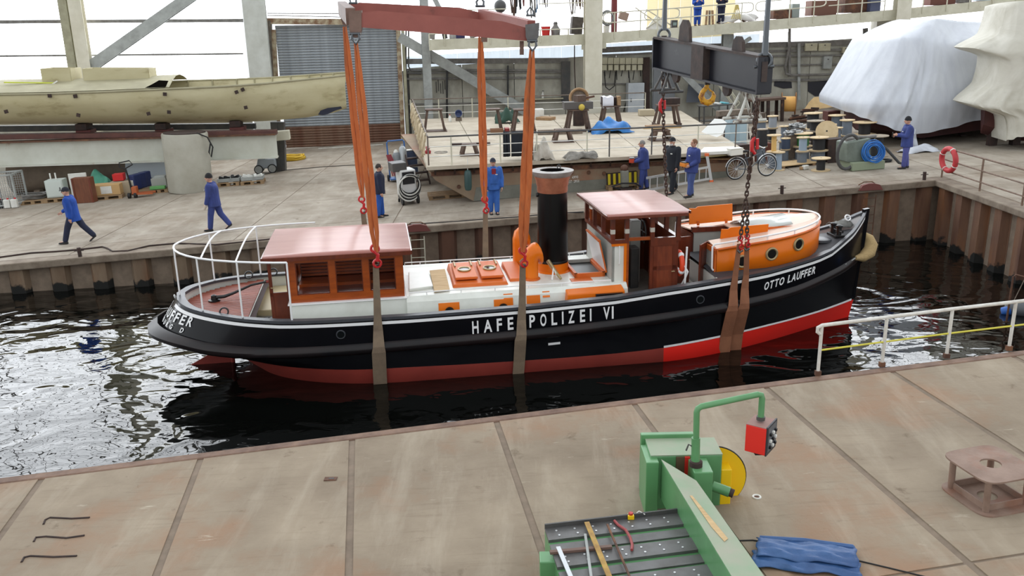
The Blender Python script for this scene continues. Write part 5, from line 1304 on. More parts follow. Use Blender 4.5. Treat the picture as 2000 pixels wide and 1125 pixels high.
# concrete cylinder stand
t = gthing('concrete_stand', 'leaning pale concrete cylinder in front of the white girder', 'stand', 373, 372)
t.matrix_world = t.matrix_world @ Matrix.Rotation(0.05, 4, 'Y')
sc_ = gs(373, 372)
MB().lathe([(0.86, 0), (0.88, 0.05), (0.9, 2.3), (0.88, 2.36)], n=28).build('barrel', mat('stand_concrete', (178, 176, 164), 0.75, col2=(160, 156, 142), scale=1.2, col3=(140, 104, 78), scale3=0.9, lo3=0.66, hi3=0.85), t, True)
MB().lathe([(0.82, 2.36), (0.82, 2.40)], n=28).build('top_plate', M_rustd, t)
MB().tube([(0.6, -0.6, 2.4), (0.95, -0.4, 2.2), (1.12, -0.4, 1.8), (1.02, -0.4, 1.4), (0.96, -0.45, 1.6), (1.05, -0.45, 1.95)], 0.03, 6).build('hanging_hose', M_rubber, t, True)
# big pipe lying at the back under the girder
A = onL(30, 365, 40.9, LB); B = onL(328, 350, 40.9, LB); A.z = gz(A.x) + 0.75; B.z = gz(B.x) + 0.75
t = thing('large_pipe', 'large brown pipe lying in shadow under the white girder', 'pipe', A)
MB().tube([(0, 0, 0), B - A], 0.75, 24).build('barrel', mat('pipe_brown', (122, 108, 94), 0.75, col2=(100, 88, 76), scale=1.5), t, True)
for k in (0.2, 0.8): MB().box(lerp(Vector(), B - A, k) - Vector((0, 0.7, 0.66)), (0.25, 0.3, 0.2)).build('chock', M_woodgrey, t)
# white-blue panel leaning under the girder
P = [onL(x, y, 39.7, LB) for x, y in ((246, 349), (334, 346), (330, 308), (244, 312))]
t = thing('leaning_sheet', 'large pale blue-white panel leaning under the white girder', 'panel', (P[0].x, P[0].y, gz(P[0].x)))
MB().prism([p - Vector(t.location) for p in P], (0, 0.05, 0)).build('sheet', mat('panel_bluewhite', (196, 206, 214), 0.5), t)
for k in (0, 1): MB().box((P[k].x - t.location.x, 0, (P[k].z - t.location.z) / 2), (0.08, 0.05, max(0.1, P[k].z - t.location.z))).build('leg', M_greysteel, t)

M_pal = mat('pallet_wood', (160, 132, 98), 0.85, col2=(124, 102, 78), scale=4, stretch=(1, 6, 1), rnd=0.12)
PAL = {}
def pallet(label, px, py, rot=None, w=1.2, d=0.8, p=None):
    rot = QR + random.uniform(-0.08, 0.08) if rot is None else rot
    t = thing('pallet', label, 'pallet', group='wooden pallets on the quay', M=ground_M(p if p is not None else onG(px, py), rot))
    def piece(kind, c_, sz):
        key = (kind, sz)
        if key not in PAL: PAL[key] = MB().box((0, 0, 0), sz).build(kind, M_pal, t); o = PAL[key]
        else: o = bpy.data.objects.new(kind, PAL[key].data); C.objects.link(o); o.parent = t
        o.location = c_
    for k in range(5): piece('deck_board', (0, -d / 2 + 0.06 + k * (d - 0.12) / 4, 0.133), (w, 0.12, 0.022))
    for i in (-1, 0, 1):
        for j in (-1, 0, 1): piece('block', (i * (w / 2 - 0.07), j * (d / 2 - 0.06), 0.072), (0.14, 0.12, 0.1))
        piece('bottom_board', (0, i * (d / 2 - 0.06), 0.011), (w, 0.12, 0.022))
    return t
def setz(o, dz): o.matrix_world = Matrix.Translation((0, 0, dz)) @ o.matrix_world; return o
pallet('pallet carrying coiled cable left of the grey cabinet', 70, 396, w=0.9); pallet('pallet under the grey metal cabinet', 116, 392, w=0.9)
pallet('pallet under the cardboard box with white notice', 213, 387); pallet('pallet under the three blue boxes', 277, 377, w=0.9); pallet('pallet with grey and green blocks by the concrete stand', 315, 374, w=0.7)
pallet('left of two pallets of metal trays beside the concrete stand', 450, 361, w=0.9); pallet('right of two pallets of metal trays, by the grey blower', 495, 358, w=0.95)
# wire cage
t = gthing('wire_cage', 'grey wire mesh cage with bottles at far left', 'cage', 20, 402)
w, d, h = 1.0, 1.1, 1.3
fr_ = MB()
for x in (-w / 2, w / 2):
    for y in (-d / 2, d / 2): fr_.box((x, y, h / 2), (0.06, 0.06, h))
    fr_.box((x, 0, h), (0.06, d, 0.06)); fr_.box((x, 0, 0.12), (0.06, d, 0.06))
for y in (-d / 2, d / 2): fr_.box((0, y, h), (w, 0.06, 0.06)); fr_.box((0, y, 0.12), (w, 0.06, 0.06))
fr_.build('cage_frame', M_greysteel, t)
for y in (-d / 2, d / 2):
    m_ = MB()
    for k in range(12): m_.box((-w / 2 + (k + 0.5) * w / 12, y, h / 2), (0.012, 0.012, h))
    for k in range(14): m_.box((0, y, 0.12 + k * h / 14), (w, 0.012, 0.012))
    m_.build('wire_mesh', M_greysteel, t)
for k, (x, y) in enumerate(((22, 404), (8, 404), (36, 403))):
    q = gthing('canister', ['white canister with red cap below the wire cage', 'dark canister at the far left edge', 'white and red bottle right of the cage'][k], 'canister', x, y)
    MB().box((0, -0.3, 0.18), (0.24, 0.18, 0.34)).build('body', M_white if k != 1 else M_rubber, q, bevel=0.03); MB().lathe([(0.04, 0.35), (0.04, 0.4)], (0.05, -0.3, 0), 10).build('cap', M_hookred, q)
# coiled cable heap on pallet
def coil(name, label, cat, px, py, R, r, n, m, dz=0.0, jit=0.06, flat=1.0, p=None, tiltM=None):
    t = thing(name, label, cat, M=ground_M((p if p is not None else onG(px, py)) + Vector((0, 0, dz)), 0))
    for k in range(n):
        rr_ = R * (1 + random.uniform(-jit, jit) * 2); c_ = Vector((random.uniform(-jit, jit) * R, random.uniform(-jit, jit) * R * flat, r * 1.0 + r * 1.5 * (k // 2)))
        pts = [Vector((rr_ * math.cos(a), rr_ * flat * math.sin(a), r * 0.6 * math.sin(3 * a + k))) for a in [2 * math.pi * i / 22 for i in range(22)]]
        if tiltM is not None: pts = [tiltM @ (q + c_) for q in pts]
        else: pts = [q + c_ for q in pts]
        MB().tube(pts, r, 6, closed=True).build('turn', m, t, True)
    return t
coil('cable_coil', 'grey cable coiled on the pallet at left', 'coil', 70, 394, 0.38, 0.03, 7, M_girt, 0.16, 0.12)
def cabinet(name, label, cat, px, py, sz, m, dz=0.15, rot=None, bev=0.015):
    t = thing(name, label, cat, M=ground_M(onG(px, py) + Vector((0, 0, dz)), QR if rot is None else rot)); MB().box((0, 0, sz[2] / 2), sz).build('body', m, t, bevel=bev); return t
t = cabinet('metal_cabinet', 'pale grey metal cabinet tipped on a pallet', 'cabinet', 116, 391, (0.68, 0.6, 0.7), mat('cabinet_grey', (196, 204, 198), 0.5), 0.16)
MB().box((0, -0.31, 0.35), (0.6, 0.02, 0.6)).build('door', mat('cabinet_grey2', (204, 212, 206), 0.5), t); MB().box((0.22, -0.33, 0.35), (0.03, 0.03, 0.12)).build('handle', M_darksteel, t)
for x in (-0.2, 0.0): MB().tube([(x, 0.1, 0.7), (x, 0.1, 0.95)], 0.03, 8).build('pipe_stub', M_white, t, True)
t = cabinet('wooden_crate', 'reddish brown wooden panel crate standing on end', 'crate', 170, 395, (0.75, 0.35, 1.0), mat('crate_brown', (120, 70, 44), 0.6, col2=(94, 52, 34), scale=2, stretch=(6, 6, 1)), 0.0, QR - 0.15)
for x in (-0.34, 0.34): MB().box((x, -0.185, 0.5), (0.06, 0.02, 0.98)).build('batten', M_teakd, t)
t = cabinet('white_board', 'white board standing behind the brown crate', 'board', 160, 388, (0.7, 0.06, 1.05), M_white, 0.0); MB().box((0, 0.06, 0.06), (0.7, 0.2, 0.1)).build('foot', M_wood, t)
def drape(name, label, cat, px, py, sx, sy, h, m, seed=1, dz=0.0, fold=5.0, p=None, rot=None):
    r = random.Random(seed); t = thing(name, label, cat, M=ground_M((p if p is not None else onG(px, py)) + Vector((0, 0, dz)), QR if rot is None else rot))
    nx, ny = 18, 14; ph = [r.uniform(0, 6.3) for _ in range(6)]; rows_ = []
    for j in range(ny + 1):
        row = []
        for i in range(nx + 1):
            a, c = 2 * i / nx - 1, 2 * j / ny - 1; e = max(0.0, 1 - (abs(a) ** 2.6 + abs(c) ** 2.6) * 0.9)
            z = h * e ** 0.6 * (0.7 + 0.3 * math.sin(2.1 * a * 2 + ph[0]) * math.sin(1.7 * c * 2 + ph[1])) + 0.06 * h * math.sin(fold * a * 2 + ph[2] + 2 * c) + 0.05 * h * math.sin(fold * 1.6 * c + ph[3] + 3 * a)
            edge_ = 1 + 0.08 * math.sin(5 * math.atan2(c, a) + ph[4]) + 0.05 * math.sin(9 * math.atan2(c, a) + ph[5])
            row.append(Vector((a * sx / 2 * edge_, c * sy / 2 * edge_, max(z, 0.008))))
        rows_.append(row)
    MB().grid(rows_).build('cloth', m, t, True, solid=0.012)
    return t
cabinet('cardboard_box', 'cardboard box with a white paper notice on its front', 'box', 213, 386, (1.15, 0.7, 0.42), mat('cardboard', (196, 160, 110), 0.8), 0.15)
p = onG(213, 386); M0 = ground_M(p + Vector((0, 0, 0.15)), QR)
t = thing('paper_notice', 'white paper notice on the cardboard box', 'notice', M=M0 @ Matrix.Translation((0.05, -0.36, 0.22))); MB().box((0, 0, 0), (0.42, 0.01, 0.3)).build('sheet', M_white, t)
drape('green_sheet', 'turquoise green sheet thrown over goods behind the crate', 'sheet', 195, 376, 1.5, 1.2, 0.95, mat('turquoise_sheet', (92, 166, 140), 0.7, col2=(70, 138, 116), scale=3), 4)
cabinet('red_box', 'small bright red box behind the pallet truck', 'box', 238, 380, (0.42, 0.4, 0.28), mat('box_red', (200, 34, 36), 0.5), 0.6)
cabinet('goods_stack', 'stack of pale cartons under the red box', 'carton', 240, 381, (0.8, 0.6, 0.58), mat('carton', (170, 156, 132), 0.8), 0.0)
for k, (x, y) in enumerate(((268, 377), (278, 374), (287, 371))):
    t = cabinet('blue_crate', ['nearest of three dark blue boxes with white labels', 'middle one of three dark blue boxes', 'rear one of three dark blue boxes'][k], 'box', x, y, (0.3, 0.45, 0.62), mat('crate_blue', (34, 48, 96), 0.5), 0.16, QR - 0.5, 0.04); t['group'] = 'blue boxes on the pallet'
    MB().box((-0.155, 0.05, 0.32), (0.01, 0.22, 0.22)).build('label_patch', M_white, t); MB().box((0, -0.23, 0.3), (0.2, 0.01, 0.22)).build('label_patch', M_white, t)
t = cabinet('concrete_weights', 'pale grey weight blocks on the pallet by the stand', 'block', 315, 373, (0.6, 0.4, 0.4), mat('weight_grey', (158, 158, 152), 0.7), 0.16); MB().box((0.05, 0, 0.44), (0.45, 0.38, 0.1)).build('cap_block', M_greysteel, t, bevel=0.02)
cabinet('green_pad', 'bright green pad in front of the grey weights', 'pad', 310, 376.5, (0.6, 0.25, 0.12), mat('pad_green', (98, 160, 92), 0.6), 0.16)
# pallet truck
t = gthing('pallet_truck', 'orange and black pallet truck with upright handle', 'pallet truck', 262, 386)
for x in (-0.12, 0.12): MB().lathe([(0.11, -0.05), (0.11, 0.05)], (x - 0.02, -0.1, 0.11), 14, RY(math.pi / 2)).build('wheel', M_rubber, t, True)
MB().tube([(0, -0.1, 0.12), (-0.02, -0.12, 0.6), (-0.1, -0.1, 1.2)], 0.035, 8).build('tiller_bar', M_black, t, True)
MB().tube([(-0.1, -0.1, 1.18), (-0.32, -0.1, 1.28), (-0.3, -0.1, 1.44), (0.1, -0.1, 1.5), (0.2, -0.1, 1.34), (-0.1, -0.1, 1.2)], 0.025, 8).build('handle_loop', M_black, t, True)
for y in (-0.2, 0.2): MB().beam((0.05, y * 0.3, 0.16), (0.75, y + 0.2, 0.12), 0.16, 0.06).build('fork', mat('truck_orange', (176, 90, 48), 0.5), t)
MB().box((0.08, 0, 0.3), (0.2, 0.3, 0.3)).build('pump_body', mat('truck_orange', (176, 90, 48), 0.5), t, bevel=0.02)
# trays on the pallets
for k, (x, y) in enumerate(((450, 360), (495, 357))):
    t = thing('metal_tray', ['pale tray with black scrap on the left pallet', 'aluminium tray with white fittings on the right pallet'][k], 'tray', M=ground_M(onG(x, y) + Vector((0, 0, 0.15)), QR))
    MB().box((0, 0, 0.04), (0.86, 0.66, 0.06)).build('tray_base', M_white if k == 0 else M_greysteel, t)
    for q in (-1, 1): MB().box((q * 0.43, 0, 0.08), (0.03, 0.66, 0.14)).build('tray_rim', M_greysteel, t); MB().box((0, q * 0.33, 0.08), (0.86, 0.03, 0.14)).build('tray_rim', M_greysteel, t)
    for j in range(4): MB().box((-0.3 + 0.2 * j, random.uniform(-0.15, 0.15), 0.14), (0.25, 0.12, 0.14), RZ(j * 0.9) @ RY(0.4)).build('scrap', M_black if k == 0 else M_white, t, bevel=0.02)
    MB().box((0.1, -0.43, -0.05), (0.18, 0.01, 0.12)).build('tag', M_white, t)
# grey wheeled blower
t = gthing('wheeled_blower', 'grey two-wheeled blower machine beside the yellow hose', 'machine', 521, 337)
MB().box((0.1, 0, 0.42), (0.75, 0.5, 0.42)).build('body', mat('machine_grey', (150, 158, 164), 0.5), t, bevel=0.06)
MB().beam((-0.25, 0, 0.3), (-0.05, 0, 0.95), 0.4, 0.28).build('duct', mat('machine_grey', (150, 158, 164), 0.5), t)
for x in (-0.3, 0.3):
    for y in (-0.27, 0.27):
        w_ = MB().lathe([(0.2, -0.04), (0.2, 0.04)], (x, y, 0.2), 20, RX(math.pi / 2)).build('tyre', M_rubber, t, True); MB().lathe([(0.16, -0.05), (0.16, 0.05)], (x, y, 0.2), 20, RX(math.pi / 2)).build('rim', M_greysteel, w_, True)
coil('hose_coil', 'coiled yellow hose on the floor before the roller door', 'hose', 572, 312, 0.52, 0.035, 8, mat('hose_yellow', (206, 168, 40), 0.5), 0.0, 0.08)
# ================================================================ grounded work pontoon
ZD = 2.8
def D(px, py): return onZ(px, py, ZD)
PA, PB = 29.45, 0.2036
M_pdeck = mat('pontoon_deck', (186, 176, 158), 0.85, col2=(160, 148, 130), scale=1.0, col3=(134, 118, 100), scale3=0.8, lo3=0.58, hi3=0.8, world=True, bump=0.15, bscale=12, rnd=0.05)
M_pside = mat('pontoon_side', (146, 128, 106), 0.75, col2=(126, 104, 84), scale=1.2, col3=(152, 102, 78), scale3=0.6, lo3=0.5, hi3=0.75)
M_pgrey = mat('pontoon_boot', (124, 124, 114), 0.75, col2=(104, 104, 94), scale=2)
M_prail = mat('pontoon_rail', (118, 108, 98), 0.7, col2=(88, 74, 64), scale=6)
FL, FR_, BR_, BL_ = D(833, 326), D(1458, 294), D(1330, 216), D(803, 233)
pt = thing('work_pontoon', 'flat pontoon with railing lying on the quay behind the tug', 'pontoon', FL - Vector((0, 0, ZD - gz(FL.x))))
pl0 = pt.location.copy()
def pp(name, mb, m, smooth=False, bevel=0.0, par=None):
    mb.v = [p - pl0 for p in mb.v]; return mb.build(name, m, par or pt, smooth, bevel)
def dq(s, t): return lerp(lerp(FL, FR_, s), lerp(BL_, BR_, s), t)
for i in range(6):
    for j in range(3):
        g = 0.0012
        c4 = [dq(i / 6 + g, j / 3 + g), dq((i + 1) / 6 - g, j / 3 + g), dq((i + 1) / 6 - g, (j + 1) / 3 - g), dq(i / 6 + g, (j + 1) / 3 - g)]
        pp('deck_plate', MB().prism([p - Vector((0, 0, 0.06)) for p in c4], (0, 0, 0.06)), M_pdeck)
pp('deck_underlay', MB().prism([dq(0, 0) - Vector((0, 0, 0.1)), dq(1, 0) - Vector((0, 0, 0.1)), dq(1, 1) - Vector((0, 0, 0.1)), dq(0, 1) - Vector((0, 0, 0.1))], (0, 0, 0.05)), M_pdeck)
pp('deck_lip', MB().beam(FL - Vector((0, 0, 0.05)), FR_ - Vector((0, 0, 0.05)), 0.1, 0.12), M_pdeck)
HA = PA + 0.35
hp = [(840, 336), (1445, 306), (1440, 342), (1420, 351), (925, 393), (850, 352)]
hull_ = [onL(x, y, HA, PB) for x, y in hp]; n_ = Vector((-0.2, 0.98, 0)) * 11.5
pp('pontoon_hull', MB().prism(hull_, n_), M_pside)
strip = [onL(x, y, HA - 0.015, PB) for x, y in ((930, 366), (1425, 334), (1420, 351), (925, 393))]
pp('boot_plating', MB().prism(strip, (0, 0.01, 0)), M_pgrey)
pp('rubbing_band', MB().beam(onL(842, 340, HA, PB), onL(1445, 312, HA, PB), 0.1, 0.14), M_rust)
for k in range(16): 
    x = 850 + 38 * k; pp('bracket', MB().beam(onL(x, 332 - (x - 840) * 0.05, HA - 0.25, PB), onL(x, 343 - (x - 840) * 0.05, HA, PB), 0.05, 0.05), M_rustd)
for x, y in ((885, 333), (980, 336), (1150, 333), (1180, 335), (1116, 334), (896, 361), (1300, 322)):
    p = onL(x, y + 4, HA - 0.03, PB); pp('rivet_boss', MB().lathe([(0.07, -0.03), (0.06, 0.03)], p, 10, RX(1.57)), M_rust, True)
for j, (w_, x0, x1, y0, y1) in enumerate((('B DEW 4,90', 1098, 1130, 351, 348), ('TRAGLAST 2,50', 1095, 1132, 359, 356))):
    n2 = len(w_)
    for i, ch in enumerate(w_):
        if ch == ' ': continue
        f0, f1 = i / n2, (i + 0.75) / n2; mb = MB()
        v, f = text_mesh(ch); xs_ = [q[0] for q in v]; ys = [q[1] for q in v]
        for_ = lambda x, y: onL(lerp(lerp(x0, x1, f0), lerp(x0, x1, f1), (x - min(xs_)) / max(1e-6, max(xs_) - min(xs_))), lerp(y0, y1, f0) - 5.5 * (y - min(ys)) / max(1e-6, max(ys) - min(ys)), HA - 0.03, PB)
        mb.add([for_(x, y) for x, y in v], f); pp('letter', mb, M_white)
# front rail
def fe_(s, h): return dq(s, 0.012) + Vector((0, 0, h))
pp('top_rail', MB().tube([fe_(0.01, 0.95), fe_(0.35, 0.95), fe_(1.03, 0.95)], 0.03, 6), M_darksteel, True)
for h in (0.62, 0.3): pp('rail_wire', MB().tube([fe_(0.01, h), fe_(1.03, h)], 0.016, 6), M_white, True)
for s_, m in ((0.075, M_cream), (0.22, M_cream), (0.33, M_cream), (0.485, M_cream), (0.555, M_darksteel), (0.69, M_darksteel), (0.84, M_cream), (0.965, M_prail)): pp('rail_post', MB().tube([fe_(s_, 0), fe_(s_, 0.95)], 0.025, 6), m, True)
def be_(s, h): return dq(s, 0.985) + Vector((0, 0, h))
pp('top_rail', MB().tube([be_(0.0, 1.0), be_(0.86, 1.0)], 0.03, 6), M_prail, True)
for h in (0.65, 0.3): pp('rail_wire', MB().tube([be_(0.0, h), be_(0.86, h)], 0.016, 6), M_white, True)
for s_ in (0.0, 0.1, 0.22, 0.35, 0.62, 0.86): pp('rail_post', MB().tube([be_(s_, 0), be_(s_, 1.0)], 0.026, 6), M_cream, True)
def le_(t, h): return dq(0.008, t) + Vector((0, 0, h))
pp('top_rail', MB().tube([le_(0.02, 0.95), le_(0.99, 1.0)], 0.03, 6), M_prail, True)
for t_ in (0.02, 0.25, 0.5, 0.75, 0.99): pp('rail_post', MB().tube([le_(t_, 0), le_(t_, 0.96)], 0.026, 6), M_prail, True)
# rags and ropes hung along the left rail
M_rag = mat('old_canvas', (204, 190, 160), 0.9, col2=(168, 148, 118), scale=4, bump=0.4)
random.seed(11)
for k in range(9):
    t_ = 0.06 + 0.1 * k; a = le_(t_, 0.95); t = thing('hanging_rag', 'cream canvas strip hung over the left pontoon rail, %s' % ['frontmost', 'second from the front', 'third from the front', 'fourth from the front', 'middle one', 'fourth from the back', 'third from the back', 'second from the back', 'rearmost'][k], 'rag', a, group='canvas strips on the left pontoon rail')
    rows_ = []
    for j in range(6):
        w = 0.3 + 0.05 * math.sin(j + k)
        rows_.append([Vector((-0.06 - 0.02 * j + 0.05 * math.sin(i * 2.2 + j + k), (i / 4 - 0.5) * w * 2, 0.03 - j * 0.15 - 0.03 * math.sin(i * 1.7 + k))) for i in range(5)])
    MB().grid(rows_).build('canvas', M_rag, t, True, solid=0.03)
# stools
M_st = mat('stool_rust', (98, 78, 66), 0.75, col2=(72, 56, 48), scale=4, bump=0.2)
def stool(label, px, py, w=0.95, h=0.95, low=False, rot=0.1, group='steel stools on the pontoon'):
    t = thing('steel_stool', label, 'stool', D(px, py), rot, group); tw = w * (0.75 if low else 0.72); d = w * 0.8
    MB().box((0, 0, h - 0.03), (tw * 1.15, d * 0.85, 0.06)).build('top', M_st, t, bevel=0.008)
    for i in (-1, 1):
        for j in (-1, 1): MB().beam((i * w * 0.46, j * d * 0.42, 0.05), (i * tw * 0.42, j * d * 0.3, h - 0.06), 0.1 if not low else 0.13, 0.1).build('leg', M_st, t)
    MB().prism([(-w * 0.58, -d * 0.58, 0.0), (w * 0.58, -d * 0.58, 0.0), (w * 0.58, d * 0.58, 0.0), (-w * 0.58, d * 0.58, 0.0)], (0, 0, 0.03)).build('base_plate', M_st, t)
    for i in (-1, 1): MB().box((i * w * 0.5, 0, 0.09), (0.04, d, 0.12)).build('base_rib', M_st, t)
    return t
stool('tall steel stool at the back left of the pontoon deck', 849, 256, 0.95, 0.98)
stool('tall steel stool behind the far orange sling', 960, 256, 0.95, 0.98)
stool('tall steel stool behind the near orange sling', 1022, 258, 1.0, 1.0)
stool('tall steel stool carrying the anvil block before the cable ring', 1128, 256, 1.05, 0.95)
stool('tall steel stool with the white towel on it', 1192, 246, 0.95, 0.92)
stool('tall steel stool behind the far beam chain', 1302, 246, 1.1, 0.95)
stool('low steel stool in front, left of the far orange sling', 917, 303, 0.6, 0.42, True)
stool('low steel stool with a plank lying behind it, mid deck', 1099, 277, 0.72, 0.5, True)
stool('low steel stool carrying timber boards', 1290, 274, 0.75, 0.42, True)
def dthing(name, label, cat, px, py, h=0.0, rot=0.1, group=None): return thing(name, label, cat, D(px, py) + Vector((0, 0, h)), rot, group)
def dbox(name, label, cat, px, py, sz, m, h=0.0, rot=0.1, bev=0.01):
    t = dthing(name, label, cat, px, py, h, rot); MB().box((0, 0, sz[2] / 2), sz).build('body', m, t, bevel=bev); return t
t = dbox('anvil_block', 'dark steel block clamped on the stool before the cable ring', 'block', 1128, 256, (1.25, 0.6, 0.3), mat('block_grey', (84, 80, 78), 0.6), 0.96); MB().ball((0.12, -0.32, 0.08), 0.14, 12, 8).build('yellow_ball', mat('ball_yellow', (196, 172, 70), 0.6), t, True); MB().box((0.1, 0, 0.42), (0.42, 0.34, 0.3), RZ(0.4)).build('upper_block', M_st, t, bevel=0.01); MB().beam((-0.1, 0.1, 0.34), (0.75, 0.1, 0.5), 0.12, 0.08).build('bar', M_rust, t)
t = thing('cable_drum_ring', 'large wooden cable drum flange behind the anvil stool', 'cable drum', D(1131, 246) + Vector((0, 0, 1.25)), 0.1)
for k in range(3): MB().torus((0, 0.05 * k, 0), 0.42 - 0.03 * (k == 1), 0.045, 24, 6, RX(math.pi / 2)).build('ring', M_wood, t, True)
MB().lathe([(0.36, -0.02), (0.36, 0.02)], (0, 0.15, 0), 24, RX(math.pi / 2)).build('disc', M_woodgrey, t); MB().box((0, 0.1, -0.84), (0.5, 0.2, 0.8)).build('stand', M_rustd, t)
t = dbox('vice_block', 'dark block with a white towel over it', 'block', 1190, 245, (0.75, 0.5, 0.34), M_rustd, 0.93)
t = dthing('towel', 'white towel hung over the dark block', 'towel', 1186, 246, 1.27)
MB().grid([[Vector((-0.28 + 0.5 * i / 5, y_, z_ + 0.03 * math.sin(i * 2))) for i in range(6)] for y_, z_ in ((-0.3, -0.45), (-0.29, -0.2), (-0.27, 0.02), (-0.1, 0.06), (0.15, 0.04), (0.27, 0.0), (0.28, -0.25))]).build('cloth', mat('towel_white', (226, 226, 232), 0.9), t, True, solid=0.02)
dbox('wood_offcut', 'pale wooden offcut on the towel stool', 'offcut', 1207, 246, (0.14, 0.4, 0.4), M_wood, 0.93)
drape('blue_tarpaulin', 'crumpled bright blue tarpaulin on the pontoon deck', 'tarpaulin', 0, 0, 1.75, 1.3, 0.62, mat('tarp_blue', (46, 128, 198), 0.55, col2=(28, 92, 160), scale=2.5), 8, 0.0, 5, D(1191, 258), 0.1)
drape('grey_tarpaulin', 'crumpled grey and white tarpaulin at the front pontoon edge', 'tarpaulin', 0, 0, 1.15, 0.75, 0.3, mat('tarp_grey', (150, 146, 138), 0.8, col2=(92, 88, 82), scale=4), 21, 0.0, 6, D(1134, 309), 0.1)
drape('green_bag', 'dark green bag lying beside the stool at the back', 'bag', 0, 0, 1.1, 0.8, 0.75, mat('bag_green', (46, 74, 62), 0.8), 3, 0.0, 4, D(990, 240), 0.1)
drape('foam_sheet', 'translucent white plastic sheet heaped by the black cloth', 'sheet', 0, 0, 0.7, 0.8, 0.75, mat('foam_white', (196, 190, 178), 0.6, col2=(170, 162, 150), scale=4), 5, 0.0, 4, D(1060, 311), 0.1)
t = dthing('blue_bucket', 'small blue bucket tipped over at the back of the deck', 'bucket', 896, 236)
MB().lathe([(0.14, -0.15), (0.18, 0.18), (0.17, 0.18), (0.13, -0.13)], (0, 0, 0.32), 16, RX(1.2)).build('pail', mat('bucket_blue', (92, 108, 150), 0.5), t, True); MB().box((0, 0, 0.08), (0.3, 0.3, 0.16)).build('stand_off', M_woodgrey, t)
t = dthing('plastic_bottle', 'small white bottle beside the blue bucket', 'bottle', 879, 238); MB().lathe([(0.07, 0), (0.07, 0.22), (0.03, 0.28), (0.03, 0.33)], n=12).build('bottle_body', M_white, t, True); MB().lathe([(0.034, 0.33), (0.034, 0.36)], n=10).build('cap', M_hookred, t)
t = dthing('black_cloth', 'two black cloths hung over the front pontoon rail', 'cloth', 1012, 312)
for x0, x1 in ((-0.5, -0.28), (-0.22, 0.52)):
    MB().grid([[Vector((lerp(x0, x1, i / 6), y_ + 0.03 * math.sin(2.5 * i), z_)) for i in range(7)] for y_, z_ in ((-0.12, 0.15), (-0.1, 0.5), (-0.06, 0.92), (0.0, 0.97), (0.06, 0.9), (0.1, 0.4), (0.12, 0.1))]).build('cloth_panel', mat('cloth_black', (32, 36, 44), 0.85), t, True, solid=0.015)
for k, (dx, m, h) in enumerate(((0.0, M_plywood, 0.45), (-0.05, M_wood, 0.52))):
    t = dthing('timber_board', ['pale timber board lying on the low stool', 'darker timber board stacked on the pale one'][k], 'board', 1292, 273, h); MB().box((dx, 0, 0.03), (1.5 - 0.3 * k, 0.3, 0.06)).build('plank', m, t)
t = dthing('plank_beam', 'grey plank lying across the deck behind the low stool', 'plank', 1094, 262, 0.0); MB().box((0, 0, 0.1), (1.9, 0.2, 0.2)).build('plank', M_woodgrey, t, bevel=0.01)
dbox('dark_bar', 'dark square bar lying at the front left of the deck', 'bar', 920, 284, (1.5, 0.2, 0.1), M_rustd)
coil('rope_ring', 'thin rope ring lying on the front left deck', 'rope', 0, 0, 0.24, 0.012, 2, M_girt, 0.0, 0.03, 1.0, D(861, 298))
t = dthing('red_valve', 'small red valve by the rope ring', 'valve', 836, 300); MB().lathe([(0.1, 0), (0.12, 0.1), (0.05, 0.16), (0.1, 0.2)], n=12).build('valve_body', mat('valve_red', (150, 34, 38), 0.5), t, True); MB().torus((0, 0, 0.24), 0.08, 0.015, 12, 5).build('handwheel', mat('valve_red', (150, 34, 38), 0.5), t, True)
dbox('wooden_box', 'small wooden tool box under the stool at the sling', 'box', 970, 258, (0.55, 0.3, 0.16), mat('box_brown', (132, 96, 72), 0.8)); dbox('red_tool', 'red handled tool lying by the stool', 'tool', 990, 256, (0.2, 0.5, 0.14), mat('tool_red', (156, 60, 56), 0.6))
dbox('white_sack', 'white paper sack behind the near orange sling', 'sack', 1052, 232, (0.5, 0.4, 0.5), M_white, 0, 0.1, 0.05); dbox('plank_pile', 'small pile of planks right of the white sack', 'planks', 1066, 234, (0.8, 0.6, 0.14), M_wood, 0, -0.5)
dbox('stone_block', 'pale stone block at the back of the deck', 'block', 1262, 226, (0.75, 0.5, 0.32), mat('stone', (178, 166, 142), 0.9), 0, 0.1, 0.04)
dbox('tool_case', 'dark case lying on the stool behind the chain', 'case', 1308, 245, (0.75, 0.5, 0.26), M_rustd, 0.96)
# fender, pallet and goods below the pontoon bow
p = onL(914, 352, PA - 0.12, PB); t = thing('boat_fender', 'dark green sausage fender hanging on the pontoon side', 'fender', p)
MB().lathe([(0.02, -0.36), (0.1, -0.33), (0.125, -0.22), (0.125, 0.22), (0.1, 0.31), (0.03, 0.35)], n=16).build('body', mat('fender_green', (52, 78, 76), 0.35), t, True); MB().tube([(0, 0, 0.34), (0, 0.05, 0.75)], 0.012, 6).build('lanyard', M_white, t, True)
pallet('pallet lying in the shadow under the pontoon bow', 872, 384, QR, 1.3, 0.9)
pallet('pallet under the striped counterweight', 1215, 368, QR, 1.15, 0.7)
t = thing('striped_block', 'yellow and black striped block on a pallet beside the pontoon', 'block', M=ground_M(onG(1215, 367) + Vector((0, 0, 0.15)), QR))
MB().box((0, 0.1, 0.2), (1.1, 0.3, 0.4)).build('body', M_rustd, t)
for k in range(6): MB().box((-0.48 + 0.19 * k, -0.055, 0.2), (0.09, 0.012, 0.38)).build('stripe', mat('stripe_yellow', (216, 196, 40), 0.6), t)
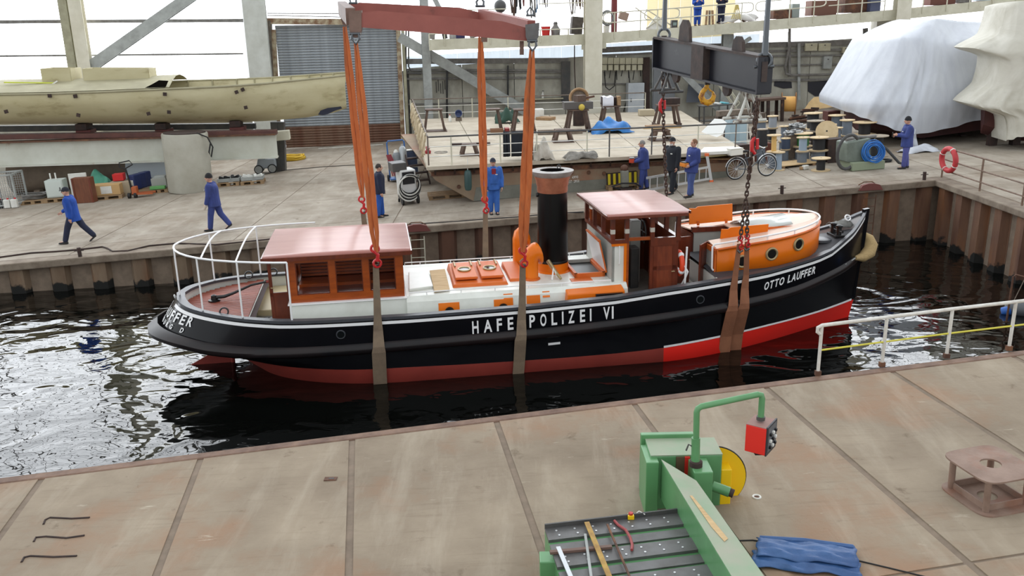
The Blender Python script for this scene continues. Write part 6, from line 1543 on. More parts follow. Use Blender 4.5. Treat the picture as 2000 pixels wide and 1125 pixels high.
t = thing('air_pump', 'old grey pump motor standing before the striped block', 'pump', M=ground_M(onG(1219, 373), QR)); MB().box((0, -0.1, 0.45), (0.26, 0.26, 0.6)).build('housing', M_pgrey, t, bevel=0.05); MB().ball((0, -0.1, 0.8), (0.14, 0.14, 0.13), 12, 8).build('dome', M_rust, t, True); MB().box((0, -0.1, 0.07), (0.4, 0.4, 0.14)).build('base', M_rustd, t); MB().tube([(-0.2, -0.2, 0.1), (-0.5, -0.3, 0.25), (-0.2, -0.4, 0.35), (0.3, -0.35, 0.3), (0.6, -0.2, 0.1)], 0.03, 6).build('hose', M_rubber, t, True)
# aluminium ladder lying on edge
A = onG(1262, 372, 0.12); B = onG(1385, 349, 0.12); t = thing('aluminium_ladder', 'aluminium ladder lying on its side behind the three men', 'ladder', A)
M_alu = mat('aluminium', (206, 208, 210), 0.35, metal=0.5)
d = B - A
for h in (0.0, 0.42): MB().beam(Vector((0, 0, h)), d + Vector((0, 0, h)), 0.03, 0.075).build('stile', M_alu, t)
for k in range(9): q = d * ((k + 0.5) / 9); MB().beam(q, q + Vector((0, 0, 0.42)), 0.03, 0.03).build('rung', M_alu, t)
MB().beam(d + Vector((0.08, 0, -0.1)), d + Vector((-0.12, 0.0, 0.85)), 0.05, 0.1).build('stabiliser', M_alu, t)
for z_ in (-0.1, 0.85): MB().box(d + Vector((0.08 if z_ < 0 else -0.12, 0, z_)), (0.14, 0.07, 0.1)).build('foot_cap', mat('cap_orange', (226, 110, 60), 0.6), t)
t = gthing('welding_machine', 'white and black welding machine on wheels wrapped in hose', 'welder', 798, 396, 0.35)
MB().box((0, 0.05, 0.72), (0.55, 0.75, 0.95)).build('housing', mat('welder_white', (206, 206, 204), 0.45), t, bevel=0.05)
MB().box((0, -0.335, 0.92), (0.42, 0.03, 0.42)).build('control_panel', mat('panel_black', (20, 20, 24), 0.4), t, bevel=0.01); MB().box((0, 0.05, 0.2), (0.5, 0.8, 0.12)).build('chassis', M_darksteel, t)
MB().box((-0.25, 0.1, 1.3), (0.5, 0.7, 0.3)).build('wire_feeder', M_darksteel, t, bevel=0.03)
for x in (-0.27, 0.27): MB().lathe([(0.17, -0.03), (0.17, 0.03)], (x, -0.3, 0.17), 16, RY(math.pi / 2)).build('wheel', M_rubber, t, True)
for x in (-0.3, 0.3): MB().tube([(x * 0.8, 0.35, 0.12), (x * 0.8, 0.4, 0.0)], 0.04, 8).build('caster', M_rubber, t, True)
for k in range(6):
    rr_ = 0.33 + 0.02 * k; MB().torus((0.02 * math.sin(k), -0.4 - 0.015 * (k % 3), 0.72 - 0.03 * k), rr_, 0.026, 24, 6, RX(math.pi / 2) @ RY(0.05 * k)).build('hose_turn', M_white if k % 2 else M_rubber, t, True)
t = gthing('gas_trolley', 'blue trolley with grey gas cylinder beside the pontoon', 'trolley', 781, 353, 0.3)
for x in (-0.35, 0.35): MB().tube([(x, 0.2, 0.1), (x, 0.2, 1.55)], 0.03, 8).build('upright', mat('trolley_blue', (52, 98, 158), 0.5), t, True)
MB().tube([(-0.35, 0.2, 1.5), (-0.3, 0.2, 1.6), (0.3, 0.2, 1.6), (0.35, 0.2, 1.5)], 0.03, 8).build('handle', mat('trolley_blue', (52, 98, 158), 0.5), t, True)
MB().box((0, 0, 0.12), (0.8, 0.6, 0.05)).build('platform', mat('trolley_blue', (52, 98, 158), 0.5), t)
for x, m, h in ((-0.05, mat('gas_grey', (128, 134, 138), 0.4), 1.05), (0.22, mat('gas_silver', (170, 174, 176), 0.35, metal=0.4), 1.25)):
    c_ = MB().lathe([(0.14, 0.14), (0.15, 0.18), (0.15, h), (0.1, h + 0.1), (0.04, h + 0.14), (0.04, h + 0.2)], (x, 0.0, 0), 16).build('cylinder', m, t, True)
MB().lathe([(0.1, 1.12), (0.09, 1.2), (0.04, 1.26)], (-0.05, 0, 0), 14).build('cylinder_cap', M_white, t, True)
for k in range(5): MB().tube([(-0.45 + 0.04 * k, -0.1, 1.1), (-0.4 + 0.05 * k, -0.2, 0.8), (-0.3 + 0.07 * k, -0.25, 0.25)], 0.025, 6).build('red_hose', mat('hose_red', (136, 52, 60), 0.6), t, True)
for x in (-0.42, 0.42): MB().lathe([(0.13, -0.03), (0.13, 0.03)], (x, 0.2, 0.13), 16, RY(math.pi / 2)).build('wheel', M_rubber, t, True)
t = gthing('tool_rack', 'white framed rack of blue drawers beside the gas cylinder', 'rack', 807, 347, 0.3)
for x in (-0.22, 0.22): MB().box((x, 0, 0.6), (0.04, 0.3, 1.2)).build('rack_side', M_white, t)
for k in range(4): MB().box((0, 0, 0.12 + 0.34 * k), (0.44, 0.3, 0.03)).build('rack_shelf', M_white, t)
for k in range(3): MB().box((0, -0.02, 0.3 + 0.34 * k), (0.4, 0.26, 0.24)).build('drawer', mat('drawer_blue', (72, 84, 110), 0.6), t, bevel=0.01)
t = gthing('steel_steps', 'dark steel steps leading up to the pontoon corner', 'steps', 822, 362, 0.3)
for k in range(4): MB().box((0, 0.25 * k, 0.2 + 0.26 * k), (0.7, 0.26, 0.05)).build('tread', M_rustd, t)
for x in (-0.35, 0.35): MB().beam((x, -0.1, 0.05), (x, 0.85, 1.1), 0.04, 0.12).build('stringer', M_rustd, t)
# ================================================================ right: wrapped boats, cable spools, bicycle
M_wrap = mat('white_shrink_sheet', (200, 204, 211), 0.6, col2=(184, 188, 197), scale=0.8, bump=0.5, bscale=2.2, stretch=(1.6, 1, 0.5), dist=0.8)
M_wrap2 = mat('cream_canvas_sheet', (206, 203, 192), 0.7, col2=(186, 182, 168), scale=1.0, bump=0.6, bscale=2.0, dist=1.0)
def wrapped(name, label, rows_, depth, m, seed, nu=9, nv=7, fold=0.10, cat='boat', fz=0.0, sharp=0.5):
    def wv(x): return lerp(math.sin(x), 1 - 2 * abs(math.sin(x / 2)) ** 0.7, sharp)
    r = random.Random(seed)
    P = [[onY(*q) for q in row] for row in rows_]; base = P[-1][len(P[-1]) // 2].copy(); base.z = gz(base.x)
    t = thing(name, label, cat, base)
    def cr(a, b_, c, d, t_):   # Catmull-Rom
        return 0.5 * ((2 * b_) + (c - a) * t_ + (2 * a - 5 * b_ + 4 * c - d) * t_ * t_ + (3 * b_ - a - 3 * c + d) * t_ ** 3)
    def ev(L_, s_):
        n = len(L_); i = min(int(s_), n - 2); f = s_ - i
        return lerp(lerp(L_[i], L_[i + 1], f), cr(L_[max(i - 1, 0)], L_[i], L_[i + 1], L_[min(i + 2, n - 1)], f), 0.45)
    nc, nr = len(P[0]), len(P); NU_, NV_ = (nc - 1) * nu, (nr - 1) * nv
    ph = [r.uniform(0, 6.28) for _ in range(8)]
    front = []
    for j in range(NV_ + 1):
        v_ = j / nv; row = [ev([ev(P[k], i / nu) for k in range(nr)], v_) for i in range(NU_ + 1)]
        w = min(1.0, v_ / (nr - 1) + 0.15)
        for i, p in enumerate(row):
            s_ = i / nu
            amp = fold * w
            p.y -= amp * (wv(6.1 * s_ + ph[0] + 0.9 * v_) + 0.7 * wv(9.3 * s_ + ph[1] - 2.1 * v_) + 0.5 * wv(17 * s_ + ph[2] + 2.9 * v_) + 0.4 * wv(5.3 * v_ + 2.2 * s_ + ph[5])) * (0.55 + 0.45 * math.sin(1.9 * s_ + 1.4 * v_ + ph[3]))
            p.z += 0.25 * amp * math.sin(9 * s_ + ph[4]) * (v_ / (nr - 1)) ** 3 + fz * math.sin(3.1 * v_ + 2.3 * s_)
        front.append(row)
    rings = []
    for row in front:
        back = [Vector((p.x + 0.12 * depth, p.y + depth, p.z)) for p in reversed(row)]
        rings.append([p - base for p in row] + [p - base for p in back])
    mb = MB().loft(rings, cap=False)
    n2 = len(rings[0]); mb.f.append(tuple(range(n2)))
    mb.build('cover', m, t, True, ang=75)
    return t, base
rowsA = [[(1738, 74, 38.6), (1772, 56, 38.4), (1803, 43, 38.2), (1830, 36, 38.2), (1872, 41, 38.3), (1932, 44, 38.6), (2030, 48, 39)],
         [(1726, 79, 38.0), (1758, 76, 37.2), (1792, 76, 36.9), (1812, 82, 36.8), (1852, 88, 36.7), (1905, 76, 36.8), (2030, 72, 37)],
         [(1690, 140, 37.8), (1738, 140, 36.7), (1782, 140, 36.3), (1812, 142, 36.2), (1858, 142, 36.2), (1912, 140, 36.3), (2030, 140, 36.6)],
         [(1652, 200, 37.8), (1704, 202, 36.3), (1762, 204, 35.8), (1800, 206, 35.7), (1858, 206, 35.8), (1920, 204, 35.9), (2030, 205, 36.2)],
         [(1652, 217, 37.9), (1694, 233, 36.4), (1744, 252, 35.9), (1782, 264, 35.8), (1858, 250, 35.9), (1924, 232, 36.0), (2030, 222, 36.3)]]
wt, wb0 = wrapped('wrapped_boat', 'large boat wrapped in white sheeting on the far right quay', rowsA, 5.0, M_wrap, 5, 12, 9, 0.09, sharp=0.7)
M_dred = mat('dark_red_hull', (84, 44, 42), 0.7, col2=(64, 36, 36), scale=2)
P = [onY(x, y, 37.0) for x, y in ((1700, 236), (1800, 258), (1960, 236), (2060, 230))]
hb_ = MB().loft([[p - wb0 + Vector((0, 0, 0.3)), p - wb0 + Vector((0, 0, -0.25)), p - wb0 + Vector((0.2, 2.0, -0.6)), p - wb0 + Vector((0.4, 4.0, -0.25)), p - wb0 + Vector((0.4, 4.2, 0.3))] for p in P]); hb_.build('hull_bottom', M_dred, wt)
for x in (1760, 1800, 1880, 1940):
    p = onY(x, 262, 38.0); q = p.copy(); q.z = gz(q.x); MB().beam(p - wb0, q - wb0, 0.25, 0.25, (0, 1, 0)).build('prop', M_rustd, wt)
rowsB = [[(1966, 10, 34.4), (1990, 4, 34.0), (2030, 0, 33.8), (2110, -4, 34)],
         [(1950, 66, 34.2), (1985, 70, 33.6), (2030, 68, 33.4), (2110, 66, 33.6)],
         [(1902, 94, 33.9), (1955, 104, 33.5), (2020, 100, 33.2), (2110, 100, 33.4)],
         [(1950, 112, 33.9), (1975, 122, 33.4), (2030, 122, 33.1), (2110, 120, 33.3)],
         [(1938, 166, 33.8), (1975, 172, 33.3), (2030, 172, 33.0), (2110, 170, 33.2)],
         [(1900, 204, 33.6), (1955, 214, 33.2), (2020, 210, 33.0), (2110, 205, 33.1)],
         [(1964, 228, 33.5), (1985, 230, 33.2), (2030, 228, 33.0), (2110, 226, 33.1)],
         [(1967, 276, 33.4), (1990, 268, 33.2), (2030, 262, 33.0), (2110, 262, 33.1)]]
wt2, wb1 = wrapped('wrapped_boat', 'boat under creased cream sheeting at the right edge', rowsB, 2.0, M_wrap2, 9, 12, 7, 0.09, sharp=0.8)
P = [onY(x, y, 34.6) for x, y in ((1924, 218), (1968, 232), (2080, 236))]
MB().loft([[p - wb1 + Vector((0, 0, 0.5)), p - wb1 + Vector((0, 0, -0.5)), p - wb1 + Vector((0.2, 0.5, -0.9)), p - wb1 + Vector((0.3, 1.0, 0.5))] for p in P]).build('hull_side', M_dred, wt2)
for x, Y in ((1940, 35.0), (1985, 34.8), (2040, 34.8)):
    p = onY(x, 255, Y); q = p.copy(); q.z = gz(q.x); MB().beam(p - wb1, q - wb1, 0.3, 0.3, (0, 1, 0)).build('prop', M_rustd, wt2)
drape('sheet_tail', 'loose end of white sheeting lying on the quay behind the standing man', 'sheet', 1795, 296, 1.5, 0.8, 0.28, M_wrap, 31)
t = gthing('hanging_sheet_end', 'white sheet end hanging down behind the standing man', 'sheet', 1783, 292)
MB().grid([[Vector((-0.25 + 0.5 * i / 6 + 0.06 * j / 4 * math.sin(i), 0.06 * math.sin(2.2 * i + j) + 0.25 - 0.05 * j, 0.75 * (1 - j / 4) + 0.03)) for i in range(7)] for j in range(5)]).build('cloth', M_wrap, t, True, solid=0.015)
M_spw = mat('spool_ply', (206, 184, 146), 0.8, col2=(186, 160, 120), scale=3)
M_spg = mat('spool_grey_ply', (158, 146, 128), 0.8, col2=(136, 124, 108), scale=3)
M_wb = mat('cable_black', (34, 34, 37), 0.6, bump=0.5, bscale=30, stretch=(1, 1, 6)); M_wg2 = mat('cable_grey', (112, 122, 134), 0.55, bump=0.5, bscale=30, stretch=(1, 1, 6))
M_wl = mat('cable_lightblue', (150, 168, 186), 0.55, bump=0.4, bscale=30, stretch=(1, 1, 6)); M_wy = mat('cable_yellow', (214, 176, 108), 0.6); M_wn = mat('cable_navy', (58, 70, 92), 0.6); M_wgn = mat('cable_green', (44, 108, 52), 0.6); M_wsl = mat('cable_silver', (152, 158, 166), 0.4)
def spool_at(p, R, H, cr_, wm_, label, fm=M_spw, Mx=None):
    t = thing('cable_spool', label, 'cable spool', group='cable spools on the quay', M=(ground_M(p, random.uniform(0, 6)) if Mx is None else Mx))
    for z in (0.0, H - 0.03):
        f_ = MB().lathe([(R, z), (R, z + 0.03)], n=24).build('flange', fm, t)
        MB().lathe([(0.035, z - 0.002), (0.035, z + 0.032)], n=10).build('hub_hole', M_rubber, f_)
    MB().lathe([(cr_, 0.03), (cr_, H - 0.03)], n=24).build('winding', wm_, t, True, ang=30)
    return t
def stack(px, ytop, Y, R, Hh, cr_, wm_, label, fm=M_spw):
    p = onY(px, ytop, Y); zg = gz(p.x); tot = p.z - zg; n = max(1, round(tot / Hh)); H = tot / n
    for k in range(n):
        q = Vector((p.x, p.y, zg + k * H))
        w_ = wm_ if k == n - 1 else [M_wg2, M_wb, M_wn][k % 3]
        spool_at(q, R * (1.0 if k == n - 1 else 1.02), H, cr_ if k == n - 1 else R * 0.72, w_, label if k == n - 1 else label.replace('spool', 'lower spool beneath the spool', 1) if n == 2 else '%s of the stack under the %s' % (['bottom spool', 'second spool'][min(k, 1)], label), fm if k == n - 1 else M_spg)
Z6 = lambda x, y: (1470 + x / 6.9, 190 + y / 6.9)
def stz(x, y, Y, hw, Hh, crf, wm_, label, fm=M_spw):
    px, py = Z6(x, y); R = hw / 6.9 * (Y * 1.03) / FPX; stack(px, py, Y, R, Hh, R * crf, wm_, label, fm)
stz(365, 735, 32.2, 80, 0.6, 0.5, M_wl, 'small spool of pale blue cable right of the bicycle')
stz(930, 815, 31.6, 122, 0.5, 0.45, M_wb, 'narrow black spool standing foremost beside the rusty stand')
stz(690, 535, 33.0, 85, 0.55, 0.6, M_wl, 'spool of pale blue cable on top of a wider one')
stz(905, 535, 33.2, 122, 0.5, 0.65, M_wb, 'spool of black cable with a white tag, front right stack')
stz(300, 505, 32.6, 92, 0.6, 0.35, M_wy, 'spool with yellow core and plastic sheet beside the bicycle')
stz(690, 480, 34.3, 122, 0.55, 0.6, M_wgn, 'spool with green cable behind the pale blue stack')
stz(455, 548, 34.2, 62, 0.5, 0.9, M_wn, 'small spool of navy cable between yellow and green spools')
stz(430, 385, 35.2, 62, 0.5, 0.6, M_wg2, 'small spool of grey cable behind the yellow cored spool')
stz(140, 425, 33.8, 74, 0.55, 0.95, M_wb, 'black spool with white label behind the bicycle', M_spg)
stz(115, 318, 36.0, 92, 0.5, 0.7, M_wg2, 'spool with tan flange, leftmost at the back')
stz(280, 248, 36.6, 72, 0.55, 0.7, M_wsl, 'spool of silver cable at the back left')
stz(855, 312, 36.2, 110, 0.5, 0.62, M_wb, 'black spool with grey flange before the tallest one', M_spg)
stz(825, 208, 38.2, 118, 0.55, 0.62, M_wb, 'tallest black spool at the back of the group')
stz(1145, 238, 38.0, 110, 0.55, 0.6, M_wg2, 'grey spool at the back beside the brown crate')
stz(1285, 302, 35.8, 95, 0.55, 0.66, M_wg2, 'grey spool nearest the wrapped boat hem')
stz(1520, 330, 36.4, 148, 0.6, 0.5, M_wb, 'wide black spool under the wrapped boat hem')
stz(1690, 515, 34.0, 145, 0.75, 0.55, M_wb, 'broad dark spool behind the blue cable coil', M_spg)
stz(1140, 405, 35.4, 80, 0.5, 0.7, M_wg2, 'spool with white flange behind the leaning drum')
stz(1030, 362, 37.0, 105, 0.5, 0.6, M_wn, 'pale flanged spool half hidden by the leaning drum')
px, py = Z6(1000, 455); p = onY(px, py, 34.3); R = 140 / 6.9 * 35.3 / FPX
d = Vector((-0.35, -0.85, 0.4)).normalized(); Mx = Matrix.Translation(p - d * 0.5) @ along(d).to_4x4()
spool_at(p, R, 0.5, R * 0.55, M_wg2, 'large tan drum leaning on edge facing the camera', M_spw, Mx)
q = p - Vector((0, -0.2, 0)); t = thing('spool_trestle', 'dark crate propping up the leaning drum', 'crate', (p.x + 0.1, p.y + 0.35, gz(p.x))); MB().box((0, 0.1, (p.z - R * 0.7 - t.location.z) / 2), (0.9, 0.5, p.z - R * 0.7 - t.location.z)).build('body', M_rustd, t, bevel=0.02)
# plywood base under the front spools
pa = onG(1556, 326); t = thing('plywood_base', 'plywood sheet on bearers under the front spools', 'platform', M=ground_M(pa, QR + 0.12))
MB().box((0.1, 0.35, 0.1), (1.7, 0.9, 0.03)).build('sheet', M_plywood, t)
for x in (-0.6, 0.7): MB().box((x, 0.35, 0.042), (0.12, 0.85, 0.084)).build('bearer', M_wood, t)
for k, (zx, zy, Y) in enumerate(((600, 345, 35.2), (560, 432, 34.6))):
    px, py = Z6(zx, zy); p = onY(px, py, Y)
    coil('hose_bundle', ['black and white hose bundle, upper one among the spools', 'black and white hose bundle, lower one among the spools'][k], 'hose', 0, 0, 0.3, 0.035, 6, mat('hose_mottled', (70, 72, 74), 0.6, col2=(186, 188, 188), scale=5, lo=0.45, hi=0.55), 0, 0.15, 0.8, p - Vector((0, 0, 0.2)))
    t = thing('bundle_crate', ['crate under the upper hose bundle', 'crate under the lower hose bundle'][k], 'crate', (p.x, p.y + 0.05, gz(p.x))); MB().box((0, 0, (p.z - 0.22 - gz(p.x)) / 2), (0.6, 0.5, p.z - 0.22 - gz(p.x))).build('body', M_woodgrey, t)
cabinet('rusty_stand', 'dark rusty steel box between front spools and compressor', 'box', 1626, 316, (0.7, 0.5, 0.9), M_rustd, 0.0)
cabinet('brown_crate', 'brown crate at the back of the spools', 'crate', 1622, 268, (0.6, 0.5, 1.2), mat('crate_maroon', (84, 44, 38), 0.8), 0.0)
t = gthing('white_parcel', 'small white parcel on the quay beside the front spool', 'parcel', 1573, 331); MB().box((0, 0, 0.08), (0.24, 0.16, 0.15), RZ(0.3)).build('body', M_white, t, bevel=0.03); MB().box((-0.16, 0.02, 0.06), (0.12, 0.14, 0.11), RZ(-0.4)).build('torn_end', M_wood, t, bevel=0.02)
# compressor with blue cable coil and thick hose
t = gthing('green_compressor', 'grey green machine box in a drip tray beside the spools', 'compressor', 1690, 330, QR)
gm = mat('compressor_green', (112, 122, 112), 0.6, col2=(92, 100, 90), scale=3)
MB().hexa([(-0.75, -0.1, 0.3), (0.15, -0.1, 0.3), (0.15, 0.8, 0.3), (-0.75, 0.8, 0.3), (-0.75, 0.0, 1.0), (0.15, 0.0, 1.1), (0.15, 0.8, 1.1), (-0.75, 0.8, 1.0)]).build('housing', gm, t, bevel=0.04)
MB().box((-0.05, 0.15, 0.16), (1.25, 0.9, 0.3)).build('drip_tray', mat('tray_green', (136, 146, 122), 0.6), t, bevel=0.02)
MB().tube([(-0.7, 0.2, 1.08), (-0.2, 0.25, 1.14), (0.2, 0.25, 1.1), (0.5, 0.3, 1.12)], 0.06, 8).build('top_pipe', M_girt, t, True)
px_ = []
for k in range(19):
    a = 0.8 + 4.6 * k / 18; px_.append((-0.65 + 0.55 * math.cos(a) * 0.75, -0.35 - 0.1 * math.sin(a), 0.68 + 0.62 * math.sin(a)))
th = thing('thick_hose', 'thick black suction hose looped beside the compressor', 'hose', M=ground_M(onG(1668, 331), QR)); MB().tube([(x + 0.2, y, z + 0.03) for x, y, z in px_], 0.06, 8).build('hose', mat('hose_grey', (74, 74, 74), 0.6), th, True)
th = thing('thick_hose', 'grey hose slanting down from the compressor to the man', 'hose', M=ground_M(onG(1712, 326), QR)); MB().tube([(-0.1, 0.1, 1.0), (0.3, -0.05, 0.65), (0.75, -0.2, 0.12), (0.95, -0.25, 0.06)], 0.05, 8).build('hose', mat('hose_grey', (74, 74, 74), 0.6), th, True)
p = onG(1694, 329); coil('blue_cable_coil', 'tangled bright blue cable coil hung on the compressor', 'cable', 0, 0, 0.3, 0.014, 16, mat('cable_blue', (38, 112, 190), 0.5), 0.0, 0.16, 1.0, p + Vector((0.05, -0.22, 0.62)), RX(1.35))
coil('cable_tangle', 'tangle of thin dark cables behind the man at right', 'cable', 1724, 316, 0.35, 0.018, 6, M_rubber, 0.0, 0.25, 0.7)
a = onG(1437, 351); b_ = onG(1498, 344); dv = b_ - a; t = thing('bicycle', 'grey bicycle with a white box on its rear rack', 'bicycle', M=ground_M(a, math.atan2(dv.y, dv.x)))
M_bike = mat('bike_frame', (84, 90, 96), 0.35, metal=0.3); Lb = dv.length; R = 0.39
for x in (0, Lb):
    w_ = MB().torus((x, 0, R), R - 0.02, 0.022, 36, 6, RX(math.pi / 2)).build('tyre', M_rubber, t, True); MB().torus((x, 0, R), R - 0.05, 0.012, 36, 5, RX(math.pi / 2)).build('rim', M_alu, w_, True)
    sp_ = MB()
    for k in range(16): an = 2 * math.pi * k / 16; sp_.tube([(x + 0.03 * math.cos(an + 0.6), 0.02 * (-1) ** k, R + 0.03 * math.sin(an + 0.6)), (x + (R - 0.05) * math.cos(an), 0, R + (R - 0.05) * math.sin(an))], 0.004, 4)
    sp_ = sp_.build('spokes', M_alu, w_); sp_['kind'] = 'stuff'
    MB().lathe([(0.05, -0.04), (0.05, 0.04)], (x, 0, R), 12, RX(math.pi / 2)).build('hub', M_alu, w_, True)
bb = Vector((Lb * 0.42, 0, 0.32)); seat = Vector((Lb * 0.3, 0, 0.82)); head = Vector((Lb * 0.82, 0, 0.86)); hd2 = Vector((Lb * 0.85, 0, 0.74))
for nm, A_, B_ in (('top_tube', lerp(bb, seat, 0.8), head), ('down_tube', bb, hd2), ('seat_tube', bb, seat), ('chain_stay', bb, Vector((0, 0, R))), ('seat_stay', lerp(bb, seat, 0.85), Vector((0, 0, R))), ('fork', head + Vector((0, 0, 0.1)), Vector((Lb, 0, R)))): MB().tube([A_, B_], 0.018, 8).build(nm, M_bike, t, True)
MB().tube([seat, seat + Vector((-0.02, 0, 0.12))], 0.014, 6).build('seat_post', M_alu, t, True); MB().ball(seat + Vector((-0.02, 0, 0.16)), (0.14, 0.08, 0.045), 12, 8).build('saddle', M_rubber, t, True)
MB().tube([head + Vector((-0.12, -0.28, 0.2)), head + Vector((0.0, -0.2, 0.22)), head + Vector((0.03, 0, 0.18)), head + Vector((0, 0.2, 0.22)), head + Vector((-0.12, 0.28, 0.2))], 0.014, 6).build('handlebar', M_alu, t, True)
MB().torus(bb, 0.09, 0.01, 18, 5, RX(math.pi / 2)).build('chainring', M_darksteel, t, True)
for s_ in (-1, 1): MB().tube([bb + Vector((0, s_ * 0.07, 0)), bb + Vector((0.12 * s_, s_ * 0.08, -0.1))], 0.012, 6).build('crank', M_darksteel, t, True)
for x, a0, a1 in ((0, 0.2, 2.9), (Lb, 0.6, 2.6)): MB().tube([(x + (R + 0.03) * math.cos(lerp(a0, a1, k / 10)), 0, R + (R + 0.03) * math.sin(lerp(a0, a1, k / 10))) for k in range(11)], 0.018, 6).build('mudguard', M_alu, t, True)
MB().box((-0.03, 0, 0.86), (0.5, 0.14, 0.02)).build('rack', M_rubber, t); 
for s_ in (-1, 1): MB().tube([(-0.05, s_ * 0.07, 0.86), (0, s_ * 0.04, R)], 0.008, 5).build('rack_stay', M_rubber, t, True)
tb = thing('white_box', 'white plastic box strapped on the bicycle rack', 'box', M=t.matrix_world @ Matrix.Translation((-0.05, 0, 0.875))); MB().box((0, 0, 0.12), (0.48, 0.3, 0.22)).build('box_body', mat('box_white', (226, 224, 214), 0.5), tb, bevel=0.02); MB().box((0, 0, 0.245), (0.5, 0.32, 0.03)).build('box_lid', mat('box_white', (226, 224, 214), 0.5), tb, bevel=0.01)
def gflat(name, label, cat, pts, h, m, th=0.05):
    P = [onG(x, y, h) for x, y in pts]; c_ = sum(P, Vector()) / len(P); t = thing(name, label, cat, Vector((c_.x, c_.y, gz(c_.x)))); l = t.location
    MB().prism([p - l for p in P], (0, 0, th)).build('sheet', m, t); return t
def leaning(name, label, cat, pts, Y0, Y1, m, th=0.04):
    ys = [p[1] for p in pts]; y0, y1 = min(ys), max(ys); P = [onY(x, y, lerp(Y1, Y0, (y - y0) / (y1 - y0))) for x, y in pts]; c_ = P[ys.index(y1)]
    t = thing(name, label, cat, Vector((c_.x, c_.y, gz(c_.x)))); l = Vector(t.location); MB().prism([p - l for p in P], (0, th, 0)).build('panel', m, t); 
    if name == 'white_hatch_board': t.location = c_; t.children[0].location = l - c_
    else: MB().beam(c_ - l, Vector((0, 0.3, 0)), 0.06, 0.06).build('rest', M_woodgrey, t)
    return t
leaning('white_hatch_board', 'white pointed board leaning between pontoon and blue cabinet', 'board', [(1370, 258), (1400, 268), (1412, 262), (1420, 240), (1412, 233), (1396, 232)], 33.9, 35.2, mat('board_white', (210, 210, 206), 0.6))
t = cabinet('blue_cabinet', 'pale blue cabinet standing behind the pontoon rail', 'cabinet', 1438, 285, (0.85, 0.6, 1.25), mat('cabinet_blue', (178, 200, 210), 0.5), 0.0); MB().box((0.38, -0.31, 0.62), (0.06, 0.02, 1.2)).build('white_edge', M_white, t); MB().box((-0.2, -0.31, 0.62), (0.44, 0.02, 1.15)).build('cabinet_door', mat('cabinet_blue2', (168, 192, 204), 0.5), t)
cabinet('steel_crate', 'dark steel crate beside the pontoon right end', 'crate', 1436, 322, (0.9, 0.6, 0.8), M_rustd, 0.0)
cabinet('oxide_box', 'red oxide steel box behind the bicycle front wheel', 'box', 1490, 316, (0.5, 0.5, 0.75), mat('oxide_box', (106, 58, 44), 0.8), 0.0)
for k, (pts, h, m, lab) in enumerate(((((1365, 303), (1432, 300), (1438, 291), (1375, 293)), 0.95, M_white, 'white foam board on top of the pile at the pontoon end'), (((1363, 309), (1445, 302), (1442, 293), (1378, 297)), 0.82, mat('foam_yellow', (206, 198, 150), 0.8), 'yellowish foam board in the pile at the pontoon end'), (((1372, 312), (1430, 312), (1440, 302), (1380, 303)), 0.7, M_wood, 'wooden board at the bottom of the foam pile'))): gflat('foam_board', lab, 'board', pts, h, m, 0.1 if k < 2 else 0.04)
t = gthing('timber_trestle', 'timber baulks on a trestle behind the pontoon end', 'trestle', 1432, 272, 0.2)
MB().box((0, 0, 1.25), (1.6, 0.4, 0.25)).build('baulk', M_woodgrey, t, bevel=0.02); MB().box((0.5, 0.3, 0.95), (2.4, 0.35, 0.3)).build('baulk', mat('baulk_dark', (92, 80, 70), 0.85), t, bevel=0.02)
for x in (-0.5, 0.5):
    for y in (-0.25, 0.25): MB().beam((x * 1.2, y * 1.4, 0), (x, y, 1.1), 0.1, 0.1).build('leg', M_rustd, t)
t = gthing('work_table', 'cluttered dark work table behind the far beam chain', 'table', 1398, 258, 0.15)
MB().box((0, 0, 1.35), (1.7, 0.8, 0.06)).build('top', M_darksteel, t)
for x in (-0.75, 0.75):
    for y in (-0.33, 0.33): MB().box((x, y, 0.66), (0.06, 0.06, 1.32)).build('leg', M_darksteel, t)
MB().box((0, 0, 0.6), (1.5, 0.7, 0.04)).build('shelf', M_darksteel, t)
for k, (x, m, lab) in enumerate(((-0.4, M_plywood, 'folded brown paper on the work table'), (0.1, M_white, 'white papers on the work table'), (0.45, mat('rag_teal', (96, 168, 178), 0.7), 'teal rag on the work table'))):
    q = t.matrix_world @ Vector((x, 0, 1.38)); o = thing('table_item', lab, 'paper' if k < 2 else 'rag', q); MB().box((0, 0, 0.04), (0.4, 0.3, 0.08), RY(0.15) @ RZ(k)).build('body', m, o, bevel=0.02)
t = gthing('brown_work_bench', 'brown timber bench at the back wall left of the yellow spool', 'bench', 1494, 238, 0.15)
MB().box((0, 0, 1.2), (1.9, 0.9, 0.12)).build('top', mat('bench_brown', (92, 72, 60), 0.8), t)
for x in (-0.8, 0.0, 0.8): MB().box((x, -0.35, 0.57), (0.14, 0.14, 1.14)).build('leg', M_rustd, t); MB().box((x, 0.35, 0.57), (0.14, 0.14, 1.14)).build('leg', M_rustd, t)
pp_ = onY(1540, 203, 47.6); d = Vector((1, -0.25, 0)).normalized(); spool_at(pp_, 0.62, 0.75, 0.4, mat('cable_orange', (226, 172, 92), 0.6), 'large brown spool with yellow cable lying by the bench', mat('spool_brown', (142, 102, 64), 0.8), Matrix.Translation(pp_ - d * 0.38) @ along(d).to_4x4())
leaning('tan_panel', 'long tan board leaning against the back wall by the wrapped boat', 'board', [(1569, 217), (1650, 206), (1656, 184), (1590, 190), (1580, 200)], 47.2, 48.2, mat('panel_tan', (190, 160, 112), 0.75, col2=(170, 140, 96), scale=2))
t = gthing('scrap_heap', 'heap of brown scrap steel at the back right', 'scrap', 1575, 240)
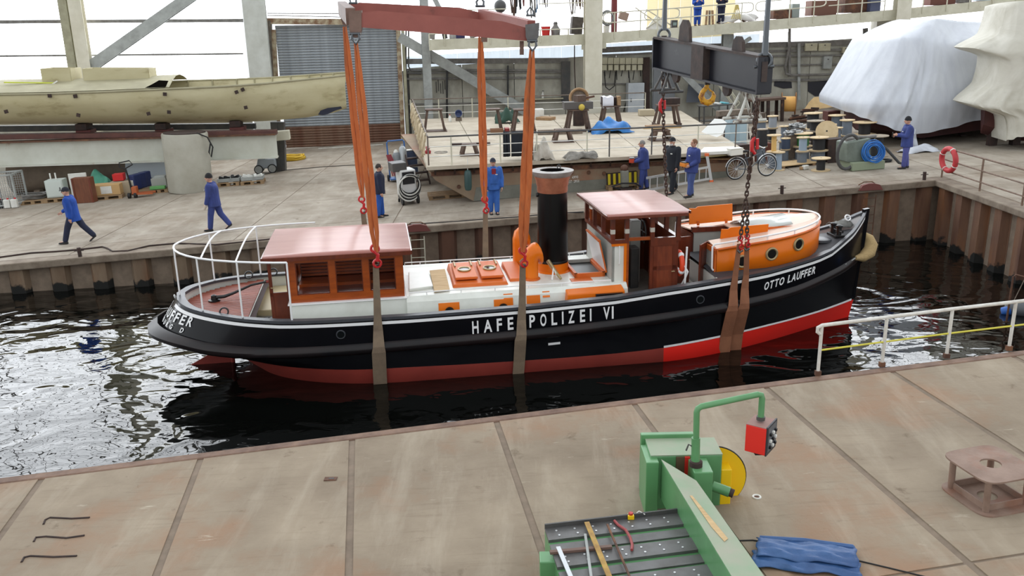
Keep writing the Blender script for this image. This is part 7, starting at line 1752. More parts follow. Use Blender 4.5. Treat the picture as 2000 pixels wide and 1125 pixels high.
for k in range(9): MB().beam((random.uniform(-0.9, 0.9), random.uniform(-0.3, 0.3), 0.05 + 0.08 * k), (random.uniform(-0.9, 0.9), random.uniform(-0.3, 0.3), 0.1 + 0.08 * k), 0.12, 0.1).build('bar', M_rust if k % 2 else M_rustd, t)
# lattice mast section behind the hook
A = onW(1400, 150, 2.6); B = onW(1442, 210, 2.6); t = thing('lattice_mast', 'cream lattice mast section behind the yellow hook', 'lattice', A); d = B - A
for oy in (-0.25, 0.25): 
    for oz in (-0.25, 0.25): MB().tube([(0, oy, oz), d + Vector((0, oy, oz))], 0.035, 6).build('chord', M_cream, t, True)
for k in range(6): MB().tube([d * (k / 6) + Vector((0, -0.25, -0.25 if k % 2 else 0.25)), d * ((k + 1) / 6) + Vector((0, -0.25, 0.25 if k % 2 else -0.25))], 0.025, 6).build('lacing', M_cream, t, True)
rp = [(14.45, 28.9), (14.42, 26.4), (14.42, 24.1), (14.42, 21.8), (14.42, 19.5)]
t = thing('quay_railing', 'rusty brown tube railing along the right quay edge', 'railing', (14.45, 28.9, gz(14.45)))
l = Vector(t.location); M_rrail = mat('rail_brown', (132, 110, 94), 0.65, col2=(96, 72, 58), scale=8)
Pq = [Vector((x, y, gz(x))) - l for x, y in rp]
for p in Pq: MB().tube([p, p + Vector((0, 0, 1.02))], 0.032, 8).build('post', M_rrail, t, True)
for h in (1.0, 0.62, 0.27): MB().tube([p + Vector((0, 0, h)) for p in Pq], 0.024 if h < 1 else 0.03, 8).build('rail', M_rrail, t, True)
t = thing('life_ring', 'red life ring hung on the brown quay railing', 'life ring', onY(1853, 312, 28.35)); Mr = RY(math.pi / 2) @ RX(0.0) @ RY(0.15); Mr = RZ(0.15) @ RY(1.5)
MB().torus((0, 0, 0), 0.36, 0.085, 28, 10, Mr).build('ring', mat('ring_red', (196, 62, 66), 0.55, col2=(176, 48, 54), scale=4), t, True)
for k in range(4):
    an = k * math.pi / 2 + 0.5; MB().torus(Mr @ Vector((0.36 * math.cos(an), 0.36 * math.sin(an), 0)), 0.075, 0.022, 10, 6, Mr @ RZ(an) @ RX(math.pi / 2)).build('white_band', M_white, t, True)
# white and yellow railing on the near quay
t = thing('near_railing', 'white tube railing with yellow middle rail on the near quay', 'railing', onG(1597, 733))
l = Vector(t.location); bp_ = [onG(*q) - l for q in ((1597, 733), (1722, 716), (1848, 699), (1970, 684), (2096, 668))]; M_wr = mat('rail_white', (222, 220, 214), 0.5, col2=(196, 190, 180), scale=6, col3=(120, 92, 76), scale3=7, lo3=0.66, hi3=0.74)
H_r = 0.85
for p in bp_:
    o = MB().tube([p, p + Vector((0, 0, H_r))], 0.028, 10).build('post', M_wr, t, True); MB().box(p + Vector((0, 0, 0.04)), (0.09, 0.07, 0.08)).build('post_foot', M_rust, t)
d0 = (bp_[1] - bp_[0]).normalized(); top_ = [p + Vector((0, 0, H_r)) for p in bp_]
MB().tube([top_[0] - d0 * 0.02 - Vector((0, 0, 0.14)), top_[0] - d0 * 0.07 - Vector((0, 0, 0.1)), top_[0] - d0 * 0.07 - Vector((0, 0, 0.03)), top_[0]] + top_[1:], 0.03, 10).build('top_rail', M_wr, t, True)
MB().tube([p + Vector((0, 0, 0.43)) for p in bp_], 0.016, 8).build('middle_rail', mat('rail_yellow', (206, 196, 70), 0.5), t, True)
for k, (x, y) in enumerate(((157, 502), (1527, 379), (1805, 352))):
    t = gthing('mooring_post', ['short steel mooring post at the left end of the far quay edge', 'short steel mooring post on the quay behind the fore cabin', 'short steel mooring post near the dock corner'][k], 'post', x, y); MB().lathe([(0.055, 0), (0.055, 0.28)], n=12).build('post', M_rustd, t, True); MB().tube([(-0.13, 0, 0.19), (0.13, 0, 0.19)], 0.014, 6).build('cross_pin', M_rustd, t, True)
def quay_ladder(label, px, m, hood=True, n=6, w=0.42):
    X = onG(px, 440 if px < 1000 else 366).x; p = Vector((X, fe(X) - 0.09, gz(X))); t = thing('quay_ladder', label, 'ladder', p, QR)
    for s_ in (-1, 1): MB().tube([(s_ * w / 2, 0, -0.28), (s_ * w / 2, 0, -0.3 * n - 0.35)], 0.018, 6).build('stile', m, t, True)
    for k in range(n): MB().tube([(-w / 2, 0, -0.38 - 0.28 * k), (w / 2, 0, -0.38 - 0.28 * k)], 0.013, 6).build('rung', m, t, True)
    if hood: MB().prism([(-0.42, -0.03, -0.12), (0.42, -0.03, -0.12), (0.3, -0.03, 0.05), (0.1, -0.03, 0.1), (-0.1, -0.03, 0.1), (-0.3, -0.03, 0.05)], (0, 0.12, 0)).build('hood_plate', mat('hood_red', (112, 62, 56), 0.7), t)
    MB().tube([(-0.3, 0.25, 0.02), (-0.15, 0.2, 0.12), (0.15, 0.2, 0.12), (0.3, 0.25, 0.02)], 0.018, 6).build('grab_bar', M_rust, t, True)
quay_ladder('pale quay ladder under a red hood beside the aft cabin', 816, M_cream); quay_ladder('dark quay ladder under a red hood behind the tug bow', 1705, M_rust)
def ground_hose(label, pts, r=0.02, m=M_rubber):
    P = [onG(x, y, r) for x, y in pts]; tag(MB().tube([p - P[0] for p in P], r, 6).build('floor_hose', m, smooth=True), label, 'hose'); bpy.data.objects[C.objects[-1].name].location = P[0]
ground_hose('brown hose running along the left far quay edge', [(-20, 505), (60, 494), (110, 491), (157, 487), (200, 482), (210, 485), (220, 491), (250, 490), (290, 480), (345, 475), (420, 478), (520, 468), (600, 458)], 0.025, M_rustd)
ground_hose('black hose running along the far quay edge behind the funnel', [(792, 439), (870, 434), (950, 428), (1010, 424), (1080, 417), (1140, 414)])
ground_hose('black hose across the near floor beyond the green machine', [(1440, 1056), (1470, 1055), (1560, 1068), (1668, 1093), (1740, 1110), (1830, 1132)], 0.008)
ground_hose('thin black cable lying before the roller door', [(490, 345), (560, 332), (640, 325), (700, 322)], 0.015)
# floating fender in the right corner of the dock
p = onZ(1985, 612, 0.0); t = thing('floating_fender', 'grey cylinder fender with blue cap floating in the dock', 'fender', p, -0.5)
MB().tube([(-0.28, 0, 0.1), (-0.2, 0, 0.1), (0.9, 0, 0.12)], [0.12, 0.2, 0.2], 14).build('float', mat('float_grey', (88, 92, 96), 0.5), t, True); MB().lathe([(0.06, -0.1), (0.11, -0.08), (0.12, 0.1), (0.07, 0.14)], (-0.25, -0.12, 0.06), 14, RY(1.2)).build('cap', mat('cap_blue', (42, 96, 176), 0.5), t, True)
MB().tube([(-0.1, 0.05, 0.28), (0.1, 0.3, 0.9), (0.35, 0.5, 1.4)], 0.012, 6).build('line', M_woodgrey, t, True)
p = onZ(1976, 560, 0.9); t = thing('dock_pipe', 'bent rusty pipe at the right dock wall', 'pipe', p); MB().tube([(0, 0, -0.95), (0, 0, 0.25), (0.05, 0, 0.3), (0.9, -0.3, 0.1)], 0.025, 8).build('pipe', M_rust, t, True); MB().box((0, 0, -0.95), (0.12, 0.12, 0.1)).build('foot', M_rust, t)
# ================================================================ near quay: green bending machine and loose things
M_grn = mat('machine_green', (96, 150, 100), 0.4, col2=(84, 134, 88), scale=2, coat=0.1)
M_grnt = mat('machine_green_dusty', (140, 160, 132), 0.6, col2=(160, 160, 142), scale=3)  # paler, greyer green for the machine's top faces
M_ylw = mat('machine_yellow', (240, 196, 10), 0.4)
b0 = onG(1260, 1003); mc = thing('bending_machine', 'green plate bending machine with yellow disc in the foreground', 'machine', (1.54, 9.2, gz(1.54)))
m0 = Vector(mc.location)
def mp_(name, mb, m, smooth=False, bevel=0.0, par=None):
    mb.v = [p - m0 for p in mb.v]; return mb.build(name, m, par or mc, smooth, bevel)
def zb(x0, x1, y0, y1, z0, z1): return MB().b2((x0, y0, z0), (x1, y1, z1))
g0 = gz(1.9)
hs_ = mp_('headstock', zb(1.60, 2.45, 9.28, 9.72, g0 - 0.04, 2.27), M_grn, bevel=0.015)
mp_('headstock_top', zb(1.60, 2.45, 9.28, 9.72, 2.27, 2.28), M_grnt, par=hs_)
mp_('left_rib', zb(1.53, 1.68, 9.16, 9.62, g0 - 0.04, 2.25), M_grn, bevel=0.01)
mp_('back_plate', zb(1.55, 2.2, 9.72, 9.80, g0 - 0.04, 2.33), M_grn, bevel=0.01)
mp_('slot', zb(1.9, 2.0, 9.26, 9.29, 1.95, 2.26), mat('slot_brown', (92, 74, 52), 0.7)); mp_('red_plate', zb(2.0, 2.06, 9.25, 9.3, 1.95, 2.26), mat('plate_red', (212, 40, 34), 0.45))
dc = onY(1390, 932, 9.5)
disc = mp_('yellow_disc', MB().lathe([(0.41, -0.02), (0.41, 0.02)], dc, 48, RX(math.pi / 2) @ RY(0.0)), M_ylw)
mp_('disc_rim', MB().torus(dc, 0.412, 0.012, 48, 6, RX(math.pi / 2)), M_black, True, par=disc)
mp_('yellow_guard', zb(2.45, 2.58, 9.30, 9.62, g0 - 0.03, 2.06), M_ylw, bevel=0.01)
# tapering arm
tl0, tl1 = onZ(1291, 898, 2.25), onZ(1452, 1165, 2.25); tr0, tr1 = onZ(1322, 915, 2.25), onZ(1520, 1165, 2.25); trm = onZ(1360, 940, 2.25)
dn = Vector((0, 0, -0.5)); dn2 = Vector((0, 0, -0.62))
arm = MB(); arm.hexa([tl0 + dn, tl1 + dn2, tr1 + dn2, trm + dn, tl0, tl1, tr1, trm]); arm = mp_('arm', arm, M_grn, bevel=0.01)
up_ = Vector((0, 0, 0.004))
mp_('arm_top', MB().prism([tl0 + up_, tl1 + up_, tr1 + up_, trm + up_], (0, 0, 0.004)), M_grnt, par=arm)
mp_('worn_patch', MB().prism([onZ(x, y, 2.262) for x, y in ((1347, 968), (1352, 968), (1422, 1052), (1415, 1058), (1390, 1030))], (0, 0, 0.002)), M_plywood, par=arm)
mp_('gear_block', zb(2.04, 2.26, 8.92, 9.28, 1.85, 2.24), M_grn, bevel=0.01)
mp_('motor', MB().tube([(2.28, 9.0, 2.02), (2.46, 8.92, 1.98)], 0.06, 14), M_grn, True); mp_('motor_fan', MB().tube([(2.46, 8.92, 1.98), (2.5, 8.9, 1.97)], 0.05, 12), M_rustd, True)
Yp_ = 9.08
pb, ptp, pr, pe = onY(1358, 935, Yp_), onY(1361, 800, Yp_), onY(1489, 770, Yp_ + 0.12), onY(1486, 815, Yp_ + 0.1)
mp_('collar', MB().lathe([(0.075, 2.24), (0.075, 2.30), (0.06, 2.31)], (pb.x, pb.y, 0), 16), M_rustd, True)
cn = [pb, ptp - Vector((0, 0, 0.03)), ptp + Vector((0.012, 0, 0.012)), ptp + Vector((0.05, 0.005, 0.035)), pr - Vector((0.05, 0.0, 0.0)), pr + Vector((-0.012, 0, -0.01)), pr - Vector((0, 0, 0.05)), pe]
cb_ = mp_('swing_post', MB().tube(cn, 0.036, 12), M_grn, True); mp_('post_sleeve', MB().tube([pb, onY(1359, 855, Yp_)], 0.05, 14), M_grn, True, par=cb_)
mp_('cable_guide', MB().tube([onY(1340, 880, Yp_), onY(1345, 868, Yp_), onY(1352, 872, Yp_)], 0.01, 6), M_darksteel, True)
# control box
cx = onY(1484, 850, Yp_ + 0.1); Rb = RZ(0.95)
def cbx(name, c_, sz, m, bev=0.0, par=None): return mp_(name, MB().box(cx + Rb @ Vector(c_), sz, Rb), m, False, bev, par)
bx_ = cbx('control_box', (0, 0, 0), (0.30, 0.24, 0.34), mat('box_red2', (226, 44, 36), 0.4), 0.01)
cbx('box_top', (0, 0, 0.172), (0.3, 0.24, 0.004), mat('box_dust', (150, 116, 108), 0.7), par=bx_)  # paler, duller sheet on top of the red box
cbx('control_panel', (0.02, -0.125, 0), (0.32, 0.02, 0.36), mat('panel_dark', (46, 46, 52), 0.5), 0.004, par=bx_); cbx('panel_face', (0.02, -0.137, 0.01), (0.26, 0.004, 0.3), mat('panel_grey', (92, 94, 98), 0.5), par=bx_)
for i in range(3):
    for j in range(3): cbx('knob', (-0.06 + 0.08 * i, -0.15, -0.09 + 0.08 * j), (0.035, 0.03, 0.035), M_white if (i + j) % 2 else M_black, 0.006, par=bx_)
mp_('flange', MB().lathe([(0.05, 0), (0.05, 0.04)], pe - Vector((0, 0, 0.03)), 14), M_darksteel, True); mp_('box_cable', MB().tube([cx + Vector((-0.08, -0.05, -0.17)), cx + Vector((-0.05, -0.05, -0.22)), cx + Vector((0.05, -0.05, -0.22)), cx + Vector((0.1, 0, -0.17))], 0.012, 6), M_rubber, True)
# machine bed with slotted plates
ZB = 1.93
q00, q10, q01 = onZ(1064, 1034, ZB), onZ(1325, 1003, ZB), onZ(1098, 1140, ZB); e1 = (q10 - q00); e2 = (q01 - q00) * 1.5
bed = MB().hexa([q00 + Vector((0, 0, -0.4)), q10 + Vector((0, 0, -0.4)), q10 + e2 + Vector((0, 0, -0.4)), q00 + e2 + Vector((0, 0, -0.4)), q00 - Vector((0, 0, 0.02)), q10 - Vector((0, 0, 0.02)), q10 + e2 - Vector((0, 0, 0.02)), q00 + e2 - Vector((0, 0, 0.02))]); bed = mp_('bed', bed, M_grn)
M_bedp = mat('bed_plate', (106, 106, 106), 0.45, metal=0.3, col2=(86, 84, 82), scale=4)
nb = 6
for k in range(nb):
    a0, a1 = k / nb + 0.006, (k + 1) / nb - 0.006
    if k % 2: a0 += 0.03; a1 -= 0.03
    p0, p1 = q00 + e2 * a0, q00 + e2 * a1; dz = Vector((0, 0, 0.015 if k % 2 == 0 else 0.0))
    mp_('bed_plate', MB().hexa([p0 - Vector((0, 0, 0.02)), p0 + e1 - Vector((0, 0, 0.02)), p1 + e1 - Vector((0, 0, 0.02)), p1 - Vector((0, 0, 0.02)), p0 + dz, p0 + e1 + dz, p1 + e1 + dz, p1 + dz]), M_bedp, par=bed)
    if k % 2 == 0:
        for j in range(7):
            for r_ in (0.3, 0.7):
                c_ = q00 + e2 * lerp(a0, a1, r_) + e1 * ((j + 0.5 + 0.2 * r_) / 7.5) + dz; mp_('bed_stud', MB().lathe([(0.012, 0), (0.012, 0.006)], c_, 8), M_alu, par=bed)
mp_('bed_back_edge', MB().beam(q00 + Vector((0, 0, 0.03)), q10 + Vector((0, 0, 0.03)), 0.02, 0.07), M_darksteel, par=bed)
mp_('side_block', MB().box(onZ(1070, 1105, 1.8), (0.17, 0.2, 0.22)), M_grn, bevel=0.01)
# loose stock lying on the bed
def stock(label, a, c, w, h, m, dz=0.02, cat='bar'):
    A = onZ(*a, ZB + dz + h / 2); B = onZ(*c, ZB + dz + h / 2); tag(MB().beam(Vector(), B - A, w, h).build('flat_bar', m, bevel=0.002), label, cat); C.objects[-1].location = A
stock('yellow brown flat bar lying on the machine bed', (1146, 1020), (1200, 1150), 0.055, 0.014, mat('bar_ochre', (182, 146, 66), 0.6, col2=(140, 104, 50), scale=8), 0.055)
stock('aluminium strip at the left of the machine bed', (1090, 1068), (1125, 1150), 0.045, 0.012, mat('strip_alu', (206, 210, 214), 0.35), 0.04)
stock('thin grey strip between aluminium strip and ochre bar', (1143, 1043), (1158, 1150), 0.028, 0.012, M_greysteel, 0.04)
stock('brown rod lying right of the ochre bar', (1186, 1024), (1240, 1150), 0.022, 0.018, M_rust, 0.04)
stock('brown channel bar across the left of the bed', (1074, 1079), (1195, 1068), 0.045, 0.03, mat('channel_brown', (108, 84, 74), 0.7), 0.018)
A = onZ(1200, 1017, ZB + 0.04); P = [onZ(x, y, ZB + 0.035) for x, y in ((1200, 1017), (1207, 1025), (1222, 1035), (1231, 1050), (1235, 1064), (1234, 1074))]
tag(MB().tube([p - P[0] for p in P], 0.016, 8).build('bent_rod', mat('rod_red', (150, 62, 62), 0.5), smooth=True), 'bent red rod lying on the machine bed', 'rod'); C.objects[-1].location = P[0]
t = thing('emergency_stop', 'yellow emergency stop with red button at the machine bed', 'switch', onZ(1232, 1009, 1.97)); MB().box((0, 0, 0.0), (0.07, 0.06, 0.05)).build('housing', M_ylw, t, bevel=0.006); MB().lathe([(0.022, 0.025), (0.028, 0.04), (0.024, 0.05)], n=12).build('button', mat('button_red', (180, 34, 30), 0.4), t, True); MB().tube([(0.03, 0.02, 0), (0.1, 0.06, 0.03), (0.16, 0.02, 0.01)], 0.006, 6).build('lead', M_white, t, True)
# folded blue tarpaulin
t = thing('folded_tarpaulin', 'folded dark blue tarpaulin on the floor beside the green machine', 'tarpaulin', M=ground_M(onG(1572, 1090), math.radians(-16)))
M_tp = mat('tarp_navy', (60, 98, 150), 0.5, col2=(44, 76, 124), scale=3, bump=0.35, bscale=14)
def tarp_layer(x0, x1, y0, y1, z, seed, name):
    r = random.Random(seed); ph = [r.uniform(0, 6) for _ in range(4)]; rows_ = []
    for j in range(13):
        rows_.append([Vector((lerp(x0, x1, i / 26) + 0.012 * math.sin(j * 0.9 + ph[0]), lerp(y0, y1, j / 12) + 0.02 * math.sin(i * 0.5 + ph[1]), z + 0.007 * math.sin(i * 0.9 + ph[2] + j * 0.7) + 0.008 * math.sin(j * 1.9 + i * 0.35 + ph[3]) + 0.03 * math.sin(math.pi * j / 12))) for i in range(27)])
    MB().grid(rows_).build(name, M_tp, t, True, solid=0.01)
tarp_layer(-0.54, 0.54, -0.30, 0.02, 0.03, 1, 'lower_fold'); tarp_layer(-0.5, 0.52, -0.17, 0.2, 0.075, 2, 'upper_fold')
MB().tube([(-0.47, 0.19, 0.06), (0.0, 0.21, 0.07), (0.5, 0.19, 0.06)], 0.04, 8).build('rolled_edge', M_tp, t, True)
# rusty press stand
L0, B0 = Vector((5.17, 9.44, 0)), Vector((5.31, 8.7, 0)); ex = Vector((0.68, 0.15, 0)); ey = (B0 - L0)
cen = L0 + ex * 0.5 + ey * 0.5; t = thing('rusty_stand', 'rusty steel stand with a round hole in its top plate', 'stand', M=ground_M(Vector((cen.x, cen.y, gz(cen.x))), math.atan2(ex.y, ex.x)))
M_rs = mat('stand_rust', (146, 122, 108), 0.7, col2=(118, 94, 80), scale=3, col3=(140, 92, 70), scale3=2, bump=0.2); w_, d_ = ex.length, ey.length
def rplate(name, z, th_, hole, sc=1.0):
    n = 48; out = []; inn_ = []
    for k in range(n):
        a = 2 * math.pi * k / n; c, s_ = math.cos(a), math.sin(a); e = 5.0
        out.append(Vector((sc * w_ / 2 * math.copysign(abs(c) ** (2 / e), c), sc * d_ / 2 * math.copysign(abs(s_) ** (2 / e), s_), 0))); inn_.append(Vector((hole * c, hole * s_, 0)))
    rings = [[p + Vector((0, 0, z)) for p in out], [p + Vector((0, 0, z + th_)) for p in out], [p + Vector((0, 0, z + th_)) for p in inn_], [p + Vector((0, 0, z)) for p in inn_]]
    MB().loft(rings, closed=True).build(name, M_rs, t)
rplate('base_plate', 0, 0.018, 0.11, 1.1); rplate('top_plate', 0.42, 0.02, 0.115, 1.08)
for i in (-1, 1):
    for j in (-1, 1): MB().tube([(i * w_ * 0.38, j * d_ * 0.38, 0.018), (i * w_ * 0.38, j * d_ * 0.38, 0.42)], 0.038, 14).build('post', M_rs, t, True)
for i in (-1, 1): MB().box((i * w_ * 0.38, 0, 0.06), (0.015, d_ * 0.72, 0.08)).build('rib', M_rs, t); MB().box((0, i * d_ * 0.38, 0.06), (w_ * 0.72, 0.015, 0.08)).build('rib', M_rs, t)
# ================================================================ people
M_skin = mat('skin', (206, 160, 136), 0.55, col2=(190, 140, 118), scale=6)
def cloth(name, c): return mat(name, c, 0.85, col2=tuple(int(v * 0.8) for v in c), scale=3.5, stretch=(1.5, 1.5, 0.7), bump=0.25, bscale=9)
M_eye = mat('eye_dark', (24, 22, 22), 0.4); M_lip = mat('lip', (160, 92, 86), 0.6)
def person(label, base, yaw, H=1.78, legs=((0.2, 0.1), (-0.2, 0.1)), arms=((0.1, 0.12, 0.3), (-0.1, 0.12, 0.3)), lean=0.03, coat=None, trou=None, hat=None, hair=(90, 80, 74), shoe=(26, 24, 24), hem=0.06, shirt=None, beard=None, gloves=None, glasses=False, bib=None, badge=True, turn=0.0):
    k = H / 1.78; t = thing('person', label, 'person', base, yaw); Vv = Vector
    th, sh = 0.43 * k, 0.42 * k
    J = []
    for (a, kn), sy in zip(legs, (1, -1)):
        hip = Vv((0.0, sy * 0.095 * k, 0)); knee = hip + th * Vv((math.sin(a), 0, -math.cos(a))); an = knee + sh * Vv((math.sin(a - kn), 0, -math.cos(a - kn)))
        toe_tilt = min(0.0, (a - kn)) * 0.9; J.append((hip, knee, an, toe_tilt))
    low = min(j[2].z - 0.085 * k + (0.05 * j[3] * k if j[3] < 0 else 0) for j in J); up = Vv((0, 0, -low))
    J = [(h + up, n + up, a + up, tt) for h, n, a, tt in J]
    pel = Vv((0, 0, 0)) + up; ax = Vv((math.sin(lean), 0, math.cos(lean)))
    def tor(d, rx, ry, inf=0.0): 
        c = pel + ax * d * k; fx = Vv((math.cos(lean), 0, -math.sin(lean)))
        return [c + fx * ((rx + inf) * k * math.cos(2 * math.pi * i / 16)) + Vv((0, 1, 0)) * ((ry + inf) * k * math.sin(2 * math.pi * i / 16)) for i in range(16)]
    TP = [(-0.10, 0.12, 0.135), (0.0, 0.155, 0.185), (0.12, 0.155, 0.175), (0.25, 0.16, 0.185), (0.38, 0.16, 0.205), (0.46, 0.135, 0.21), (0.515, 0.09, 0.14), (0.545, 0.055, 0.06)]
    body = MB().loft([tor(*q) for q in TP])
    nk = pel + ax * 0.53 * k; hd = pel + ax * 0.70 * k + Vv((0.025 * k, 0, 0)); Rh = RZ(turn)
    body.capsule(nk, nk + ax * 0.1 * k + Vv((0.01, 0, 0)), 0.055 * k, 0.052 * k)
    def hp(x, y, z): return hd + Rh @ Vv((x * k, y * k, z * k))
    body.ball(hd, (0.098 * k, 0.078 * k, 0.118 * k), 16, 12); body.ball(hp(0.02, 0, -0.06), (0.078 * k, 0.062 * k, 0.065 * k), 12, 8)
    body.capsule(hp(0.092, 0, 0.012), hp(0.118, 0, -0.028), 0.013 * k, 0.018 * k, 8)
    for sy in (-1, 1): body.ball(hp(-0.005, sy * 0.08, -0.01), (0.022 * k, 0.012 * k, 0.034 * k), 8, 6)
    coat_mb = MB().loft([tor(d_, rx, ry, 0.034) for d_, rx, ry in ([(-hem - 0.05, 0.165, 0.195)] + [q for q in TP if q[0] > -0.05])]); tr_mb = MB().loft([tor(-0.12, 0.09, 0.13, 0.02), tor(-0.02, 0.125, 0.18, 0.016), tor(0.12, 0.115, 0.17, 0.012)])
    hands = []
    for (sw, out, el), sy in zip(arms, (1, -1)):
        s0 = pel + ax * 0.475 * k + Vv((0, sy * 0.2 * k, 0)); d1 = Vv((math.sin(sw) * math.cos(out), sy * math.sin(out), -math.cos(sw) * math.cos(out))).normalized(); e = s0 + d1 * 0.30 * k
        d2 = Vv((math.sin(sw + el) * math.cos(out * 0.4), -sy * math.sin(el * 0.25) + sy * 0.3 * math.sin(out), -math.cos(sw + el) * math.cos(out * 0.4))).normalized(); w = e + d2 * 0.26 * k
        body.capsule(s0, e, 0.052 * k, 0.042 * k); body.capsule(e, w, 0.042 * k, 0.029 * k)
        coat_mb.capsule(s0, e, 0.094 * k, 0.08 * k, 12); coat_mb.capsule(e, w - d2 * 0.02 * k, 0.078 * k, 0.06 * k, 12)
        side = Vv((0, -sy, 0)); side = (side - d2 * side.dot(d2)).normalized(); nrm = d2.cross(side)
        pm = w + d2 * 0.05 * k; rings = [[c_ + nrm * (0.038 * wd * k * math.cos(q)) + side * (0.017 * k * math.sin(q)) for q in [2 * math.pi * i / 10 for i in range(10)]] for c_, wd in ((w, 0.75), (pm, 1.0), (w + d2 * 0.095 * k, 1.0))]
        body.loft(rings)
        for f, (o_, ln) in enumerate(((-0.028, 0.068), (-0.009, 0.078), (0.010, 0.073), (0.028, 0.056))):
            r0 = w + d2 * 0.09 * k + nrm * o_ * k; r1 = r0 + d2 * ln * 0.55 * k + side * 0.012 * k; r2 = r1 + d2 * ln * 0.35 * k + side * 0.032 * k
            body.capsule(r0, r1, 0.0095 * k, 0.009 * k, 6); body.capsule(r1, r2, 0.009 * k, 0.008 * k, 6)
        r0 = w + d2 * 0.03 * k - nrm * 0.032 * k; r1 = r0 + d2 * 0.04 * k - nrm * 0.024 * k + side * 0.01 * k; body.capsule(r0, r1, 0.013 * k, 0.011 * k, 6); body.capsule(r1, r1 + d2 * 0.03 * k + side * 0.01 * k, 0.011 * k, 0.009 * k, 6)
        hands.append((w, d2, side))
        if gloves: MB().capsule(w + d2 * 0.01, w + d2 * 0.15 * k, 0.045 * k, 0.035 * k).build('glove', gloves, t, True)
    for (hip, knee, an, tt) in J:
        body.capsule(hip, knee, 0.082 * k, 0.056 * k); body.capsule(knee, an, 0.055 * k, 0.038 * k)
        tr_mb.capsule(hip, knee, 0.118 * k, 0.095 * k, 12); tr_mb.capsule(knee, an + (knee - an).normalized() * 0.03, 0.092 * k, 0.08 * k, 12)
        fd = Vv((math.cos(tt), 0, math.sin(tt))); sole = an + Vv((0, 0, -0.045 * k)); body.capsule(sole, sole + fd * 0.14 * k, 0.035 * k, 0.03 * k, 8)
        shm = MB(); rings = []
        for q, wd, hh in ((-0.075, 0.028, 0.05), (-0.06, 0.042, 0.085), (0.0, 0.045, 0.09), (0.07, 0.05, 0.062), (0.15, 0.05, 0.05), (0.19, 0.038, 0.036), (0.205, 0.015, 0.02)):
            c_ = an + Vv((0, 0, -0.085 * k)) + fd * q * k
            rings.append([c_ + Vv((0, y_ * wd * k, z_ * hh * k)) for y_, z_ in ((-1, 0), (1, 0), (1.05, 0.35), (0.8, 0.9), (0, 1.1), (-0.8, 0.9), (-1.05, 0.35))])
        shm.loft(rings).build('shoe', mat('shoe_%d_%d_%d' % shoe, shoe, 0.6), t, True)
    body.build('body', M_skin, t, True, remesh=0.0095 * k)
    coat_mb.build('jacket', coat, t, True, remesh=0.017); tr_mb.build('trousers', trou, t, True, remesh=0.017)
    MB().torus(nk + ax * 0.02 * k + Vv((0.01, 0, 0)), 0.07 * k, 0.026 * k, 16, 8).build('collar', coat, t, True)
    for sy in (-1, 1): MB().ball(hp(0.088, sy * 0.032, 0.016), 0.013 * k, 8, 6).build('eye', M_eye, t, True)
    MB().ball(hp(0.09, 0, -0.062), (0.012 * k, 0.028 * k, 0.007 * k), 8, 6).build('mouth', M_lip, t, True)
    hm = mat('hair_%d_%d_%d' % tuple(hair), hair, 0.8)
    def dome(s_, z0, cx, m, name, zc=1.0, tilt=0.0):
        mb = MB(); rings = []
        for i in range(7):
            a = z0 + (math.pi / 2 - z0) * i / 6; q = max(math.cos(a), 0.03)
            rings.append([hp(cx + 0.102 * s_ * q * math.cos(2 * math.pi * j / 16) - tilt * math.sin(a) , 0.084 * s_ * q * math.sin(2 * math.pi * j / 16), 0.012 + 0.112 * s_ * zc * math.sin(a)) for j in range(16)])
        return mb.loft(rings).build(name, m, t, True)
    dome(1.04, -0.12 if hat else -0.25, -0.016, hm, 'hair')
    if hat:
        hmat = mat('hat_%s_%d_%d_%d' % ((hat[0],) + tuple(hat[1])), hat[1], 0.85); dome(1.16, 0.1, -0.004, hmat, 'hat', 1.12 if hat[0] == 'beanie' else 1.0)
        if hat[0] == 'cap': MB().loft([[hp(0.09 + q, y_ * (0.07 - q * 0.25), 0.035 - q * 0.12 + z_) for y_, z_ in ((-1, 0), (0, 0.012), (1, 0), (1, 0.01), (0, 0.022), (-1, 0.01))] for q in (0.0, 0.04, 0.075)]).build('visor', hmat, t, True)
        else: MB().torus(hp(-0.002, 0, 0.028), 0.1 * k, 0.017 * k, 18, 6).build('hat_band', hmat, t, True)
    if beard: MB().ball(hp(0.045, 0, -0.085), (0.062 * k, 0.06 * k, 0.05 * k), 12, 8).build('beard', mat('beard', beard, 0.9), t, True)
    if glasses:
        for sy in (-1, 1): MB().torus(hp(0.1, sy * 0.034, 0.016), 0.024 * k, 0.005 * k, 12, 5, RY(math.pi / 2)).build('spectacle_rim', M_black, t, True)
    def chest(x, y, d_, sz, m, name): return MB().box(pel + ax * d_ * k + Vv((x * k, y * k, 0)), [q * k for q in sz], RY(lean)).build(name, m, t, bevel=0.006)
    if shirt: chest(0.155, 0, 0.43, (0.08, 0.13, 0.18), shirt, 'shirt_front')
    if bib: chest(0.175, 0, 0.2, (0.05, 0.24, 0.3), bib, 'bib'); [chest(0.172, sy * 0.085, 0.42, (0.06, 0.035, 0.18), bib, 'bib_strap') for sy in (-1, 1)]
    if badge: chest(0.195, 0.08, 0.34, (0.02, 0.07, 0.028), M_white, 'badge')
    return t, hands
c_bright = cloth('cloth_bright_blue', (30, 78, 172)); c_navy = cloth('cloth_navy', (34, 40, 66)); c_viol = cloth('cloth_violet_blue', (58, 72, 136)); c_dung = cloth('cloth_dungaree_blue', (58, 108, 190)); c_blk = cloth('cloth_black', (26, 26, 30)); c_tr = cloth('cloth_work_blue', (36, 84, 168))
M_glv = mat('work_glove', (196, 184, 170), 0.85)
def gp(px, py): p = onG(px, py); return Vector((p.x, p.y, gz(p.x) + 0.002))
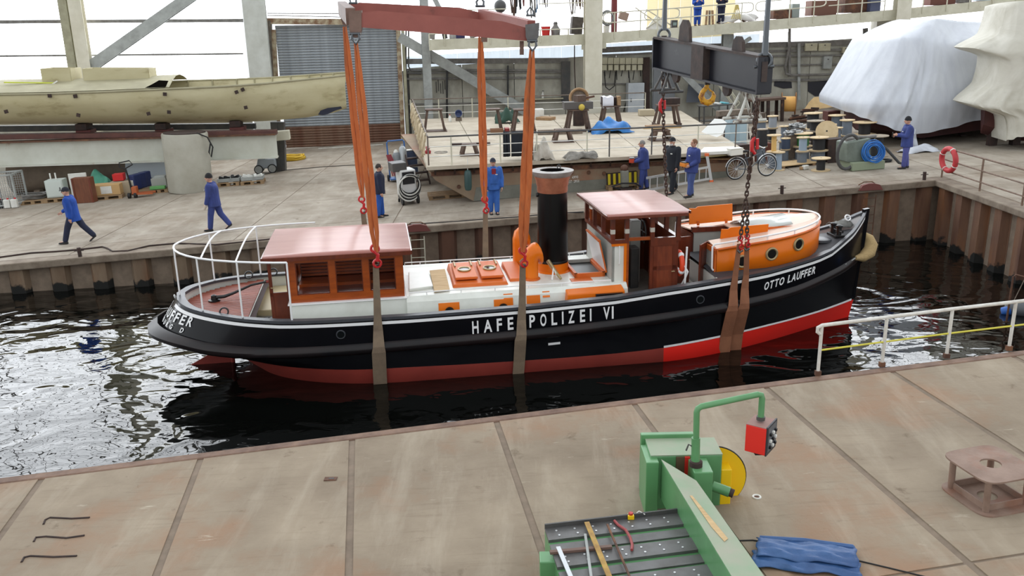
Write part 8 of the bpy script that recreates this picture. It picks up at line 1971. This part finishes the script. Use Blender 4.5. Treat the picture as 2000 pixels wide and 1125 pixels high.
P1, _ = person('man in bright blue jacket and dark cap striding left on the quay', gp(151, 474), math.pi + 0.1, 1.84, ((0.42, 0.12), (-0.5, 0.22)), ((-0.2, 0.12, 0.25), (0.28, 0.12, 0.75)), 0.1, c_bright, c_navy, ('cap', (30, 32, 42)), hem=0.16, gloves=None, glasses=True, badge=False, turn=0.15)
P2, _ = person('man in violet-blue work clothes and black beanie walking left', gp(424, 450), math.pi - 0.05, 1.86, ((0.24, 0.1), (-0.3, 0.35)), ((0.12, 0.1, 0.25), (-0.15, 0.1, 0.2)), 0.06, c_viol, c_viol, ('beanie', (30, 28, 30)), hem=0.12, gloves=M_glv)
P3, _ = person('man in dark navy jacket and blue trousers half hidden by an orange sling', gp(744, 424), 0.25, 1.76, ((0.1, 0.05), (-0.08, 0.05)), ((0.15, 0.1, 0.2), (0.0, 0.1, 0.15)), 0.02, c_navy, c_tr, None, (52, 44, 40), hem=0.1)
P4, _ = person('man in bright blue dungarees and red shirt facing the camera', gp(965, 418), -math.pi / 2 + 0.15, 1.8, ((0.06, 0.02), (-0.04, 0.02)), ((0.05, 0.2, 0.3), (-0.05, 0.22, 0.55)), 0.0, c_dung, c_dung, ('cap', (38, 42, 58)), hem=0.1, shirt=mat('shirt_red', (136, 36, 48), 0.8), bib=c_dung)
P5, h5 = person('grey haired man in violet-blue overalls holding a red remote, left of three', gp(1256, 371), math.pi - 0.15, 1.74, ((0.12, 0.06), (-0.12, 0.08)), ((0.1, 0.1, 1.15), (0.1, 0.1, 1.15)), 0.08, c_viol, c_viol, None, (128, 124, 120), hem=0.14, turn=0.1)
P6, _ = person('bearded man in black jacket, trousers and cap, middle of three', gp(1312, 377), -2.35, 1.9, ((0.22, 0.1), (-0.3, 0.25)), ((0.1, 0.12, 0.15), (-0.1, 0.12, 0.2)), 0.04, c_blk, c_blk, ('cap', (26, 28, 34)), (190, 188, 186), hem=0.16, beard=(206, 202, 198))
P7, h7 = person('laughing man in violet-blue overalls with orange remote, right of three', gp(1349, 384), -2.75, 1.9, ((0.16, 0.05), (-0.05, 0.1)), ((0.0, 0.12, 1.1), (0.0, 0.12, 1.0)), -0.1, c_viol, cloth('cloth_faded_blue', (74, 92, 150)), None, (122, 86, 62), hem=0.14)
P8, h8 = person('man in violet-blue overalls and black beanie looking at his phone', gp(1766, 329), math.pi - 0.1, 1.84, ((0.1, 0.05), (-0.08, 0.08)), ((0.35, 0.1, 1.35), (0.3, 0.1, 1.25)), 0.03, c_viol, cloth('cloth_violet_trousers', (88, 92, 158)), ('beanie', (28, 28, 32)), hem=0.14)
def wkp(px): x = onW(px, 60, OF - 0.7).x; return Vector((x, wy(x, OF - 0.7), wkz(x) + 0.0))
person('man in bright blue overalls standing on the walkway, left of two', wkp(1361), -math.pi / 2, 1.85, ((0.03, 0.0), (-0.03, 0.0)), ((0.3, 0.15, 1.6), (0.3, 0.15, 1.6)), 0.0, c_bright, c_bright, None)
person('man in dark navy overalls standing on the walkway, right of two', wkp(1407), -math.pi / 2, 1.85, ((0.03, 0.0), (-0.03, 0.0)), ((0.3, 0.15, 1.5), (0.3, 0.15, 1.5)), 0.0, c_navy, c_navy, ('cap', (40, 40, 44)))
def held(root, hands, name, label, cat, sz, m, fwd=0.06):
    a = (hands[0][0] + hands[1][0]) / 2 + Vector((fwd, 0, 0.02)); t = thing(name, label, cat, (Matrix.Translation(root.location) @ Matrix.Rotation(root.rotation_euler.z, 4, 'Z')) @ a, root.rotation_euler.z)
    MB().box((0.05, 0, 0), sz).build('housing', m, t, bevel=0.015); return t
t = held(P5, h5, 'crane_remote', 'red crane remote held by the grey haired man', 'remote', (0.18, 0.34, 0.14), mat('remote_red', (186, 62, 36), 0.5)); MB().box((0.05, 0, 0.08), (0.16, 0.32, 0.03)).build('key_panel', M_black, t)
t = held(P7, h7, 'crane_remote', 'orange crane remote held by the laughing man', 'remote', (0.16, 0.3, 0.13), mat('remote_orange', (216, 128, 34), 0.5)); MB().box((0.05, 0, 0.075), (0.14, 0.28, 0.03)).build('key_panel', M_black, t)
t = held(P8, h8, 'mobile_phone', 'dark mobile phone held up by the man in the beanie', 'phone', (0.015, 0.08, 0.16), M_black, 0.1); MB().box((0.04, 0, 0), (0.003, 0.07, 0.14)).build('screen', M_dkglass, t)
# ================================================================ fittings on the back wall and walkway clutter
M_ebox = mat('electric_box_cream', (196, 192, 166), 0.6, col2=(176, 170, 146), scale=3)
def wthing(name, label, cat, px, py, off=0.12, group=None): return thing(name, label, cat, onW(px, py, off), math.atan(WB), group)
PW = lambda n: n / 34.0
ew = ['first', 'second', 'third', 'fourth', 'fifth', 'sixth', 'seventh']
for k in range(7):
    x = 1180 + 11.6 * k; t = wthing('junction_box', '%s cream junction box from the left in the row right of the cream column' % ew[k], 'electric box', x, 124, 0.3, 'junction boxes on the back wall')
    MB().box((0, 0, 0.14), (0.32, 0.2, 0.34)).build('upper_box', M_ebox, t, bevel=0.01); MB().box((0, 0, -0.22), (0.26, 0.2, 0.3)).build('lower_box', M_ebox, t, bevel=0.01); MB().tube([(0.02, -0.05, -0.37), (0.05 * (-1) ** k, -0.05, -0.7 - 0.1 * (k % 3))], 0.025, 6).build('cable', M_rubber, t, True)
for k, (x, y, w, h, m, lab, cat) in enumerate(((1583, 92, 26, 15, M_ebox, 'left of two flat cream boxes on the right wall', 'electric box'), (1609, 92, 26, 15, M_ebox, 'right of two flat cream boxes on the right wall', 'electric box'), (1615, 122, 19, 25, M_greysteel, 'grey switch cabinet with open front on the right wall', 'switch cabinet'),
        (1650, 98, 13, 12, M_ebox, 'upper left box of the cluster by the pier', 'electric box'), (1665, 98, 11, 12, M_ebox, 'upper right box of the cluster by the pier', 'electric box'), (1649, 113, 12, 14, M_ebox, 'lower left box of the cluster by the pier', 'electric box'), (1664, 113, 12, 14, M_ebox, 'lower right box of the cluster by the pier', 'electric box'), (1658, 126, 20, 8, M_ebox, 'bottom box of the cluster by the pier', 'electric box'))):
    t = wthing('wall_box', lab, cat, x, y, 0.15); MB().box((0, 0, 0), (PW(w) * 0.96, 0.24, PW(h) * 0.96)).build('housing', m, t, bevel=0.01); MB().box((0, -0.125, 0), (PW(w) * 0.8, 0.01, PW(h) * 0.75)).build('cover', m, t, bevel=0.004); MB().box((0, -0.135, PW(h) * 0.25), (0.09, 0.015, 0.06)).build('latch', M_darksteel, t)
def wtube(name, label, cat, pts, r, m, off=0.32):
    P = [onW(x, y, off) for x, y in pts]; o = tag(MB().tube([p - P[0] for p in P], r, 8).build(name, m, smooth=True), label, cat); o.location = P[0]
wtube('conduit_pipe', 'grey conduit bending down and right on the right wall', 'pipe', [(1541, 62), (1541, 95), (1533, 132), (1535, 144), (1545, 147), (1600, 146), (1668, 143)], 0.07, M_girt)
wtube('conduit_pipe', 'pair of dark pipes bending beside the roller door, left one', 'pipe', [(793, 55), (793, 135), (797, 143), (822, 144)], 0.045, M_darksteel); wtube('conduit_pipe', 'pair of dark pipes bending beside the roller door, right one', 'pipe', [(798, 55), (798, 130), (803, 138), (822, 139)], 0.045, M_darksteel)
wtube('hanging_cable', 'black cable drooping below the junction boxes', 'cable', [(1180, 140), (1183, 170), (1190, 176), (1200, 168), (1202, 140)], 0.03, M_rubber, 0.3); wtube('hanging_cable', 'black cable hanging down the wall right of the boxes', 'cable', [(1228, 140), (1230, 165), (1224, 195), (1218, 218)], 0.03, M_rubber, 0.3)
wtube('wall_hose', 'brown hose running down the wall left of the cream column', 'hose', [(1122, 70), (1122, 130), (1124, 175)], 0.03, M_rustd, 2.0)
for k, (pts, lab) in enumerate((([(1513, 158), (1546, 160), (1547, 172), (1530, 173), (1512, 168)], 'left dark painted patch low on the right wall'), ([(1578, 160), (1625, 157), (1625, 185), (1592, 188), (1578, 178)], 'large dark painted opening low on the right wall'), ([(1345, 160), (1375, 165), (1372, 200), (1340, 200)], 'dark blue-grey board leaning behind the yellow hook'))):
    P = [onW(x, y, 0.04 if k < 2 else 0.5) for x, y in pts]; t = thing('dark_patch', lab, 'panel', P[0]); MB().prism([p - P[0] for p in P], (0, 0.03, 0)).build('panel_face', mat('patch_dark', (38, 38, 46), 0.7) if k < 2 else mat('board_slate', (98, 104, 114), 0.5), t)  # flat dark sheets paint the shade inside the two wall openings
t = wthing('wall_ladder', 'dark wall ladder beside the wrapped boat', 'ladder', 1648, 182, 0.6)
for x in (-0.2, 0.2): MB().tube([(x + 0.1, 0, -0.9), (x - 0.1, 0.3, 1.2)], 0.03, 6).build('stile', M_darksteel, t, True)
for k in range(6): MB().tube([(-0.2 + 0.1 - 0.035 * k, 0.05 * k, -0.7 + 0.33 * k), (0.2 + 0.1 - 0.035 * k, 0.05 * k, -0.7 + 0.33 * k)], 0.02, 6).build('rung', M_darksteel, t, True)
t = wthing('grey_cabinet', 'tall pale grey cabinet with rounded light patch at the back wall', 'cabinet', 1240, 195, 0.5); MB().box((0, 0, 0), (0.95, 0.5, 1.9)).build('body', mat('cab_pale', (170, 178, 186), 0.35, col2=(200, 204, 206), scale=1), t, bevel=0.03); MB().box((-0.3, -0.26, 0), (0.05, 0.02, 0.2)).build('handle', M_darksteel, t)
t = wthing('steel_door', 'grey steel door with white window behind the far chain', 'door', 1297, 170, 0.3); MB().box((0, 0, 0), (1.3, 0.1, 3.2)).build('leaf', mat('door_grey', (122, 126, 130), 0.5), t, bevel=0.01); MB().box((0, -0.06, 0.45), (0.42, 0.03, 1.1)).build('window_frame', M_white, t, bevel=0.04); MB().box((0, -0.08, 0.45), (0.3, 0.02, 0.9)).build('pane', mat('door_pane', (90, 96, 102), 0.2), t)
t = wthing('scuff_mark', 'dark brush marks on the wall right of the roller door', 'stain', 861, 170, 0.02)
for k in range(5): MB().box((-0.25 + 0.12 * k, 0, 0.1 * math.sin(k * 2)), (0.05, 0.012, 0.6 + 0.2 * math.sin(k * 3))).build('stroke', mat('scuff', (82, 80, 76), 0.8), t)
t = wthing('wall_shelf', 'shelf board with bottle on the back wall', 'shelf', 1062, 193, 0.25); MB().box((0, 0, 0), (2.2, 0.3, 0.06)).build('board', M_ebox, t)
t = wthing('spray_bottle', 'white spray bottle on the wall shelf', 'bottle', 1060, 187, 0.25); MB().lathe([(0.07, -0.13), (0.07, 0.1), (0.03, 0.16), (0.03, 0.24)], n=12).build('bottle_body', M_white, t, True); MB().box((0.02, 0, 0.26), (0.1, 0.04, 0.05)).build('nozzle', M_darksteel, t)
def wkthing(name, label, cat, px, off=None, dz=0.0): x = onW(px, 60, (OF - 1.0) if off is None else off).x; return thing(name, label, cat, Vector((x, wy(x, (OF - 1.0) if off is None else off), wkz(x) + dz)), math.atan(WB))
def wkbox(name, label, cat, px, sz, m, dz=0.0, off=None, rot=None):
    t = wkthing(name, label, cat, px, off, dz); MB().box((0, 0, sz[2] / 2), sz, rot).build('body', m, t, bevel=0.02); return t
wkbox('rusty_crate', 'rusty brown crate on the walkway above the black beam end', 'crate', 1521, (1.05, 0.7, 0.5), M_rust); wkbox('brown_container', 'tall rust brown container on the walkway left of the right column', 'container', 1668, (1.9, 1.0, 1.4), M_rust); wkbox('blue_drum_box', 'blue grey box on the walkway before the brown container', 'box', 1702, (0.6, 0.4, 1.1), mat('box_slate', (72, 78, 104), 0.6), 0, OF - 0.25)
wkbox('brown_machine', 'brown machine frame on the walkway behind the railing loops', 'machine', 1600, (1.5, 0.8, 0.8), mat('machine_brown', (110, 76, 62), 0.7)); wkbox('green_grey_cabinet', 'pale green cabinet on the walkway', 'cabinet', 1548, (0.45, 0.5, 0.75), mat('cab_green', (140, 150, 146), 0.6))
wkbox('brown_chest', 'dark brown chest on the walkway right of the right column', 'chest', 1828, (1.55, 0.7, 0.55), mat('chest_brown', (104, 64, 54), 0.7)); wkbox('grey_pack', 'grey bundle on the walkway beside the dark brown chest', 'bundle', 1872, (0.8, 0.6, 0.5), M_girt); wkbox('white_pack', 'white-blue box on the walkway at far right', 'box', 1910, (0.7, 0.6, 0.45), mat('pack_white', (200, 212, 220), 0.6)); wkbox('dark_roll', 'dark roll lying on the walkway at the far right end', 'roll', 1938, (0.8, 0.4, 0.3), M_darksteel)
wkbox('cardboard_piece', 'brown cardboard piece on the walkway rail shelf', 'cardboard', 1217, (0.5, 0.3, 0.4), mat('cardb_grey', (150, 128, 116), 0.8), 0.6, OF - 0.5, RY(0.3)); t = wkthing('paint_bucket', 'white paint bucket at the column foot on the walkway', 'bucket', 1184, OF - 0.5); MB().lathe([(0.16, 0), (0.18, 0.36), (0.19, 0.37)], n=16).build('pail', M_white, t, True); MB().tube([(-0.18, 0, 0.34), (0, 0, 0.5), (0.18, 0, 0.34)], 0.012, 6).build('bail', M_greysteel, t, True)
t = wkthing('hose_reel', 'hose coil hung on the walkway rail beside the column', 'hose', 1186, OF - 0.3, 0.75); [MB().torus((0, 0, 0), 0.3 + 0.04 * k, 0.03, 20, 6, RX(1.5) @ RY(0.1 * k)).build('turn', M_greysteel if k % 2 else M_darksteel, t, True) for k in range(3)]
t = wkthing('white_plank', 'white folded sheet leaning at the walkway stair', 'sheet', 1278, OF - 0.6); MB().prism([(-0.5, 0, 0), (0.4, 0, 0), (0.45, 0.2, 0.55), (0.2, 0.25, 0.75)], (0, 0.05, 0)).build('sheet', M_white, t)
t = wkthing('small_screen', 'small green-grey box with screen on the walkway', 'box', 1316, OF - 0.5); MB().box((0, 0, 0.2), (0.34, 0.25, 0.4)).build('housing', M_darksteel, t, bevel=0.02); MB().box((0, -0.13, 0.2), (0.2, 0.01, 0.16)).build('display', mat('screen_green', (130, 150, 146), 0.3), t)
t = wkthing('white_jug', 'white jug standing on the walkway above the beam lug', 'jug', 1329, OF - 0.3); MB().lathe([(0.12, 0), (0.13, 0.25), (0.05, 0.4), (0.05, 0.48)], n=14).build('jug_body', M_white, t, True); MB().torus((0.1, 0, 0.32), 0.07, 0.015, 10, 5, RX(1.57)).build('jug_handle', M_white, t, True)
x = onW(1440, 60, OF - 0.9).x; drape('walkway_sheet', 'crumpled white sheet on the walkway right of the two men', 'sheet', 0, 0, 2.2, 1.0, 0.55, mat('sheet_greywhite', (190, 188, 184), 0.7), 13, 0.0, 5, Vector((x, wy(x, OF - 0.9), wkz(x))), math.atan(WB))
t = wkthing('rope_bunch', 'pale yellow rope bunch hung on the walkway rail', 'rope', 1437, OF - 0.2, 0.95); [MB().tube([(0.03 * k - 0.06, 0, 0), (0.08 * k - 0.16, -0.02, -0.4), (0.12 * k - 0.28, 0, -0.75)], 0.03, 6).build('strand', mat('rope_yellow', (206, 190, 122), 0.8), t, True) for k in range(5)]
t = wkthing('timber_offcuts', 'leaning timber offcuts between the two walkway men', 'timber', 1385, OF - 0.5); [MB().beam((-0.2 + 0.2 * k, 0, 0), (-0.05 + 0.15 * k, 0.3, 0.75), 0.12, 0.06).build('offcut', M_woodgrey if k % 2 else M_wood, t) for k in range(3)]
# left part of the walkway: bells, buckets, tackle
t = wkthing('dark_buoy', 'dark round buoy hanging behind the red spreader frame', 'buoy', 978, OF - 0.6, 1.55); MB().ball((0, 0, 0), (0.33, 0.33, 0.34), 18, 12).build('ball', mat('buoy_dark', (70, 70, 70), 0.6), t, True); MB().tube([(0, 0, 0.3), (0, 0, 0.42)], 0.05, 8).build('neck', mat('buoy_dark', (70, 70, 70), 0.6), t, True); MB().tube([(0, 0.2, -0.3), (0, 0.25, -1.55)], 0.04, 6).build('stand', M_darksteel, t, True)
t = wkthing('red_bucket', 'red bucket with white bail on the walkway', 'bucket', 1066, OF - 0.4); MB().lathe([(0.2, 0), (0.25, 0.45), (0.26, 0.46)], n=18).build('pail', mat('bucket_red', (206, 46, 44), 0.5), t, True); MB().tube([(-0.25, 0, 0.4), (-0.2, -0.1, 0.9), (0.05, -0.1, 1.15), (0.24, 0, 0.4)], 0.018, 6).build('bail', M_white, t, True)
t = wkthing('grey_pot', 'grey metal pot beside the red bucket', 'pot', 1085, OF - 0.5); MB().lathe([(0.24, 0), (0.26, 0.3), (0.12, 0.5), (0.1, 0.68)], n=16).build('pot_body', M_girt, t, True); MB().torus((0, 0, 0.6), 0.12, 0.02, 14, 5).build('rim', M_darksteel, t, True)
random.seed(5)
names = ['brown leather strap bunch', 'black chain bunch', 'red-brown webbing bunch', 'grey rope bunch', 'blue rope bunch', 'dark hook bunch', 'grey net bunch', 'brown rope bunch']
cols = [(92, 70, 60), (44, 44, 46), (120, 64, 58), (110, 108, 104), (44, 84, 122), (60, 48, 44), (130, 124, 116), (104, 86, 72)]
for k, px in enumerate((1003, 1012, 1022, 1040, 1048, 1064, 1118, 1132)):
    t = wkthing('hanging_tackle', names[k] + ' hanging above the walkway', 'tackle', px, OF - 0.5, 0.9 + 0.25 * (k % 3)); m = mat('tackle%d' % k, cols[k], 0.8, col2=tuple(int(c * 0.7) for c in cols[k]), scale=6)
    for j in range(5): MB().tube([(0.06 * j - 0.12, 0, 1.9 - 0.25 * (k % 3)), (0.07 * j - 0.14 + random.uniform(-0.05, 0.05), -0.05, 0.9), (0.05 * j - 0.1 + random.uniform(-0.08, 0.08), 0, random.uniform(0.0, 0.35))], random.uniform(0.02, 0.045), 6).build('strand', m, t, True)
    MB().tube([(0, 0.1, 1.9 - 0.25 * (k % 3)), (0, 0.3, 2.6)], 0.015, 5).build('lashing', M_rustd, t, True)
nm2 = ['leaning grey board left of the walkway', 'leaning dark pole bundle on the walkway', 'small blue tin on the walkway', 'pale sack on the walkway', 'leaning grey plank on the walkway', 'black tub on the walkway', 'grey sack heap on the walkway', 'dark netting heap by the column']
for k, (px, sz, c_, rt) in enumerate(((846, (0.3, 0.1, 1.2), (150, 146, 138), 0.15), (866, (0.25, 0.2, 0.9), (70, 66, 62), -0.2), (898, (0.5, 0.3, 0.4), (64, 62, 104), 0), (884, (0.35, 0.3, 0.45), (186, 186, 182), 0), (922, (0.5, 0.1, 0.95), (166, 160, 150), -0.3), (965, (0.9, 0.4, 0.55), (46, 46, 46), 0), (1012, (0.9, 0.5, 0.5), (132, 122, 110), 0), (1126, (0.6, 0.5, 0.9), (84, 78, 72), 0.1))): wkbox('stored_item', nm2[k], 'stored goods', px, sz, mat('stored%d' % k, c_, 0.8, col2=tuple(int(v * 0.75) for v in c_), scale=5), 0.0, OF - 0.5, RY(rt))
